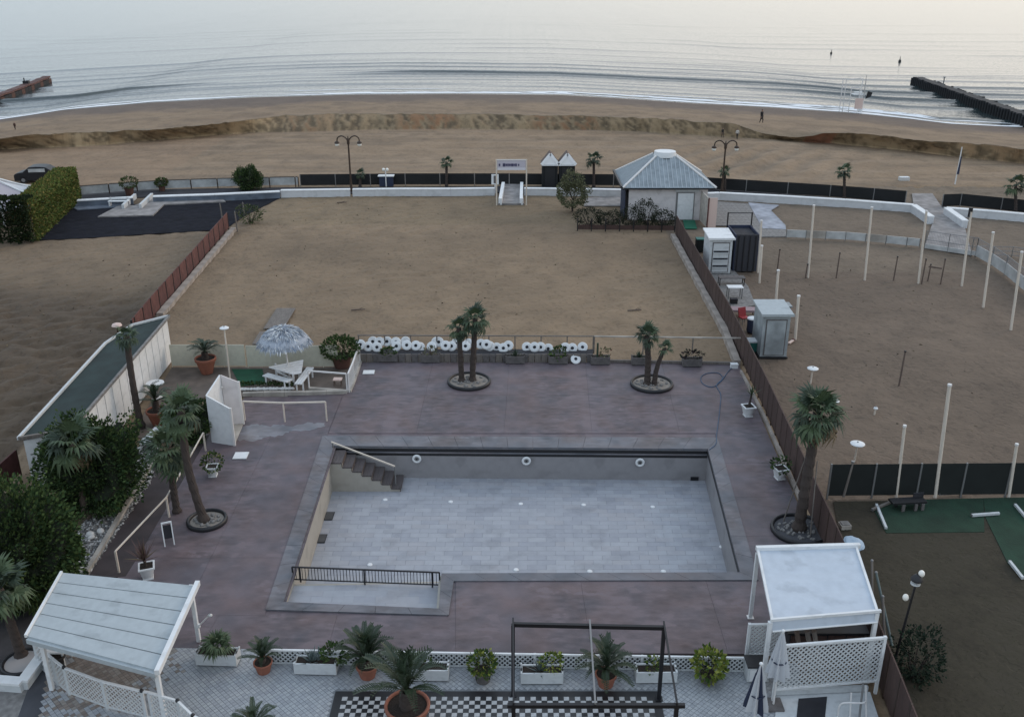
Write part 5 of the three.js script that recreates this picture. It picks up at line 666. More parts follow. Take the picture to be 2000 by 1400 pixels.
// booths
function booth(label, px0, px1, py, pyt, dep, m, o = {}) {
  const a = at(px0, py), b = at(px1, py), w = b.x - a.x, h = up(a, pyt), t = thing(o.name || 'booth', label, 'booth', V((a.x + b.x) / 2, 0, a.z));
  mesh('body', box(w, h - 0.1, dep, 0, 0.05, -dep / 2), m, t); mesh('plinth', box(w + 0.12, 0.1, dep + 0.12, 0, -0.06, -dep / 2), M.black, t);
  mesh('roof', box(w + 0.26, 0.09, dep + 0.2, 0, h - 0.05, -dep / 2 + 0.02, 0, 0.06), o.roof || M.roofWhite, t); mesh('roof_edge', box(w + 0.30, 0.14, 0.05, 0, h - 0.14, 0.13), o.roof || M.roofWhite, t);
  mesh('door_frame', box(w * 0.78, h - 0.45, 0.03, 0, 0.12, 0.012), M.planterGrey, t); mesh('door', box(w * 0.70, h - 0.55, 0.03, 0, 0.16, 0.032), m, t);
  if (o.shelves) for (let i = 0; i < 3; i++) { mesh('shelf', box(w * 0.7, 0.05, 0.12, 0, 0.45 + i * 0.5, 0.06), M.planterWhite, t); mesh('gap', box(w * 0.66, 0.12, 0.012, 0, 0.51 + i * 0.5, 0.055), M.asphalt, t); }
  return t;
}
booth('white wooden booth with slatted front behind the brown fence', 1383, 1426, 535, 464, 2.1, M.planterWhite, { shelves: true, roof: M.white });
booth('grey metal booth with a flat pale roof and dark plinth in the court corner', 1484, 1536, 698, 612, 1.9, mat('boothGrey', [0.33, 0.36, 0.37], 0.7, { map: T_mottle }));
{ const a = at(1478, 622), t = thing('booth_locker', 'low pale locker standing behind the grey metal booth', 'locker', at(1512, 640)); mesh('body', box(1.5, 1.35, 0.6), M.planterGrey, t); mesh('top', box(1.62, 0.08, 0.75, 0, 1.35), M.roofZinc, t); mesh('door', box(0.6, 1.1, 0.03, -0.35, 0.1, 0.31), M.planterWhite, t); mesh('door', box(0.6, 1.1, 0.03, 0.35, 0.1, 0.31), M.planterWhite, t); }
{ const a = at(1432, 530), b = at(1478, 532), t = thing('dark_container', 'dark grey container with an open top full of clutter behind the court posts', 'container', V((a.x + b.x) / 2, 0, a.z)), w = b.x - a.x, h = up(a, 458), D = 2.6; for (const s of [-1, 1]) mesh('side_wall', box(0.06, h, D, s * w / 2, 0, -D / 2), M.navy, t); mesh('front_wall', box(w - 0.07, h, 0.06, 0, 0, -0.03), mat('contFront', [0.026, 0.027, 0.034], 0.6), t); mesh('back_wall', box(w - 0.07, h, 0.06, 0, 0, -D + 0.03), M.navy, t); mesh('cover', box(w - 0.14, 0.05, D - 0.15, 0, h - 0.25, -D / 2), M.asphalt, t); for (let i = 0; i < 4; i++) mesh('rib', box(0.06, h - 0.1, 0.05, -w / 2 + (i + 0.5) * w / 4, 0, 0.025), M.blackMetal, t); for (let i = 0; i < 2; i++) mesh('corner_post', bar(V((i ? 1 : -1) * (w / 2 + 0.06), 0, -D), V((i ? 1 : -1) * (w / 2 + 0.06), h + 0.9, -D), 0.05), M.black, t); mesh('net_rail', bar(V(-w / 2 - 0.06, h + 0.85, -D), V(w / 2 + 0.06, h + 0.85, -D), 0.03), M.black, t); }
// clutter along the strip
function table(label, p, w, d, h, m, lm, name = 'table', turn = 0) { const t = thing(name, label, 'table', p, turn); mesh('table_top', box(w, 0.05, d, 0, h), m, t); for (const x of [-1, 1]) for (const z of [-1, 1]) mesh('leg', box(0.05, h, 0.05, x * (w / 2 - 0.06), 0, z * (d / 2 - 0.06)), lm, t); return t; }
table('small table with a bright white top on the concrete strip', at(1434, 582), 0.95, 0.6, 0.72, M.white, M.greyMetal);
{ const t = table('low grey table behind the white topped table', at(1428, 556), 1.7, 0.6, 0.5, M.planterGrey, M.blackMetal); const b = thing('dark_box', 'small black box standing before the white topped table', 'box', at(1433, 593)); mesh('body', box(0.42, 0.3, 0.3), M.black, b); mesh('lid', box(0.44, 0.04, 0.32, 0, 0.3), M.asphalt, b); }
{ const t = thing('sun_bed', 'pinkish grey sun bed lying along the brown fence', 'sun bed', at(1450, 616), -0.1); mesh('mattress', box(1.5, 0.12, 0.7, 0, 0.32), mat('dullPink', [0.30, 0.22, 0.23], 0.8), t); for (const x of [-0.65, 0.65]) for (const z of [-0.28, 0.28]) mesh('leg', box(0.05, 0.32, 0.05, x, 0, z), M.blackMetal, t);
  const c = thing('red_chair', 'red folded chair by the brown fence behind the grey booth', 'chair', at(1452, 633), 0.4); mesh('seat', box(0.5, 0.06, 0.45, 0, 0.4), M.red, c); mesh('backrest', box(0.5, 0.5, 0.05, 0, 0.45, -0.22, 0, -0.25), M.red, c); for (const x of [-0.2, 0.2]) for (const z of [-0.18, 0.18]) mesh('leg', bar(V(x, 0, z), V(x, 0.4, z), 0.02), M.greyMetal, c);
  const d = thing('barrel', 'dark blue barrel with a white lid beside the grey booth', 'barrel', at(1468, 648)); mesh('drum', lathe([[0.26, 0], [0.29, 0.1], [0.28, 0.4], [0.29, 0.7], [0.27, 0.8]], 22), M.navy, d); mesh('lid', lathe([[0.30, 0.78], [0.30, 0.84], [0.22, 0.88], [0, 0.89]], 22), M.white, d);
  const e = thing('storage_box', 'teal storage box with a pale lid by the grey booth', 'box', at(1472, 684), 0.05); mesh('body', box(0.75, 0.55, 0.6), M.teal, e); mesh('lid', box(0.8, 0.07, 0.66, 0, 0.55), M.planterWhite, e);
  const g = thing('plank', 'short pale plank lying by the thick pinkish post', 'plank', at(1546, 668), 0.9); mesh('board', box(0.65, 0.06, 0.14), M.pinkPole, g); mesh('end_block', box(0.1, 0.09, 0.16, 0.3, 0), M.rust, g);
  const k = thing('green_bin', 'dark green bin against the fence behind the white booth', 'bin', at(1368, 490)); mesh('body', box(0.7, 0.9, 0.6), M.darkGreenMesh, k); mesh('lid', box(0.74, 0.06, 0.64, 0, 0.9), M.teal, k); }
// mushroom lamps
for (const [x, y, ty, r, lab] of [[1584, 746, 719, 0.27, 'white disc lamp on a short post beyond the tall palm crown'], [1624, 812, 782, 0.25, 'white disc lamp half hidden by the tall palm crown'], [1670, 898, 866, 0.29, 'white disc lamp just above the dark green windbreak'], [449, 742, 640, 0.22, 'white lamp on a thin post beside the large flat crowned cycad'], [1709, 806, 797, 0.10, 'small white marker post in the sand court']]) { const p = at(x, y), h = up(p, ty), t = thing('garden_lamp', lab, 'lamp', p, 0); mesh('post', bar(V(0, -0.1, 0), V(0.02, h - 0.03, 0), 0.045, 0.04), M.creamPole, t); mesh('shade', lathe([[0.05, -0.07], [r, -0.04], [r * 1.02, 0], [r * 0.6, 0.05], [0, 0.06]], 26).translate(0.02, h, 0), M.white, t); mesh('finial', new THREE.SphereGeometry(0.035, 10, 8).translate(0.02, h + 0.07, 0), M.greyMetal, t); }
// dark green windbreak
panelFence('dark green mesh windbreak across the end of the sand court', PX([[1616, 970], [1830, 968], [2080, 966]]), 1.42, 1.75, M.darkGreenMesh, M.greyMetal, { pr: 0.04, over: 0.02, part: 'mesh_panel' });
{ const p = at(1648, 970), t = thing('windbreak_post', 'pale leaning post before the left end of the dark green windbreak', 'post', p); mesh('post', bar(V(0, 0, 0), V(0.18, 1.5, -0.05), 0.055), M.greyWood, t); mesh('cap', bar(V(0.18, 1.5, -0.05), V(0.185, 1.54, -0.05), 0.07), M.greyMetal, t); }
// lawn with the mini golf lanes
{
  const P = PX([[1628, 978], [2080, 972], [2300, 1500], [1860, 1660], [1740, 1390], [1672, 1214]]);
  const nx = 60, ny = 60, pos = [], uv = [], col = [], g0 = P; const q = [P[0], P[1], P[2], P[4]];
  struct('lawn', slab(P, -0.05, -0.03), mat('lawnSoil', [0.040, 0.033, 0.021], 1, { map: dtex(1024, (u, v) => { const a = fbm(u * 7, v * 7, 5, 501, 7), b = fbm(u * 60, v * 60, 3, 503, 60); const k = 0.55 + 0.75 * a + 0.35 * (b - 0.5); return [k, k * (0.97 + 0.05 * a), k * 0.95]; }, false, 7), bumpMap: SANDBUMP, bumpScale: 0.05 }), 'dull brownish green lawn of the mini golf garden');
  const gx = thing('grass'); gx.userData.kind = 'stuff'; gx.userData.label = 'thin worn grass of the mini golf garden'; const blade = tris([-0.09, 0, 0, 0.09, 0, 0, 0.02, 1, 0.2]);
  const im = foliage(gx, 16000, 0.055, [[0.040, 0.040, 0.018], [0.050, 0.044, 0.024], [0.030, 0.034, 0.016], [0.056, 0.048, 0.030]], (r) => { let x, z, k = 0; do { x = lerp(9.5, 26, r()); z = lerp(-35, -17.5, r()); } while (!(inPoly(P, x, z) && r() < 0.35 + fbm(x * 0.5, z * 0.5, 3, 4)) && k++ < 40); return { p: V(x, -0.03, z), dir: V(0, 1.6, 0) }; }, 91, 'blades', blade);
  struct('golf_lane', slab(PX([[1706, 992], [1756, 976], [1922, 972], [1924, 1038], [1732, 1040]]), -0.03, -0.012), M.darkFelt, 'dark green felt lane of the mini golf course');
  struct('golf_lane', slab(PX([[1922, 972], [2060, 970], [2120, 1240], [1970, 1100], [1926, 1010]]), -0.03, -0.008), M.felt.clone ? (() => { const m = M.darkFelt.clone(); m.color.setRGB(0.013, 0.047, 0.026); return m; })() : M.darkFelt, 'second dark green felt lane bending to the right edge');
  for (const [a, b, lab] of [[[1712, 988], [1731, 1034], 'white border bar across the left end of the green lane'], [[1704, 998], [1749, 979], 'pale border bar slanting from the windbreak to the green lane'], [[1898, 1009], [1952, 1005], 'white border bar between the two green lanes'], [[1983, 988], [2010, 1020], 'white border bar at the right picture edge'], [[1972, 1099], [1998, 1132], 'white border bar along the lower right lane'], [[1835, 967], [1892, 964], 'thin pale board at the foot of the windbreak']]) { const A = at(...a).setY(0.06), B = at(...b).setY(0.06), t = thing('border_bar', lab, 'border bar', V(0, 0, 0), 0, 'border bars of the mini golf lanes'); mesh('bar', beam(A, B, 0.09, 0.09), lab.includes('pale') ? M.greyWood : M.planterWhite, t); mesh('end_cap', beam(A.clone().lerp(B, -0.015), A.clone().lerp(B, 0.01), 0.1, 0.1), M.greyMetal, t); }
  { const p = at(1776, 992), t = thing('golf_obstacle', 'dark bench like obstacle with pale legs at the foot of the windbreak', 'bench', p, 0.1); mesh('seat', box(1.35, 0.08, 0.4, -0.1, 0.28), M.black, t); mesh('backrest', box(0.4, 0.2, 0.05, 0.4, 0.34, -0.18), M.asphalt, t); for (const x of [-0.35, 0.15, 0.42]) mesh('leg', box(0.11, 0.28, 0.08, x, 0, 0.2), M.planterGrey, t); for (const x of [-0.45, 0.45]) mesh('leg', box(0.1, 0.28, 0.08, x, 0, -0.15), M.black, t); }
  { const p = at(1650, 1030), t = thing('stone_block', 'pale square stone block on the grass behind the fence', 'block', p, 0.1); mesh('block', box(0.38, 0.16, 0.34), M.paleConcrete, t); mesh('top_slab', box(0.3, 0.04, 0.26, 0, 0.16), M.stoneGrey, t); }
  { const p = at(1742, 1312), h = 3.2, t = thing('lamp_post', 'slender black lamp post with two white globes on the lawn', 'lamp post', p); mesh('pole', bar(V(0, 0, 0), V(0.22, h, 0), 0.04, 0.03), M.black, t); mesh('arm', bar(V(0.16, h * 0.80, 0), V(0.02, h * 0.80, 0), 0.02), M.black, t); mesh('globe', new THREE.SphereGeometry(0.085, 16, 12).scale(1, 1.25, 1).translate(0.0, h * 0.82, 0), M.lamp, t); const c = mesh('cap', lathe([[0.16, 0], [0.17, 0.05], [0.10, 0.16], [0.03, 0.2]], 16).translate(0.22, h, 0), M.black, t); mesh('globe', new THREE.SphereGeometry(0.085, 16, 12).scale(1, 1.25, 1).translate(0.32, h + 0.22, 0), M.lamp, t); mesh('collar', new THREE.CylinderGeometry(0.13, 0.13, 0.05, 16).translate(0.2, h - 0.1, 0), M.planterWhite, t); }
}
// parasol bases stacked behind the planters
{
  const wallz = at(900, 700); const tb = thing('timber_edge', 'low grey plank wall along the back edge of the terrace behind the planters', 'wall', V(0, 0, 0)), e0 = at(703, 706), e1 = at(1158, 707); const n = 36; for (let i = 0; i < n; i++) { const a = e0.clone().lerp(e1, (i + 0.04) / n), b = e0.clone().lerp(e1, (i + 0.96) / n); mesh('plank', wallPrism(a, b, 0.42 + 0.03 * hash(i, 2, 6), 0.42 + 0.03 * hash(i, 2, 6), 0.06, -0.05), hash(i, 1, 1) > 0.3 ? M.greyWood : M.planterGrey, tb); }
  mesh('shelf', slab(PX([[703, 704], [1158, 705], [1158, 690], [703, 690]]), 0.18, 0.24), M.asphalt, tb); mesh('rail', beam(at(700, 688).setY(0.98), at(1160, 690).setY(0.98), 0.07, 0.05), M.greyWood, tb); for (let i = 0; i <= 9; i++) { const p = at(702, 688).lerp(at(1158, 690), i / 9); mesh('post', beam(p.clone().setY(0), p.clone().setY(0.98), 0.06, 0.06), M.greyWood, tb); }
  const D = [[704, 673], [719, 677], [728, 667], [736, 678], [741, 668], [756, 667], [773, 668], [774, 676], [792, 667], [794, 674], [812, 675], [820, 678], [843, 677], [857, 668], [852, 668], [870, 675], [882, 676], [890, 671], [909, 676], [915, 671], [939, 672], [950, 673], [956, 676], [970, 679], [983, 680], [993, 675], [1029, 678], [1044, 678], [1056, 678], [1071, 681], [1104, 679], [1118, 680], [1138, 678], [1124, 697]];
  const landmarks = [[758, 'the cushion shrub planter'], [841, 'the bare stem planter'], [902, 'the left twin palm'], [925, 'the right twin palm'], [1006, 'the dark spiky planter'], [1090, 'the bright bush planter'], [1172, 'the cactus planter']], order = D.map((d, i) => i).sort((a, b) => D[a][0] - D[b][0]), ordw = ['first', 'second', 'third', 'fourth', 'fifth', 'sixth', 'seventh', 'eighth'];
  const labOf = (i) => { if (i === 33) return 'single white parasol base lying low between two planters, apart from the row'; if (i === 0) return 'white parasol base at the left end of the row, touching the railing'; const x = D[i][0]; let k = landmarks.findIndex((l) => l[0] > x); const grp = order.filter((j) => j !== 33 && j !== 0 && landmarks.findIndex((l) => l[0] > D[j][0]) === k); const n = grp.indexOf(i); return 'white parasol base, ' + ordw[n] + ' from left in the group before ' + landmarks[k][1]; };
  const proto = thing('parasol_base', labOf(0), 'parasol base', V(0, 0, 0), 0, 'white round parasol bases behind the planters'); mesh('disc', lathe([[0.06, 0.02], [0.06, 0.06], [0.18, 0.055], [0.25, 0.045], [0.275, 0.02], [0.26, 0], [0.06, 0]], 26), M.white, proto); mesh('socket', lathe([[0.085, -0.01], [0.085, 0.068], [0.07, 0.075], [0.03, 0.072], [0.0, 0.06]], 14), M.asphalt, proto);
  D.forEach(([x, y], i) => { const z = wallz.z - 0.50 - 0.09 * (i % 3) - (y < 672 ? 0.24 : 0), p = i === 33 ? at(x, y + 10).setY(0.2).add(V(0, 0, 0.1)) : atZ(x, y, z), o = i ? copyOf(proto, labOf(i)) : proto; o.position.copy(p); o.rotation.set(i === 33 ? 0.8 : 1.0 + 0.14 * hash(i, 3, 2), 0, 0.25 * (hash(i, 4, 2) - 0.5), 'YXZ'); });
  // thin rail with two posts further right
  const r0 = at(1160, 707), r1 = at(1440, 712), rl = thing('timber_rail', 'pale timber rail and edge board along the right half of the back edge', 'rail', V(0, 0, 0)); mesh('edge_board', beam(r0.clone().setY(0.08), r1.clone().setY(0.08), 0.10, 0.14), M.greyWood, rl); const t0 = at(1160, 690).setY(0.98), t1 = at(1448, 694).setY(0.98); mesh('rail', beam(t0, t1, 0.08, 0.06), M.paleConcrete, rl); for (let i = 0; i <= 3; i++) { const p = t0.clone().lerp(t1, i / 3); mesh('post', beam(p.clone().setY(0), p.clone().setY(0.98), 0.06, 0.06), M.greyWood, rl); }
}
// ---------- left side: red fence, shed, small terrace ----------
panelFence('red panel fence on the left between the two sand plots', PX([[446, 446], [300, 620], [262, 668]]), 1.3, 1.62, [M.rust, M.rust2], M.blackMetal, { part: 'fence_panel', pr: 0.05, t: 0.04 });
kerbRun('pinkish broken kerb along the foot of the red fence', [[456, 448], [312, 617]], 0.42, 0.16, M.curbStone, 1.2);
for (const [x, y, ty, lab] of [[463, 450, 414, 'grey stake at the far end of the red fence'], [433, 424, 398, 'pale stake behind the far end of the red fence'], [477, 418, 396, 'thin pale stake among the twiggy bush']]) { const p = at(x, y), t = thing('fence_stake', lab, 'stake', p, 0, 'stakes at the far end of the red fence'); mesh('stake', bar(V(0, -0.1, 0), V(-0.05, up(p, ty), 0), 0.06, 0.05), M.greyWood, t); mesh('tip', bar(V(-0.05, up(p, ty), 0), V(-0.05, up(p, ty) + 0.06, 0), 0.035), M.greyMetal, t); }
shrub('twiggy grey green bush at the far end of the red fence', at(490, 434), [1.0, 0.75, 0.7], 700, 0.15, [...OLIVE, ...DARKG], { seed: 71, lump: 0.5, freq: 3 });
// shed
{
  const h = 2.35, A = at(35, 858, h), B = at(140, 840, h), C = at(330, 618, h), D = at(258, 636, h), t = thing('long_shed', 'long low shed with a flat dark green roof and white plank walls', 'shed', V(0, 0, 0)), g = (p, k) => p.clone().setY(k);
  const mid = at(205, 672, h), mid2 = at(240, 660, h);
  const rp = [A, mid, D, C, B]; mesh('roof', slab(rp, h - 0.06, h), M.roofGreen, t);
  const edge = (a, b, nm = 'roof_edge', m = M.planterWhite) => mesh(nm, beam(g(a, h + 0.03), g(b, h + 0.03), 0.11, 0.13), m, t); edge(A, mid); edge(mid, D); edge(D, C); edge(C, B, 'gutter', M.stoneGrey); edge(B, A, 'roof_edge', M.greyWood);
  const fp = (p) => V(p.x, 0, p.z), inset = (a, b, f) => a.clone().lerp(b, f);
  const w0 = fp(B).add(V(-0.12, 0, 0.0)), w1 = fp(C).add(V(-0.12, 0, 0.12)), n = Math.round(w0.distanceTo(w1) / 0.95); for (let i = 0; i < n; i++) { const a = w0.clone().lerp(w1, (i + 0.02) / n), b = w0.clone().lerp(w1, (i + 0.955) / n); mesh(i % 3 === 1 ? 'door' : 'wall_panel', wallPrism(a, b, h - 0.1, h - 0.1, 0.07, 0), M.white, t); }
  mesh('inner_wall', wallPrism(w0.clone().add(V(-0.08, 0, 0)), w1.clone().add(V(-0.08, 0, 0)), h - 0.1, h - 0.1, 0.04, 0), M.asphalt, t);
  const e0 = fp(A).add(V(0.12, 0, -0.1)), e1 = fp(B).add(V(-0.3, 0, -0.1)); mesh('end_wall', wallPrism(e0, e1, h - 0.1, h - 0.1, 0.08, 0), M.white, t); mesh('back_wall', wallPrism(fp(A).add(V(0.12, 0, -0.2)), fp(D).add(V(0.12, 0, 0.1)), h - 0.1, h - 0.1, 0.08, 0), M.brownWood, t); mesh('far_wall', wallPrism(fp(D).add(V(0.15, 0, 0.1)), fp(C).add(V(-0.2, 0, 0.1)), h - 0.1, h - 0.1, 0.08, 0), M.white, t);
  const md = e0.clone().lerp(e1, 0.42); const ov = mesh('oval_window', new THREE.CylinderGeometry(0.3, 0.3, 0.06, 24).rotateX(Math.PI / 2).scale(0.8, 1.75, 1), M.black, t); ov.position.set(md.x, 1.55, md.z + 0.07); const ring = mesh('frame', new THREE.TorusGeometry(0.3, 0.035, 8, 28).scale(0.8, 1.75, 1), M.greyMetal, ov); ring.position.z = 0.03;
}
panelFence('dark red brown board fence before the shed at the left edge', PX([[40, 925], [-40, 1000], [-120, 1075]]), 1.1, 1.2, M.rust2, M.bronze, { pr: 0.03, t: 0.05 });
{ const p = at(305, 752), h = up(p, 752), t = thing('round_table', 'white round table beside the thin palm and the shed', 'table', at(306, 775)); mesh('table_top', new THREE.CylinderGeometry(0.42, 0.42, 0.04, 28).translate(0, 0.72, 0), M.white, t); mesh('stem', bar(V(0, 0.03, 0), V(0, 0.72, 0), 0.04), M.whiteMetal, t); mesh('foot', new THREE.CylinderGeometry(0.24, 0.26, 0.04, 20), M.whiteMetal, t); }
{ const p = at(243, 672, 2.4), t = thing('wall_lamp', 'round lamp with a pale shade above the shed roof beside the palm', 'lamp', at(238, 704)); const lh = up(at(238, 704), 636); mesh('post', bar(V(0, 0, 0), V(0.02, lh, 0), 0.04), M.bronze, t); mesh('shade', lathe([[0.26, 0], [0.22, 0.09], [0.1, 0.14], [0, 0.15]], 20).translate(0.02, lh, 0), M.pinkPole, t); mesh('bulb', new THREE.SphereGeometry(0.1, 12, 10).translate(0.02, lh - 0.03, 0), M.lamp, t); }
// brick-brown yard and strip behind the small terrace
struct('yard', slab(PX([[335, 716], [470, 716], [640, 716], [690, 716], [690, 766], [470, 774], [404, 770], [300, 860], [255, 850]]), -0.05, -0.02), mat('yardBrown', [0.145, 0.115, 0.095], 0.9, { map: T_mottle }), 'brown paved yard between the shed and the small terrace');
panelFence('beige panel fence behind the small terrace, left of the straw parasol', PX([[336, 716], [480, 716]]), 1.22, 1.35, M.beigePanel, M.beigePanel, { part: 'beige_panel', pr: 0.02, t: 0.04 });
panelFence('beige panel fence behind the small terrace, right of the straw parasol', PX([[484, 717], [660, 717]]), 1.20, 1.3, M.beigePanel, M.beigePanel, { part: 'beige_panel', pr: 0.02, t: 0.04 });
for (const [q, lab] of [[[[540, 602], [577, 602], [554, 640], [514, 642]], 'far part of the grey plank walkway behind the straw parasol'], [[[507, 648], [560, 646], [545, 672], [492, 672]], 'near part of the grey plank walkway behind the straw parasol']]) { const [A, B, C, D] = PX(q), t = thing('plank_walkway', lab, 'walkway', V(0, 0, 0)); const n = 10; for (let i = 0; i < n; i++) mesh('plank', slab([bil(A, B, C, D, 0, (i + 0.03) / n), bil(A, B, C, D, 1, (i + 0.03) / n), bil(A, B, C, D, 1, (i + 0.97) / n), bil(A, B, C, D, 0, (i + 0.97) / n)], -0.04, 0.02), M.greyWood, t); }
struct('green_mat', slab(PX([[452, 721], [512, 721], [518, 748], [470, 754]]), -0.02, 0.01), mat('matFelt', [0.012, 0.085, 0.042], 0.95, { map: T_mottle }), 'green artificial turf mat on the small terrace');
{ const l = thing('stone_edge', 'row of white stones along the front of the small terrace', 'stones', V(0, 0, 0)), r = rngOf(17); for (let i = 0; i < 17; i++) { const p = at(472 + i * 6.2, 762 - i * 0.1); const g = new THREE.IcosahedronGeometry(0.09 + 0.05 * r(), 1); g.scale(1.2, 0.7, 1); g.rotateY(r() * 3); g.translate(p.x, 0.05, p.z); mesh('stone', g, M.stoneWhite, l); } foliage(l, 320, 0.11, DARKG, (r2) => ({ p: at(470 + r2() * 105, 753 + r2() * 4).setY(0.05 + 0.15 * r2()), dir: UP.clone() }), 18); }
// straw parasol, table and benches
{
  const p = at(566, 741), hT = up(p, 640), hB = up(p, 671), R = 1.27, t = thing('straw_parasol', 'round shaggy blue and white parasol over the white table', 'parasol', p); mesh('pole', bar(V(0, 0, 0), V(-0.12, hT - 0.1, 0), 0.04), M.whiteMetal, t);
  const c = lathe([[R, hB], [R * 0.9, hB + (hT - hB) * 0.38], [R * 0.65, hB + (hT - hB) * 0.7], [R * 0.35, hB + (hT - hB) * 0.9], [0, hT]], 24); c.translate(-0.12, 0, 0); mesh('canopy', c, mat('strawBase', [0.34, 0.37, 0.42], 0.9), t);
  const st = tris([-0.5, 0, 0, 0.5, 0, 0, 0.35, -0.04, 1, -0.5, 0, 0, 0.35, -0.04, 1, -0.35, -0.04, 1]); foliage(t, 3200, 0.21, [[0.62, 0.64, 0.66], [0.44, 0.47, 0.52], [0.22, 0.27, 0.35], [0.74, 0.74, 0.72], [0.34, 0.37, 0.41]], (r) => { const a = r() * 6.283, f = Math.sqrt(r()), rad = R * (f * 1.02), y = hB + (hT - hB) * (1 - Math.pow(f, 2.4)) + 0.02; return { p: V(-0.12 + Math.cos(a) * rad, y + 0.03 * r(), Math.sin(a) * rad), dir: V(Math.cos(a) * 1.9, -0.4 - 3.0 * f * f, Math.sin(a) * 1.9) }; }, 19, 'straw_fringe', tris([-0.10, 0, 0, 0.10, 0, 0, 0.02, -0.03, 1]));
  const T = thing('picnic_table', 'white plank table under the shaggy parasol', 'table', V(0, 0, 0)), q = [[524, 716], [592, 702], [588, 727], [572, 730]].map(([x, y]) => at(x, y, 0.76)), tt = [0, 1, 2, 3, 4]; for (const i of tt) { const u0 = i / 5 + 0.01, u1 = (i + 1) / 5 - 0.01; mesh('table_plank', slab([bil(...q, 0, u0), bil(...q, 1, u0), bil(...q, 1, u1), bil(...q, 0, u1)], 0.70, 0.76), M.white, T); } for (const [x, y] of [[540, 735], [556, 740], [585, 742], [574, 752]]) mesh('leg', beam(at(x, y).setY(0), at(x, y).setY(0.7), 0.09, 0.09), M.white, T); mesh('stretcher', beam(at(540, 735).setY(0.3), at(574, 752).setY(0.3), 0.07, 0.08), M.white, T);
  const bench = (lab, a, b, w) => { const t2 = thing('garden_bench', lab, 'bench', V(0, 0, 0), 0, 'white benches round the plank table'), A = at(...a).setY(0), B = at(...b).setY(0), n = V(B.z - A.z, 0, -(B.x - A.x)).normalize(); for (const k of [-1, 0, 1]) mesh('seat_plank', beam(A.clone().addScaledVector(n, k * w / 3).setY(0.43), B.clone().addScaledVector(n, k * w / 3).setY(0.43), w / 3 - 0.015, 0.05), M.white, t2); for (const f of [0.12, 0.88]) for (const k of [-1, 1]) { const c = A.clone().lerp(B, f).addScaledVector(n, k * w * 0.42); mesh('leg', beam(c.clone().setY(0), c.clone().setY(0.4), 0.07, 0.07), M.white, t2); } return t2; };
  bench('white bench on the left side of the plank table', [519, 747], [567, 760], 0.4); bench('white bench on the right side of the plank table', [583, 766], [607, 733], 0.38);
  const s = thing('low_stool', 'low pinkish stool in the corner of the small terrace', 'stool', at(660, 752)); mesh('seat', box(0.42, 0.05, 0.34, 0, 0.3), M.pinkPole, s); for (const x of [-0.17, 0.17]) for (const z of [-0.12, 0.12]) mesh('leg', box(0.04, 0.3, 0.04, x, 0, z), M.oldWood, s);
}
// railings of the small terrace and ramp
function railing(label, pts, h, o = {}) { const P = PX(pts), t = thing('railing', label, 'railing', V(0, 0, 0)); for (let i = 0; i < P.length; i++) { mesh('post', beam(P[i].clone().setY(0), P[i].clone().setY(h), 0.06, 0.06), o.m || M.whiteMetal, t); if (i + 1 < P.length) { mesh('top_rail', beam(P[i].clone().setY(h), P[i + 1].clone().setY(h), o.w || 0.07, o.w || 0.06), o.m || M.whiteMetal, t); if (o.mid) mesh('mid_rail', beam(P[i].clone().setY(h * 0.5), P[i + 1].clone().setY(h * 0.5), 0.05, 0.04), o.m || M.whiteMetal, t); if (o.kerb) mesh('kerb', wallPrism(P[i], P[i + 1], 0.10, 0.10, 0.2, 0), M.paleConcrete, t); if (o.bars) for (let k = 1; k < 8; k++) mesh('baluster', bar(P[i].clone().lerp(P[i + 1], k / 8).setY(0.1), P[i].clone().lerp(P[i + 1], k / 8).setY(h), 0.015), o.m || M.whiteMetal, t); } } return t; }
railing('white railing with balusters on the right side of the small terrace', [[682, 766], [691, 744], [703, 708]], 0.98, { kerb: true, bars: true });
railing('white railing along the front of the small terrace', [[604, 760], [678, 766]], 0.98, { kerb: true });
railing('thin pale railing along the lower edge of the terrace ramp', [[478, 821], [556, 824], [638, 822]], 0.95, { m: M.creamPole });
kerbRun('pale kerb along the front of the small terrace', [[474, 772], [580, 770], [680, 767]], 0.2, 0.14, M.paleConcrete, 1.0);
railing('slanting pale handrail between the terrace and the gravel bed', [[401, 880], [372, 935], [330, 1010], [232, 1118]], 0.85, { m: M.creamPole, w: 0.045 });
// shower walls
{ const t = thing('shower_screen', 'three white shower walls with sloping tops on the terrace', 'shower', V(0, 0, 0)); const a = at(414, 863), b = at(458, 870), c = at(441, 830), d = at(475, 828); mesh('near_wall', wallPrism(a, b, up(a, 772), up(b, 798), 0.07), M.white, t); mesh('near_edge', beam(b.clone().setY(0), b.clone().setY(up(b, 797)), 0.09, 0.09), M.whiteMetal, t); mesh('back_wall', wallPrism(a.clone().add(V(0, 0, -0.05)), c, up(a, 772) - 0.01, up(c, 732), 0.07), M.white, t); mesh('far_wall', wallPrism(c.clone().add(V(0.05, 0, 0)), d, up(c, 732) - 0.01, up(d, 746), 0.07), M.plaster, t); mesh('far_edge', beam(d.clone().setY(0), d.clone().setY(up(d, 745)), 0.09, 0.09), M.whiteMetal, t); mesh('shower_tray', slab([a, b, d, c], 0, 0.05), M.paleConcrete, t); const p = atZ(433, 757, c.z + 0.12); mesh('shower_head', lathe([[0.02, 0.1], [0.03, 0.04], [0.09, 0], [0, -0.01]], 14).translate(p.x, p.y, p.z), M.whiteMetal, t); }
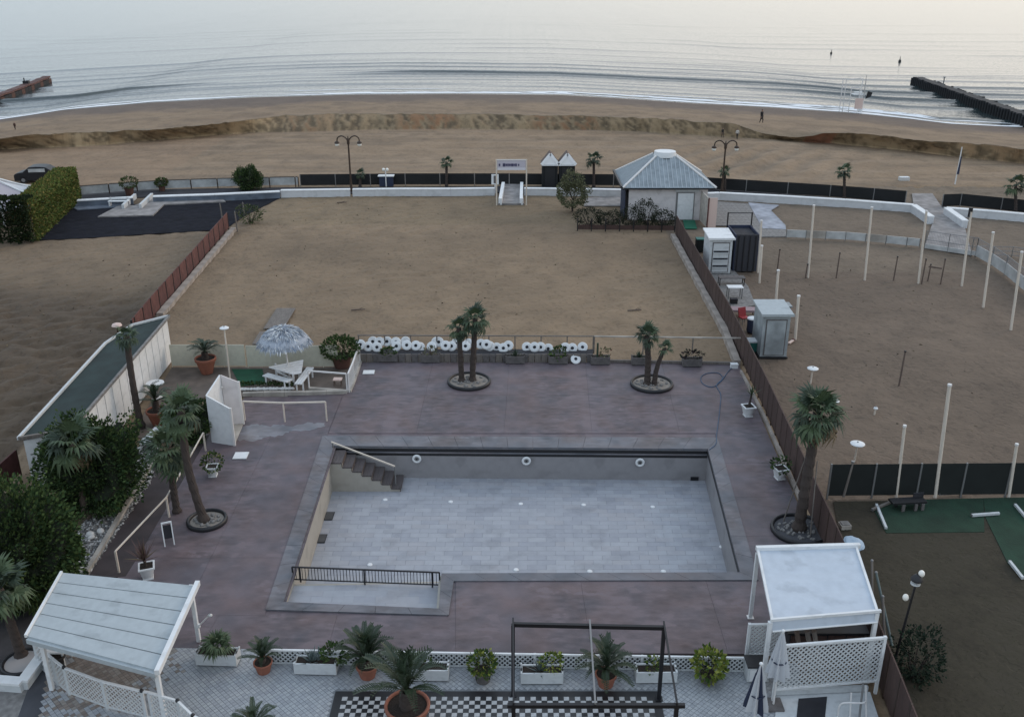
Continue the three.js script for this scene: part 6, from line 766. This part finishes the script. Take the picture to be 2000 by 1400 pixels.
// gravel bed
{ const P = PX([[296, 838], [318, 905], [170, 1128], [130, 1120], [148, 1040], [250, 900]]); struct('gravel_bed', slab(P, -0.05, -0.015), mat('gravelM', [0.19, 0.18, 0.175], 1, { map: T_mottle, bumpMap: T_fine, bumpScale: 0.03 }), 'bed of grey gravel between the big shrubs and the ramp'); const st = thing('gravel'); st.userData.kind = 'stuff'; st.userData.label = 'loose grey and white pebbles of the gravel bed'; foliage(st, 2600, 0.085, [[0.34, 0.33, 0.32], [0.22, 0.21, 0.20], [0.50, 0.49, 0.47], [0.14, 0.135, 0.13]], (r) => { let x, z, k = 0; do { x = lerp(-17, -9.5, r()); z = lerp(-37.5, -24, r()); } while (!inPoly(P, x, z) && k++ < 200); return { p: V(x, 0.0, z), dir: V(r() - 0.5, 0.3 * r(), r() - 0.5) }; }, 44, 'pebbles', new THREE.IcosahedronGeometry(0.5, 0));
  const w = thing('white_stones', 'few large white stones lying along the gravel bed', 'stones', V(0, 0, 0)), r = rngOf(19); for (const [x, y] of [[178, 1052], [196, 1040], [150, 1102], [158, 1118], [176, 1046], [280, 862], [272, 880], [262, 902], [144, 1085]]) { const p = at(x, y), g = new THREE.IcosahedronGeometry(0.10 + 0.07 * r(), 1); g.scale(1.3, 0.8, 1); g.rotateY(r() * 3); g.translate(p.x, 0.06, p.z); mesh('stone', g, M.stoneWhite, w); } }
kerbRun('long pale kerb between the gravel bed and the dark ramp', [[300, 902], [168, 1122]], 0.16, 0.14, M.paleConcrete, 1.4);
{ const t = thing('plank_bench', 'white plank bench leaning by the shrubs above the gravel', 'bench', V(0, 0, 0)), a = at(314, 852), b = at(284, 884); mesh('seat', beam(a.clone().setY(0.42), b.clone().setY(0.42), 0.46, 0.06), M.white, t); for (const f of [0.12, 0.88]) mesh('leg', beam(a.clone().lerp(b, f).setY(0), a.clone().lerp(b, f).setY(0.36), 0.4, 0.06), M.planterGrey, t); }
{ const p = at(330, 1060), t = thing('folding_sign', 'white frame of a folding sign by the handrail', 'sign', p, 0.4); for (const x of [-0.16, 0.16]) { mesh('leg', beam(V(x, 0, 0.2), V(x, 0.85, 0), 0.05, 0.04), M.white, t); mesh('leg', beam(V(x, 0, -0.2), V(x, 0.85, -0.02), 0.05, 0.04), M.white, t); } mesh('bar', beam(V(-0.16, 0.84, 0), V(0.16, 0.84, 0), 0.05, 0.05), M.white, t); mesh('board', box(0.3, 0.5, 0.02, 0, 0.25, 0.07, 0, -0.2), M.asphalt, t); }
// ---------- front patio ----------
function latticeSegs(W, H, pitch) { const out = [], clip = (x0, y0, x1, y1) => { let t0 = 0, t1 = 1; const dx = x1 - x0, dy = y1 - y0; for (const [p, q] of [[-dx, x0], [dx, W - x0], [-dy, y0], [dy, H - y0]]) { if (Math.abs(p) < 1e-9) { if (q < 0) return null; } else { const r = q / p; if (p < 0) t0 = Math.max(t0, r); else t1 = Math.min(t1, r); } } return t1 - t0 > 0.02 ? [x0 + t0 * dx, y0 + t0 * dy, x0 + t1 * dx, y0 + t1 * dy] : null; }; for (let c = pitch / 2; c < W + H; c += pitch) { const s = clip(c, 0, c - H, H); if (s) out.push([...s, 0]); } for (let c = -H + pitch / 2; c < W; c += pitch) { const s = clip(c, 0, c + H, H); if (s) out.push([...s, 1]); } return out; }
function lattice(parent, a, b, h0, h1, pitch, m, wd, single) { // a diagonal lattice between two ground points
  const W = Math.hypot(b.x - a.x, b.z - a.z), dir = V((b.x - a.x) / W, 0, (b.z - a.z) / W), n = V(-dir.z, 0, dir.x), l = []; for (const [x0, y0, x1, y1, k] of latticeSegs(W, h1 - h0, pitch)) { const P = (x, y) => V(a.x, h0 + y, a.z).addScaledVector(dir, x).addScaledVector(n, k * 0.016 - 0.008); const d = P(x1, y1).sub(P(x0, y0)), g = box(wd, d.length(), 0.014, 0, -d.length() / 2); const xA = d.clone().normalize(), zA = n, yA = new THREE.Vector3().crossVectors(zA, xA); g.applyMatrix4(new THREE.Matrix4().makeBasis(yA.negate(), xA, zA)); const c = P((x0 + x1) / 2, (y0 + y1) / 2); g.translate(c.x, c.y, c.z); if (single) mesh('slat', g, m, parent); else l.push(g); }
  if (l.length) mesh('lattice', merge(l), m, parent).userData.kind = 'stuff';
}
// white tiled patio: diagonal square tiles, the nearest as single pieces
{
  const P = PX([[335, 1238], [478, 1268], [890, 1278], [1480, 1284], [1560, 1300], [1560, 1480], [60, 1480], [92, 1300], [130, 1270]]), t = thing('patio'); t.userData.kind = 'structure'; t.userData.label = 'patio of small white diagonal tiles below the terrace';
  mesh('mortar_bed', slab(P, -0.05, -0.012), mat('mortar', [0.19, 0.20, 0.21], 0.9), t);
  const C0 = at(655, 1350), C1 = at(1290, 1362), cx0 = C0.x, cx1 = C1.x, cz0 = C0.z, nx = 56, s = (cx1 - cx0) / (nx + 3), b = s * 1.5, rows = 13, cz1 = cz0 + b * 2 + rows * s;
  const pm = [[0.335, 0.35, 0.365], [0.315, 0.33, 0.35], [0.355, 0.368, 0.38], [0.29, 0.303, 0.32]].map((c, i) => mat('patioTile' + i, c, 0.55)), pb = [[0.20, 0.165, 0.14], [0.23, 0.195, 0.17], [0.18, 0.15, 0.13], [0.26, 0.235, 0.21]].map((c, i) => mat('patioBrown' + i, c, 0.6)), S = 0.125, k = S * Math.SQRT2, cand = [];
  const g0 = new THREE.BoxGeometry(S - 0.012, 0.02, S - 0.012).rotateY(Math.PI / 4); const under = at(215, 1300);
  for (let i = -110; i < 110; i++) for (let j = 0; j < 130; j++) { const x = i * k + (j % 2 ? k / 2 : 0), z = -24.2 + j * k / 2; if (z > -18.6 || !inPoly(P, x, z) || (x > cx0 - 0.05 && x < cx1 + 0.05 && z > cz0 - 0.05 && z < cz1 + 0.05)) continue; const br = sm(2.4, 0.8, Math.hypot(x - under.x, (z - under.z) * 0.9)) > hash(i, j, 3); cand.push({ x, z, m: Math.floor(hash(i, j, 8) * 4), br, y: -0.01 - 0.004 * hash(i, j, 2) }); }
  cand.sort((a, b2) => b2.z - a.z); const vis = [...cand.filter((c) => c.z < -20.25), ...cand.filter((c) => c.z >= -20.25)], far = new Map(); let cnt = 0;
  for (const c of vis) { const m = (c.br ? pb : pm)[c.m]; if (cnt++ < 290) { const q = mesh('tile', g0, m, t); q.position.set(c.x, c.y, c.z); } else { if (!far.has(m)) far.set(m, []); const g = g0.clone(); g.translate(c.x, c.y, c.z); far.get(m).push(g); } }
  for (const [m, l] of far) mesh('tiles', merge(l), m, t).userData.kind = 'stuff';
  // chequered floor
  const f = thing('chequered_floor'); f.userData.kind = 'structure'; f.userData.label = 'chequered floor of black and white square tiles with a black border';
  mesh('border', slab([V(cx0, 0, cz0), V(cx1, 0, cz0), V(cx1, 0, cz1), V(cx0, 0, cz1)], -0.03, 0.004), M.black, f); mat('tileBlack', [0.014, 0.014, 0.016], 0.3); mat('tileWhite', [0.56, 0.57, 0.575], 0.35, { map: withRep(T_soft, 1.1) });
  const gt = box(s - 0.008, 0.012, s - 0.008); const more = [[], []]; for (let i = 0; i < nx; i++) for (let j = 0; j < rows; j++) { const P0 = [cx0 + b + (i + 0.5) * s, 0.0055 + 0.001 * hash(i, j, 4), cz0 + b + (j + 0.5) * s]; if (j > 0 && j < 6) { const q = mesh('tile', gt, (i + j) % 2 ? M.tileBlack : M.tileWhite, f); q.position.set(...P0); } else { const g = gt.clone(); g.translate(...P0); more[(i + j) % 2].push(g); } } more.forEach((l, i) => mesh('tiles', merge(l), i ? M.tileBlack : M.tileWhite, f).userData.kind = 'stuff');
}
// low lattice fence between terrace and patio
{ const A = at(528, 1296), B = at(1462, 1312), t = thing('lattice_fence', 'low white lattice fence between the terrace edge and the patio', 'fence', V(0, 0, 0)), n = 9, H = 0.5; for (let i = 0; i < n; i++) { const a = A.clone().lerp(B, i / n), b = A.clone().lerp(B, (i + 1) / n); lattice(t, a, b, 0.03, H - 0.03, 0.15, M.planterWhite, 0.035); mesh('top_rail', beam(a.clone().setY(H), b.clone().setY(H), 0.06, 0.05), M.white, t); mesh('bottom_rail', beam(a.clone().setY(0.03), b.clone().setY(0.03), 0.045, 0.04), M.planterWhite, t); mesh('post', beam(a.clone().setY(0), a.clone().setY(H + 0.03), 0.07, 0.07), M.white, t); } mesh('backing', wallPrism(A.clone().add(V(0, 0, -0.09)), B.clone().add(V(0, 0, -0.09)), H - 0.04, H - 0.04, 0.04, -0.02), M.black, t); mesh('terrace_edge', wallPrism(A.clone().add(V(0, 0, -0.3)), B.clone().add(V(0, 0, -0.3)), -0.005, -0.005, 0.1, -0.3), M.black, t); }
// black metal frame
{
  const a = at(1002, 1358), b = at(1287, 1365), H = 2.45, t = thing('metal_frame', 'black metal pergola frame standing over the chequered floor', 'pergola frame', V(0, 0, 0)), z1 = at(1000, 1378, H).z, x0 = atZ(1003, 1378, z1).x, x1 = atZ(1322, 1378, z1).x;
  const A = a.clone().setY(H), B = b.clone().setY(H); for (const p of [a, b]) { mesh('post', beam(p.clone().setY(0), p.clone().setY(H), 0.10, 0.10), M.blackMetal, t); mesh('foot_plate', box(0.2, 0.02, 0.2, p.x, 0.012, p.z), M.blackMetal, t); }
  mesh('far_beam', beam(A, B, 0.09, 0.11), M.blackMetal, t); const C = V(x0, H, z1), D = V(x1, H, z1); mesh('near_beam', beam(C.clone().add(V(-0.15, 0, 0)), D.clone().add(V(0.2, 0, 0)), 0.09, 0.10), M.blackMetal, t);
  for (const [p, q, m, lab] of [[A, C, M.blackMetal, 'side_beam'], [B, D, M.blackMetal, 'side_beam'], [A.clone().lerp(B, 0.51), C.clone().lerp(D, 0.50), M.greyMetal, 'middle_rail']]) { const d = q.clone().sub(p).setY(0).normalize(); mesh(lab, beam(p.clone().addScaledVector(d, -0.14).setY(H + 0.10), q.clone().addScaledVector(d, 0.05).setY(H + 0.10), 0.045, 0.05), m, t); }
  for (const q of [C, D]) mesh('post', beam(V(q.x, 0, q.z), V(q.x, H, q.z), 0.10, 0.10), M.blackMetal, t);
}
// white slatted pergola roof on the left
{
  const H = 2.2, TL = at(122, 1118, H), TR = at(380, 1143, H), BR = at(304, 1310, H - 0.12), BL = at(52, 1243, H - 0.12), t = thing('white_pergola', 'white pergola with a slatted flat roof in the lower left corner', 'pergola', V(0, 0, 0)), n = 6, L3 = (A, B, u) => A.clone().lerp(B, u);
  for (let i = 0; i < n; i++) { const a = L3(TL, BL, (i + 0.02) / n), b = L3(TR, BR, (i + 0.02) / n), c = L3(TR, BR, (i + 0.955) / n), d = L3(TL, BL, (i + 0.955) / n); const pos = [], q = (...p) => pos.push(...p[0].toArray(), ...p[2].toArray(), ...p[1].toArray(), ...p[0].toArray(), ...p[3].toArray(), ...p[2].toArray()), dn = (p) => p.clone().add(V(0, -0.05, 0)); q(a, b, c, d); q(dn(d), dn(c), dn(b), dn(a)); q(d, c, dn(c), dn(d)); q(b, a, dn(a), dn(b)); q(a, d, dn(d), dn(a)); q(c, b, dn(b), dn(c)); const uv = []; for (let k = 0; k < pos.length; k += 3) uv.push(pos[k], pos[k + 2]); mesh('roof_panel', tris(pos, uv), M.roofWhite, t); if (i) mesh('joint', beam(L3(TL, BL, i / n - 0.004).add(V(0, -0.04, 0)), L3(TR, BR, i / n - 0.004).add(V(0, -0.04, 0)), 0.05, 0.03), M.stoneGrey, t); }
  const o = V(0, 0.01, 0); mesh('side_beam', beam(TR.clone().add(V(0.06, 0.02, -0.1)), BR.clone().add(V(0.06, 0.02, 0.1)), 0.13, 0.16), M.white, t); mesh('side_beam', beam(TL.clone().add(V(-0.04, 0.01, 0)), BL.clone().add(V(-0.04, 0.01, 0)), 0.07, 0.1), M.white, t); mesh('front_beam', beam(BL.clone().add(V(0, -0.12, 0.02)), BR.clone().add(V(0, -0.12, 0.02)), 0.1, 0.14), M.roofWhite, t);
  for (const p of [at(388, 1252), V(L3(TR, BR, 0.9).x - 0.15, 0, L3(TR, BR, 0.9).z), V(L3(TL, BL, 0.1).x + 0.2, 0, L3(TL, BL, 0.1).z), V(L3(TL, BL, 0.9).x + 0.2, 0, L3(TL, BL, 0.9).z)]) mesh('post', beam(p.clone().setY(0), p.clone().setY(H - 0.16), 0.11, 0.11), M.white, t);
  for (const u of [0.33, 0.66]) mesh('rafter', beam(L3(TL, TR, u).add(V(0, -0.12, 0)), L3(BL, BR, u).add(V(0, -0.12, 0)), 0.07, 0.12), M.planterWhite, t);
  // lattice balustrade round its near side
  const lf = thing('lattice_balustrade', 'white lattice balustrade stepping round the near side of the left pergola', 'fence', V(0, 0, 0)), hh = 0.95, R = [[64, 1252], [101, 1286], [124, 1304], [198, 1331], [276, 1350], [289, 1352], [346, 1369], [376, 1398], [420, 1420]].map(([x, y]) => at(x, y, hh).setY(0)); for (let i = 0; i + 1 < R.length; i++) { const a = R[i], b = R[i + 1], w = a.distanceTo(b); mesh('top_rail', beam(a.clone().setY(hh), b.clone().setY(hh), 0.06, 0.05), M.white, lf); mesh('post', beam(a.clone().setY(-0.05), a.clone().setY(hh + 0.02), 0.07, 0.07), M.planterWhite, lf); mesh('bottom_rail', beam(a.clone().setY(0.08), b.clone().setY(0.08), 0.05, 0.04), M.planterWhite, lf); if (w > 0.3) lattice(lf, a, b, 0.1, hh - 0.03, 0.15, M.planterWhite, 0.032, i === 6 || i === 3); if (i % 2 === 1 || i === 6) mesh('clamp', new THREE.SphereGeometry(0.06, 10, 8).translate(b.x, hh + 0.02, b.z), M.black, lf); }
  const br = thing('wall_lamp', 'small white lamp on an arm beside the left pergola post', 'lamp', at(390, 1252)); const bh = up(at(390, 1252), 1222), tip = up(at(390, 1252), 1201); mesh('arm', bar(V(0.04, bh, 0), V(0.40, tip, 0), 0.02), M.whiteMetal, br); mesh('shade', lathe([[0.03, 0.06], [0.08, 0], [0, 0.01]], 14).translate(0.42, tip - 0.02, 0), M.white, br); mesh('bracket', box(0.08, 0.12, 0.08, 0.03, bh - 0.06, 0), M.white, br);
  const wt = thing('patio_table', 'small white table under the left pergola roof edge', 'table', at(118, 1292)); mesh('table_top', box(0.55, 0.05, 0.55, 0, 0.5), M.white, wt); for (const x of [-0.22, 0.22]) for (const z of [-0.22, 0.22]) mesh('leg', box(0.05, 0.5, 0.05, x, 0, z), M.planterWhite, wt);
  const bk = thing('plant_tub', 'dark round tub behind the lattice under the left pergola', 'plant pot', at(108, 1302)); pot(bk, 0.32, 0.42, M.black, 0.8);
}
// lower left corner: kerb wall, drive, planter ring
struct('driveway', slab(PX([[95, 1298], [60, 1326], [20, 1440], [-80, 1500], [150, 1500], [128, 1400]]), -0.05, -0.006), mat('drive', [0.075, 0.078, 0.090], 0.8, { map: T_mottle }), 'dark grey drive curving past the lower left corner');
struct('gravel_corner', slab(PX([[-60, 1340], [58, 1342], [18, 1440], [-80, 1450]]), -0.05, -0.02), M.stoneGrey, 'dark gravel in the lower left corner');
wallRun('low white kerb wall bending round the palm planter in the lower left corner', [[-60, 1338], [46, 1346], [82, 1296]], 0.28, 0.26, M.planterWhite, { name: 'kerb_wall' });
struct('planter_floor', slab(PX([[-80, 1200], [60, 1190], [100, 1270], [80, 1298], [46, 1344], [-80, 1336]]), -0.05, -0.024), mat('darkSoil', [0.055, 0.052, 0.055], 0.95, { map: T_mottle }), 'dark planted ground behind the white kerb wall');
{ const t = thing('tree_ring', 'pale round bed round the palm trunk in the lower left corner', 'tree bed', at(44, 1296)); mesh('edging', new THREE.TorusGeometry(0.55, 0.06, 8, 36).rotateX(Math.PI / 2).translate(0, 0.06, 0), M.black, t); mesh('sand', new THREE.CylinderGeometry(0.52, 0.52, 0.1, 30).translate(0, 0.02, 0), M.stoneWhite.clone(), t).material.color.setRGB(0.34, 0.32, 0.31); }
// white awning pergola on the right
{
  const H = 2.5, BL = at(1481, 1075, H), BR = at(1673, 1069, H), FR = at(1714, 1194, H - 0.06), FL = at(1509, 1212, H - 0.06), t = thing('awning', 'white fabric awning on a white frame in the lower right', 'awning', V(0, 0, 0));
  const pos = [], uv = [], N = 14, sag = (u, v) => -0.05 * Math.sin(Math.PI * v) * Math.sin(Math.PI * u) - 0.015 * Math.pow(Math.sin(Math.PI * v * 4), 2), Pt = (u, v) => { const p = BL.clone().lerp(BR, u).lerp(FL.clone().lerp(FR, u), v); p.y += sag(u, v); return p; };
  for (let i = 0; i < N; i++) for (let j = 0; j < N; j++) { const q = [[i, j], [i + 1, j], [i + 1, j + 1], [i, j + 1]].map(([a, b]) => Pt(a / N, b / N)); for (const k of [0, 2, 1, 0, 3, 2]) { pos.push(...q[k].toArray()); uv.push(q[k].x, q[k].z); } } mesh('canvas', tris(pos, uv), M.awning, t);
  const dn = 0.32, vp = [], lo = (p) => p.clone().add(V(0.02, -dn, 0.06)); { const a = FL, b = FR, c = lo(FR), d = lo(FL); vp.push(...a.toArray(), ...d.toArray(), ...c.toArray(), ...a.toArray(), ...c.toArray(), ...b.toArray()); } mesh('valance', tris(vp, [0, 0, 0, .3, 3, .3, 0, 0, 3, .3, 3, 0]), M.awning, t); mesh('valance_bar', bar(lo(FL), lo(FR), 0.03), M.white, t);
  mesh('front_beam', beam(FL.clone().add(V(-0.05, 0.02, 0)), FR.clone().add(V(0.1, 0.02, 0)), 0.07, 0.08), M.white, t); mesh('back_beam', beam(BL.clone().add(V(-0.05, 0.04, -0.04)), BR.clone().add(V(0.12, 0.04, -0.04)), 0.14, 0.14), M.white, t); for (const [a, b] of [[BL, FL], [BR, FR]]) mesh('side_beam', beam(a, b, 0.07, 0.08), M.white, t); for (let i = 1; i < 4; i++) mesh('cross_bar', beam(BL.clone().lerp(FL, i / 4).add(V(0, -0.08, 0)), BR.clone().lerp(FR, i / 4).add(V(0, -0.08, 0)), 0.05, 0.04), M.white, t);
  for (const p of [BL, BR, FL.clone().add(V(-0.05, 0, 0)), FR]) { mesh('post', beam(V(p.x, 0, p.z), V(p.x, H - 0.1, p.z), 0.11, 0.11), M.white, t); mesh('foot_plate', box(0.2, 0.02, 0.2, p.x, 0.001, p.z), M.whiteMetal, t); }
  // lattice screen in front, on a frame
  const z = -20.9, a = atZ(1512, 1352, z), b = atZ(1722, 1352, z), hb = up(a, 1346), ht = up(a, 1262), s = thing('lattice_screen', 'large white lattice screen in front of the awning', 'lattice screen', V(0, 0, 0)), A = V(a.x, 0, z), B = V(b.x, 0, z - 0.35); lattice(s, A, B, hb + 0.04, ht - 0.03, 0.155, M.planterWhite, 0.042, true); mesh('top_rail', beam(A.clone().setY(ht), B.clone().setY(ht), 0.07, 0.07), M.white, s); mesh('bottom_rail', beam(A.clone().setY(hb), B.clone().setY(hb), 0.06, 0.06), M.white, s); for (const p of [A, B]) mesh('post', beam(p.clone().setY(0), p.clone().setY(ht + 0.05), 0.08, 0.08), M.white, s);
  const c0 = at(1457, 1288), c1 = at(1520, 1287), s2 = thing('lattice_screen', 'small white lattice screen at the left side of the awning', 'lattice screen', V(0, 0, 0)), h2 = up(c0, 1220), h1 = up(c0, 1278); lattice(s2, c0, c1, h1, h2 - 0.03, 0.14, M.planterWhite, 0.05, true); mesh('top_rail', beam(c0.clone().setY(h2), c1.clone().setY(h2), 0.07, 0.06), M.white, s2); mesh('bottom_rail', beam(c0.clone().setY(h1), c1.clone().setY(h1), 0.07, 0.08), M.white, s2); for (const p of [c0, c1]) mesh('post', beam(p.clone().setY(0), p.clone().setY(h2 + 0.04), 0.10, 0.08), M.white, s2);
  // dark counter added to darken the space under the awning, and leaning boards
  const k = thing('counter', 'dark counter added to darken the space under the awning', 'counter', V((BL.x + BR.x) / 2 + 0.2, 0, (BL.z + FL.z) / 2 - 0.1)); mesh('body', box(2.2, 0.95, 0.8), M.asphalt, k); mesh('top', box(2.4, 0.06, 1.0, 0, 0.95), M.black, k); for (let i = 0; i < 4; i++) mesh('front_panel', box(0.5, 0.8, 0.03, -0.82 + i * 0.55, 0.06, 0.42), M.brownWood, k);
  for (const [dx, m, lab] of [[0.75, M.oldWood, 'brown board leaning under the awning, left one'], [1.05, M.greyWood, 'greyish board leaning under the awning, middle one'], [1.25, M.greyWood, 'pale board leaning under the awning, right one']]) { const q = thing('leaning_board', lab, 'board', V(FL.x + dx + 0.5, 0, FL.z - 0.35), 0, 'boards leaning under the awning'); mesh('board', beam(V(0, 0, 0.3), V(-0.25, 1.5, -0.5), 0.14, 0.03), m, q); mesh('end_band', beam(V(-0.235, 1.41, -0.452), V(-0.252, 1.505, -0.505), 0.145, 0.034), M.oldWood, q); }
  // white floor in front with dark mat and pipe rack
  struct('white_platform', slab(PX([[1516, 1358], [1700, 1352], [1742, 1480], [1512, 1480]]), -0.03, 0.02), M.planterWhite, 'white floor below the large lattice screen'); struct('door_mat', slab(PX([[1560, 1366], [1616, 1362], [1608, 1440], [1552, 1440]]), 0.02, 0.035), M.asphalt, 'dark mat on the white floor below the large lattice screen'); { const r = mesh('floor_edge', beam(at(1512, 1358).setY(0.12), at(1694, 1350).setY(0.12), 0.1, 0.16), M.planterWhite); tag(r, 'white edge beam under the large lattice screen', 'beam'); }
  const rk = thing('pipe_rack', 'rack of grey bent pipes below the right end of the large lattice screen', 'rack', at(1662, 1400)); mesh('pipe', tube([V(-0.35, 0, 0), V(-0.35, 0.4, 0), V(-0.28, 0.48, 0), V(0.3, 0.5, 0), V(0.4, 0.5, -0.1)], 0.025, 24, 7), M.whiteMetal, rk); mesh('pipe', bar(V(-0.05, 0, 0.1), V(-0.05, 0.75, -0.1), 0.025), M.whiteMetal, rk); mesh('pipe', bar(V(0.2, 0, 0.1), V(0.28, 1.0, -0.2), 0.03), M.greyMetal, rk); mesh('pipe', bar(V(0.4, 0, 0.1), V(0.36, 0.9, -0.2), 0.025), M.whiteMetal, rk);
  // furled parasols
  for (const [x, y, zz, lab, sd] of [[1530, 1234, -20.75, 'furled white parasol nearest the large lattice screen', 3], [1487, 1298, -19.7, 'furled white and navy parasol at the bottom edge beside the patio', 5]]) { const top = atZ(x, y, zz), q = thing('furled_parasol', lab, 'parasol', V(top.x, 0, zz), 0, null), h = top.y; mesh('pole', bar(V(0, 0, 0), V(0, h, 0), 0.03), M.whiteMetal, q); mesh('foot', box(0.5, 0.08, 0.5), M.planterGrey, q);
    const K = 8; for (let i = 0; i < K; i++) { const a0 = i / K * 6.2832, a1 = (i + 1) / K * 6.2832, am = (a0 + a1) / 2, pp = []; const prof = [[0.03, h - 0.02], [0.09, h - 0.3], [0.17, h - 0.8], [0.25, h - 1.25], [0.27, h - 1.45]]; const pt = (a, r, yy) => [Math.cos(a) * r, yy, Math.sin(a) * r]; for (let j = 0; j + 1 < prof.length; j++) { const [r0, y0] = prof[j], [r1, y1] = prof[j + 1]; const A0 = pt(a0, r0 * 0.62, y0), M0 = pt(am, r0 * 1.25, y0), B0 = pt(a1, r0 * 0.62, y0), A1 = pt(a0, r1 * 0.62, y1), M1 = pt(am, r1 * 1.25, y1 - 0.05 * hash(i, j, sd)), B1 = pt(a1, r1 * 0.62, y1); pp.push(...A0, ...M0, ...M1, ...A0, ...M1, ...A1, ...M0, ...B0, ...B1, ...M0, ...B1, ...M1); } mesh('canopy_fold', tris(pp), sd === 5 && i % 3 === 1 ? M.navy : M.canvas, q); } mesh('finial', new THREE.SphereGeometry(0.05, 10, 8).translate(0, h + 0.03, 0), M.white, q); mesh('strap', new THREE.TorusGeometry(0.19, 0.02, 6, 20).rotateX(Math.PI / 2).translate(0, h - 0.95, 0), M.navy, q); }
  { const p = at(1476, 1322), q = thing('white_cabinet', 'low white cabinet with a dark top behind the furled parasols', 'cabinet', p); mesh('body', box(0.62, 0.5, 0.5, 0, 0.03), M.planterWhite, q); mesh('top', box(0.66, 0.05, 0.54, 0, 0.53), M.black, q); mesh('door', box(0.5, 0.4, 0.02, 0, 0.08, 0.26), M.white, q); }
  // clutter right of the awning
  { const p = at(1668, 1064, 1.5), q = thing('covered_bundle', 'pale blue sheet bundled over the top of the fence behind the awning', 'sheet', p), g = new THREE.IcosahedronGeometry(0.26, 4), pa = g.attributes.position; for (let i = 0; i < pa.count; i++) { const v = V(pa.getX(i), pa.getY(i), pa.getZ(i)), n = 0.7 + 0.6 * fbm(v.x * 7 + 5, v.y * 7 + v.z * 5 + 5, 3, 5); pa.setXYZ(i, v.x * n * 1.1, v.y * n * 0.55 + 0.05, v.z * n * 1.5); } g.computeVertexNormals(); mesh('cover', g, mat('sheetBlue', [0.30, 0.38, 0.46], 0.7), q); for (const [k, w] of [[-0.2, 0.34], [0.14, 0.26]]) mesh('fold', box(0.05, w, 0.3, -0.12, -w + 0.05, k, 0.1, 0, 0.1), k < 0 ? M.blueBag : M.canvas, q); }
  for (const [x0, y0, x1, y1, lab] of [[1712, 1165, 1704, 1095, 'pale pole leaning on the fence right of the awning, further one'], [1738, 1235, 1725, 1165, 'pale pole leaning on the fence right of the awning, nearer one'], [1752, 1215, 1712, 1118, 'greenish pole lying along the fence top right of the awning']]) { const A = at(x0, y0, 0.9), B = at(x1, y1, 1.62), q = thing('leaning_pole', lab, 'pole', V(0, 0, 0), 0, 'poles leaning on the fence by the awning'); mesh('pole', bar(V(A.x, 0.02, A.z), B, 0.045, 0.04), lab.includes('greenish') ? M.agave : M.greyWood, q); mesh('cap', new THREE.SphereGeometry(0.05, 8, 6).translate(B.x, B.y, B.z), M.greyMetal, q); }
}
// ---------- scattered bits on the sand ----------
{
  const t = thing('sand_debris'); t.userData.kind = 'stuff'; t.userData.label = 'scattered dark twigs and clods on the sand plots';
  foliage(t, 300, 0.11, [[0.10, 0.075, 0.05], [0.14, 0.11, 0.07], [0.06, 0.05, 0.035]], (r) => { let x, z; const k = r(); if (k < 0.55) { x = lerp(-19, 11, r()); z = lerp(-83, -49, r()); } else if (k < 0.8) { x = lerp(14, 26, r()); z = lerp(-66, -37, r()); } else { x = lerp(-30, -23.5, r()); z = lerp(-66, -46, r()); } return { p: V(x, -0.085, z), dir: V(r() - 0.5, 0.05, r() - 0.5).multiplyScalar(3) }; }, 303, 'clods', new THREE.IcosahedronGeometry(0.5, 0).scale(0.6, 0.35, 1.3));
  for (const [x, y, lab] of [[668, 396, 'dark low mark of debris on the sand near the left street lamp'], [1240, 607, 'small dark drift of debris on the sand plot right of centre'], [700, 606, 'small dark clump of debris on the sand plot left of centre']]) { const p = at(x, y, -0.07), g = thing('driftwood', lab, 'driftwood', p, 0.2, 'bits of driftwood on the sand plot'); mesh('stick', bar(V(-0.45, 0.05, 0), V(0.4, 0.07, 0.05), 0.05, 0.03, 6), M.oldWood, g); mesh('twig', bar(V(0, 0.06, 0), V(0.25, 0.12, -0.12), 0.025, 0.012, 5), M.trunk, g); }
}
// ---------- render ----------
const renderer = new THREE.WebGLRenderer({ antialias: true });
renderer.toneMapping = THREE.LinearToneMapping; renderer.toneMappingExposure = EXPOSURE;
renderer.shadowMap.enabled = true; renderer.shadowMap.type = THREE.PCFSoftShadowMap;
scene.environmentIntensity = 1;
renderer.setSize(1024, 716);
renderer.render(scene, camera);
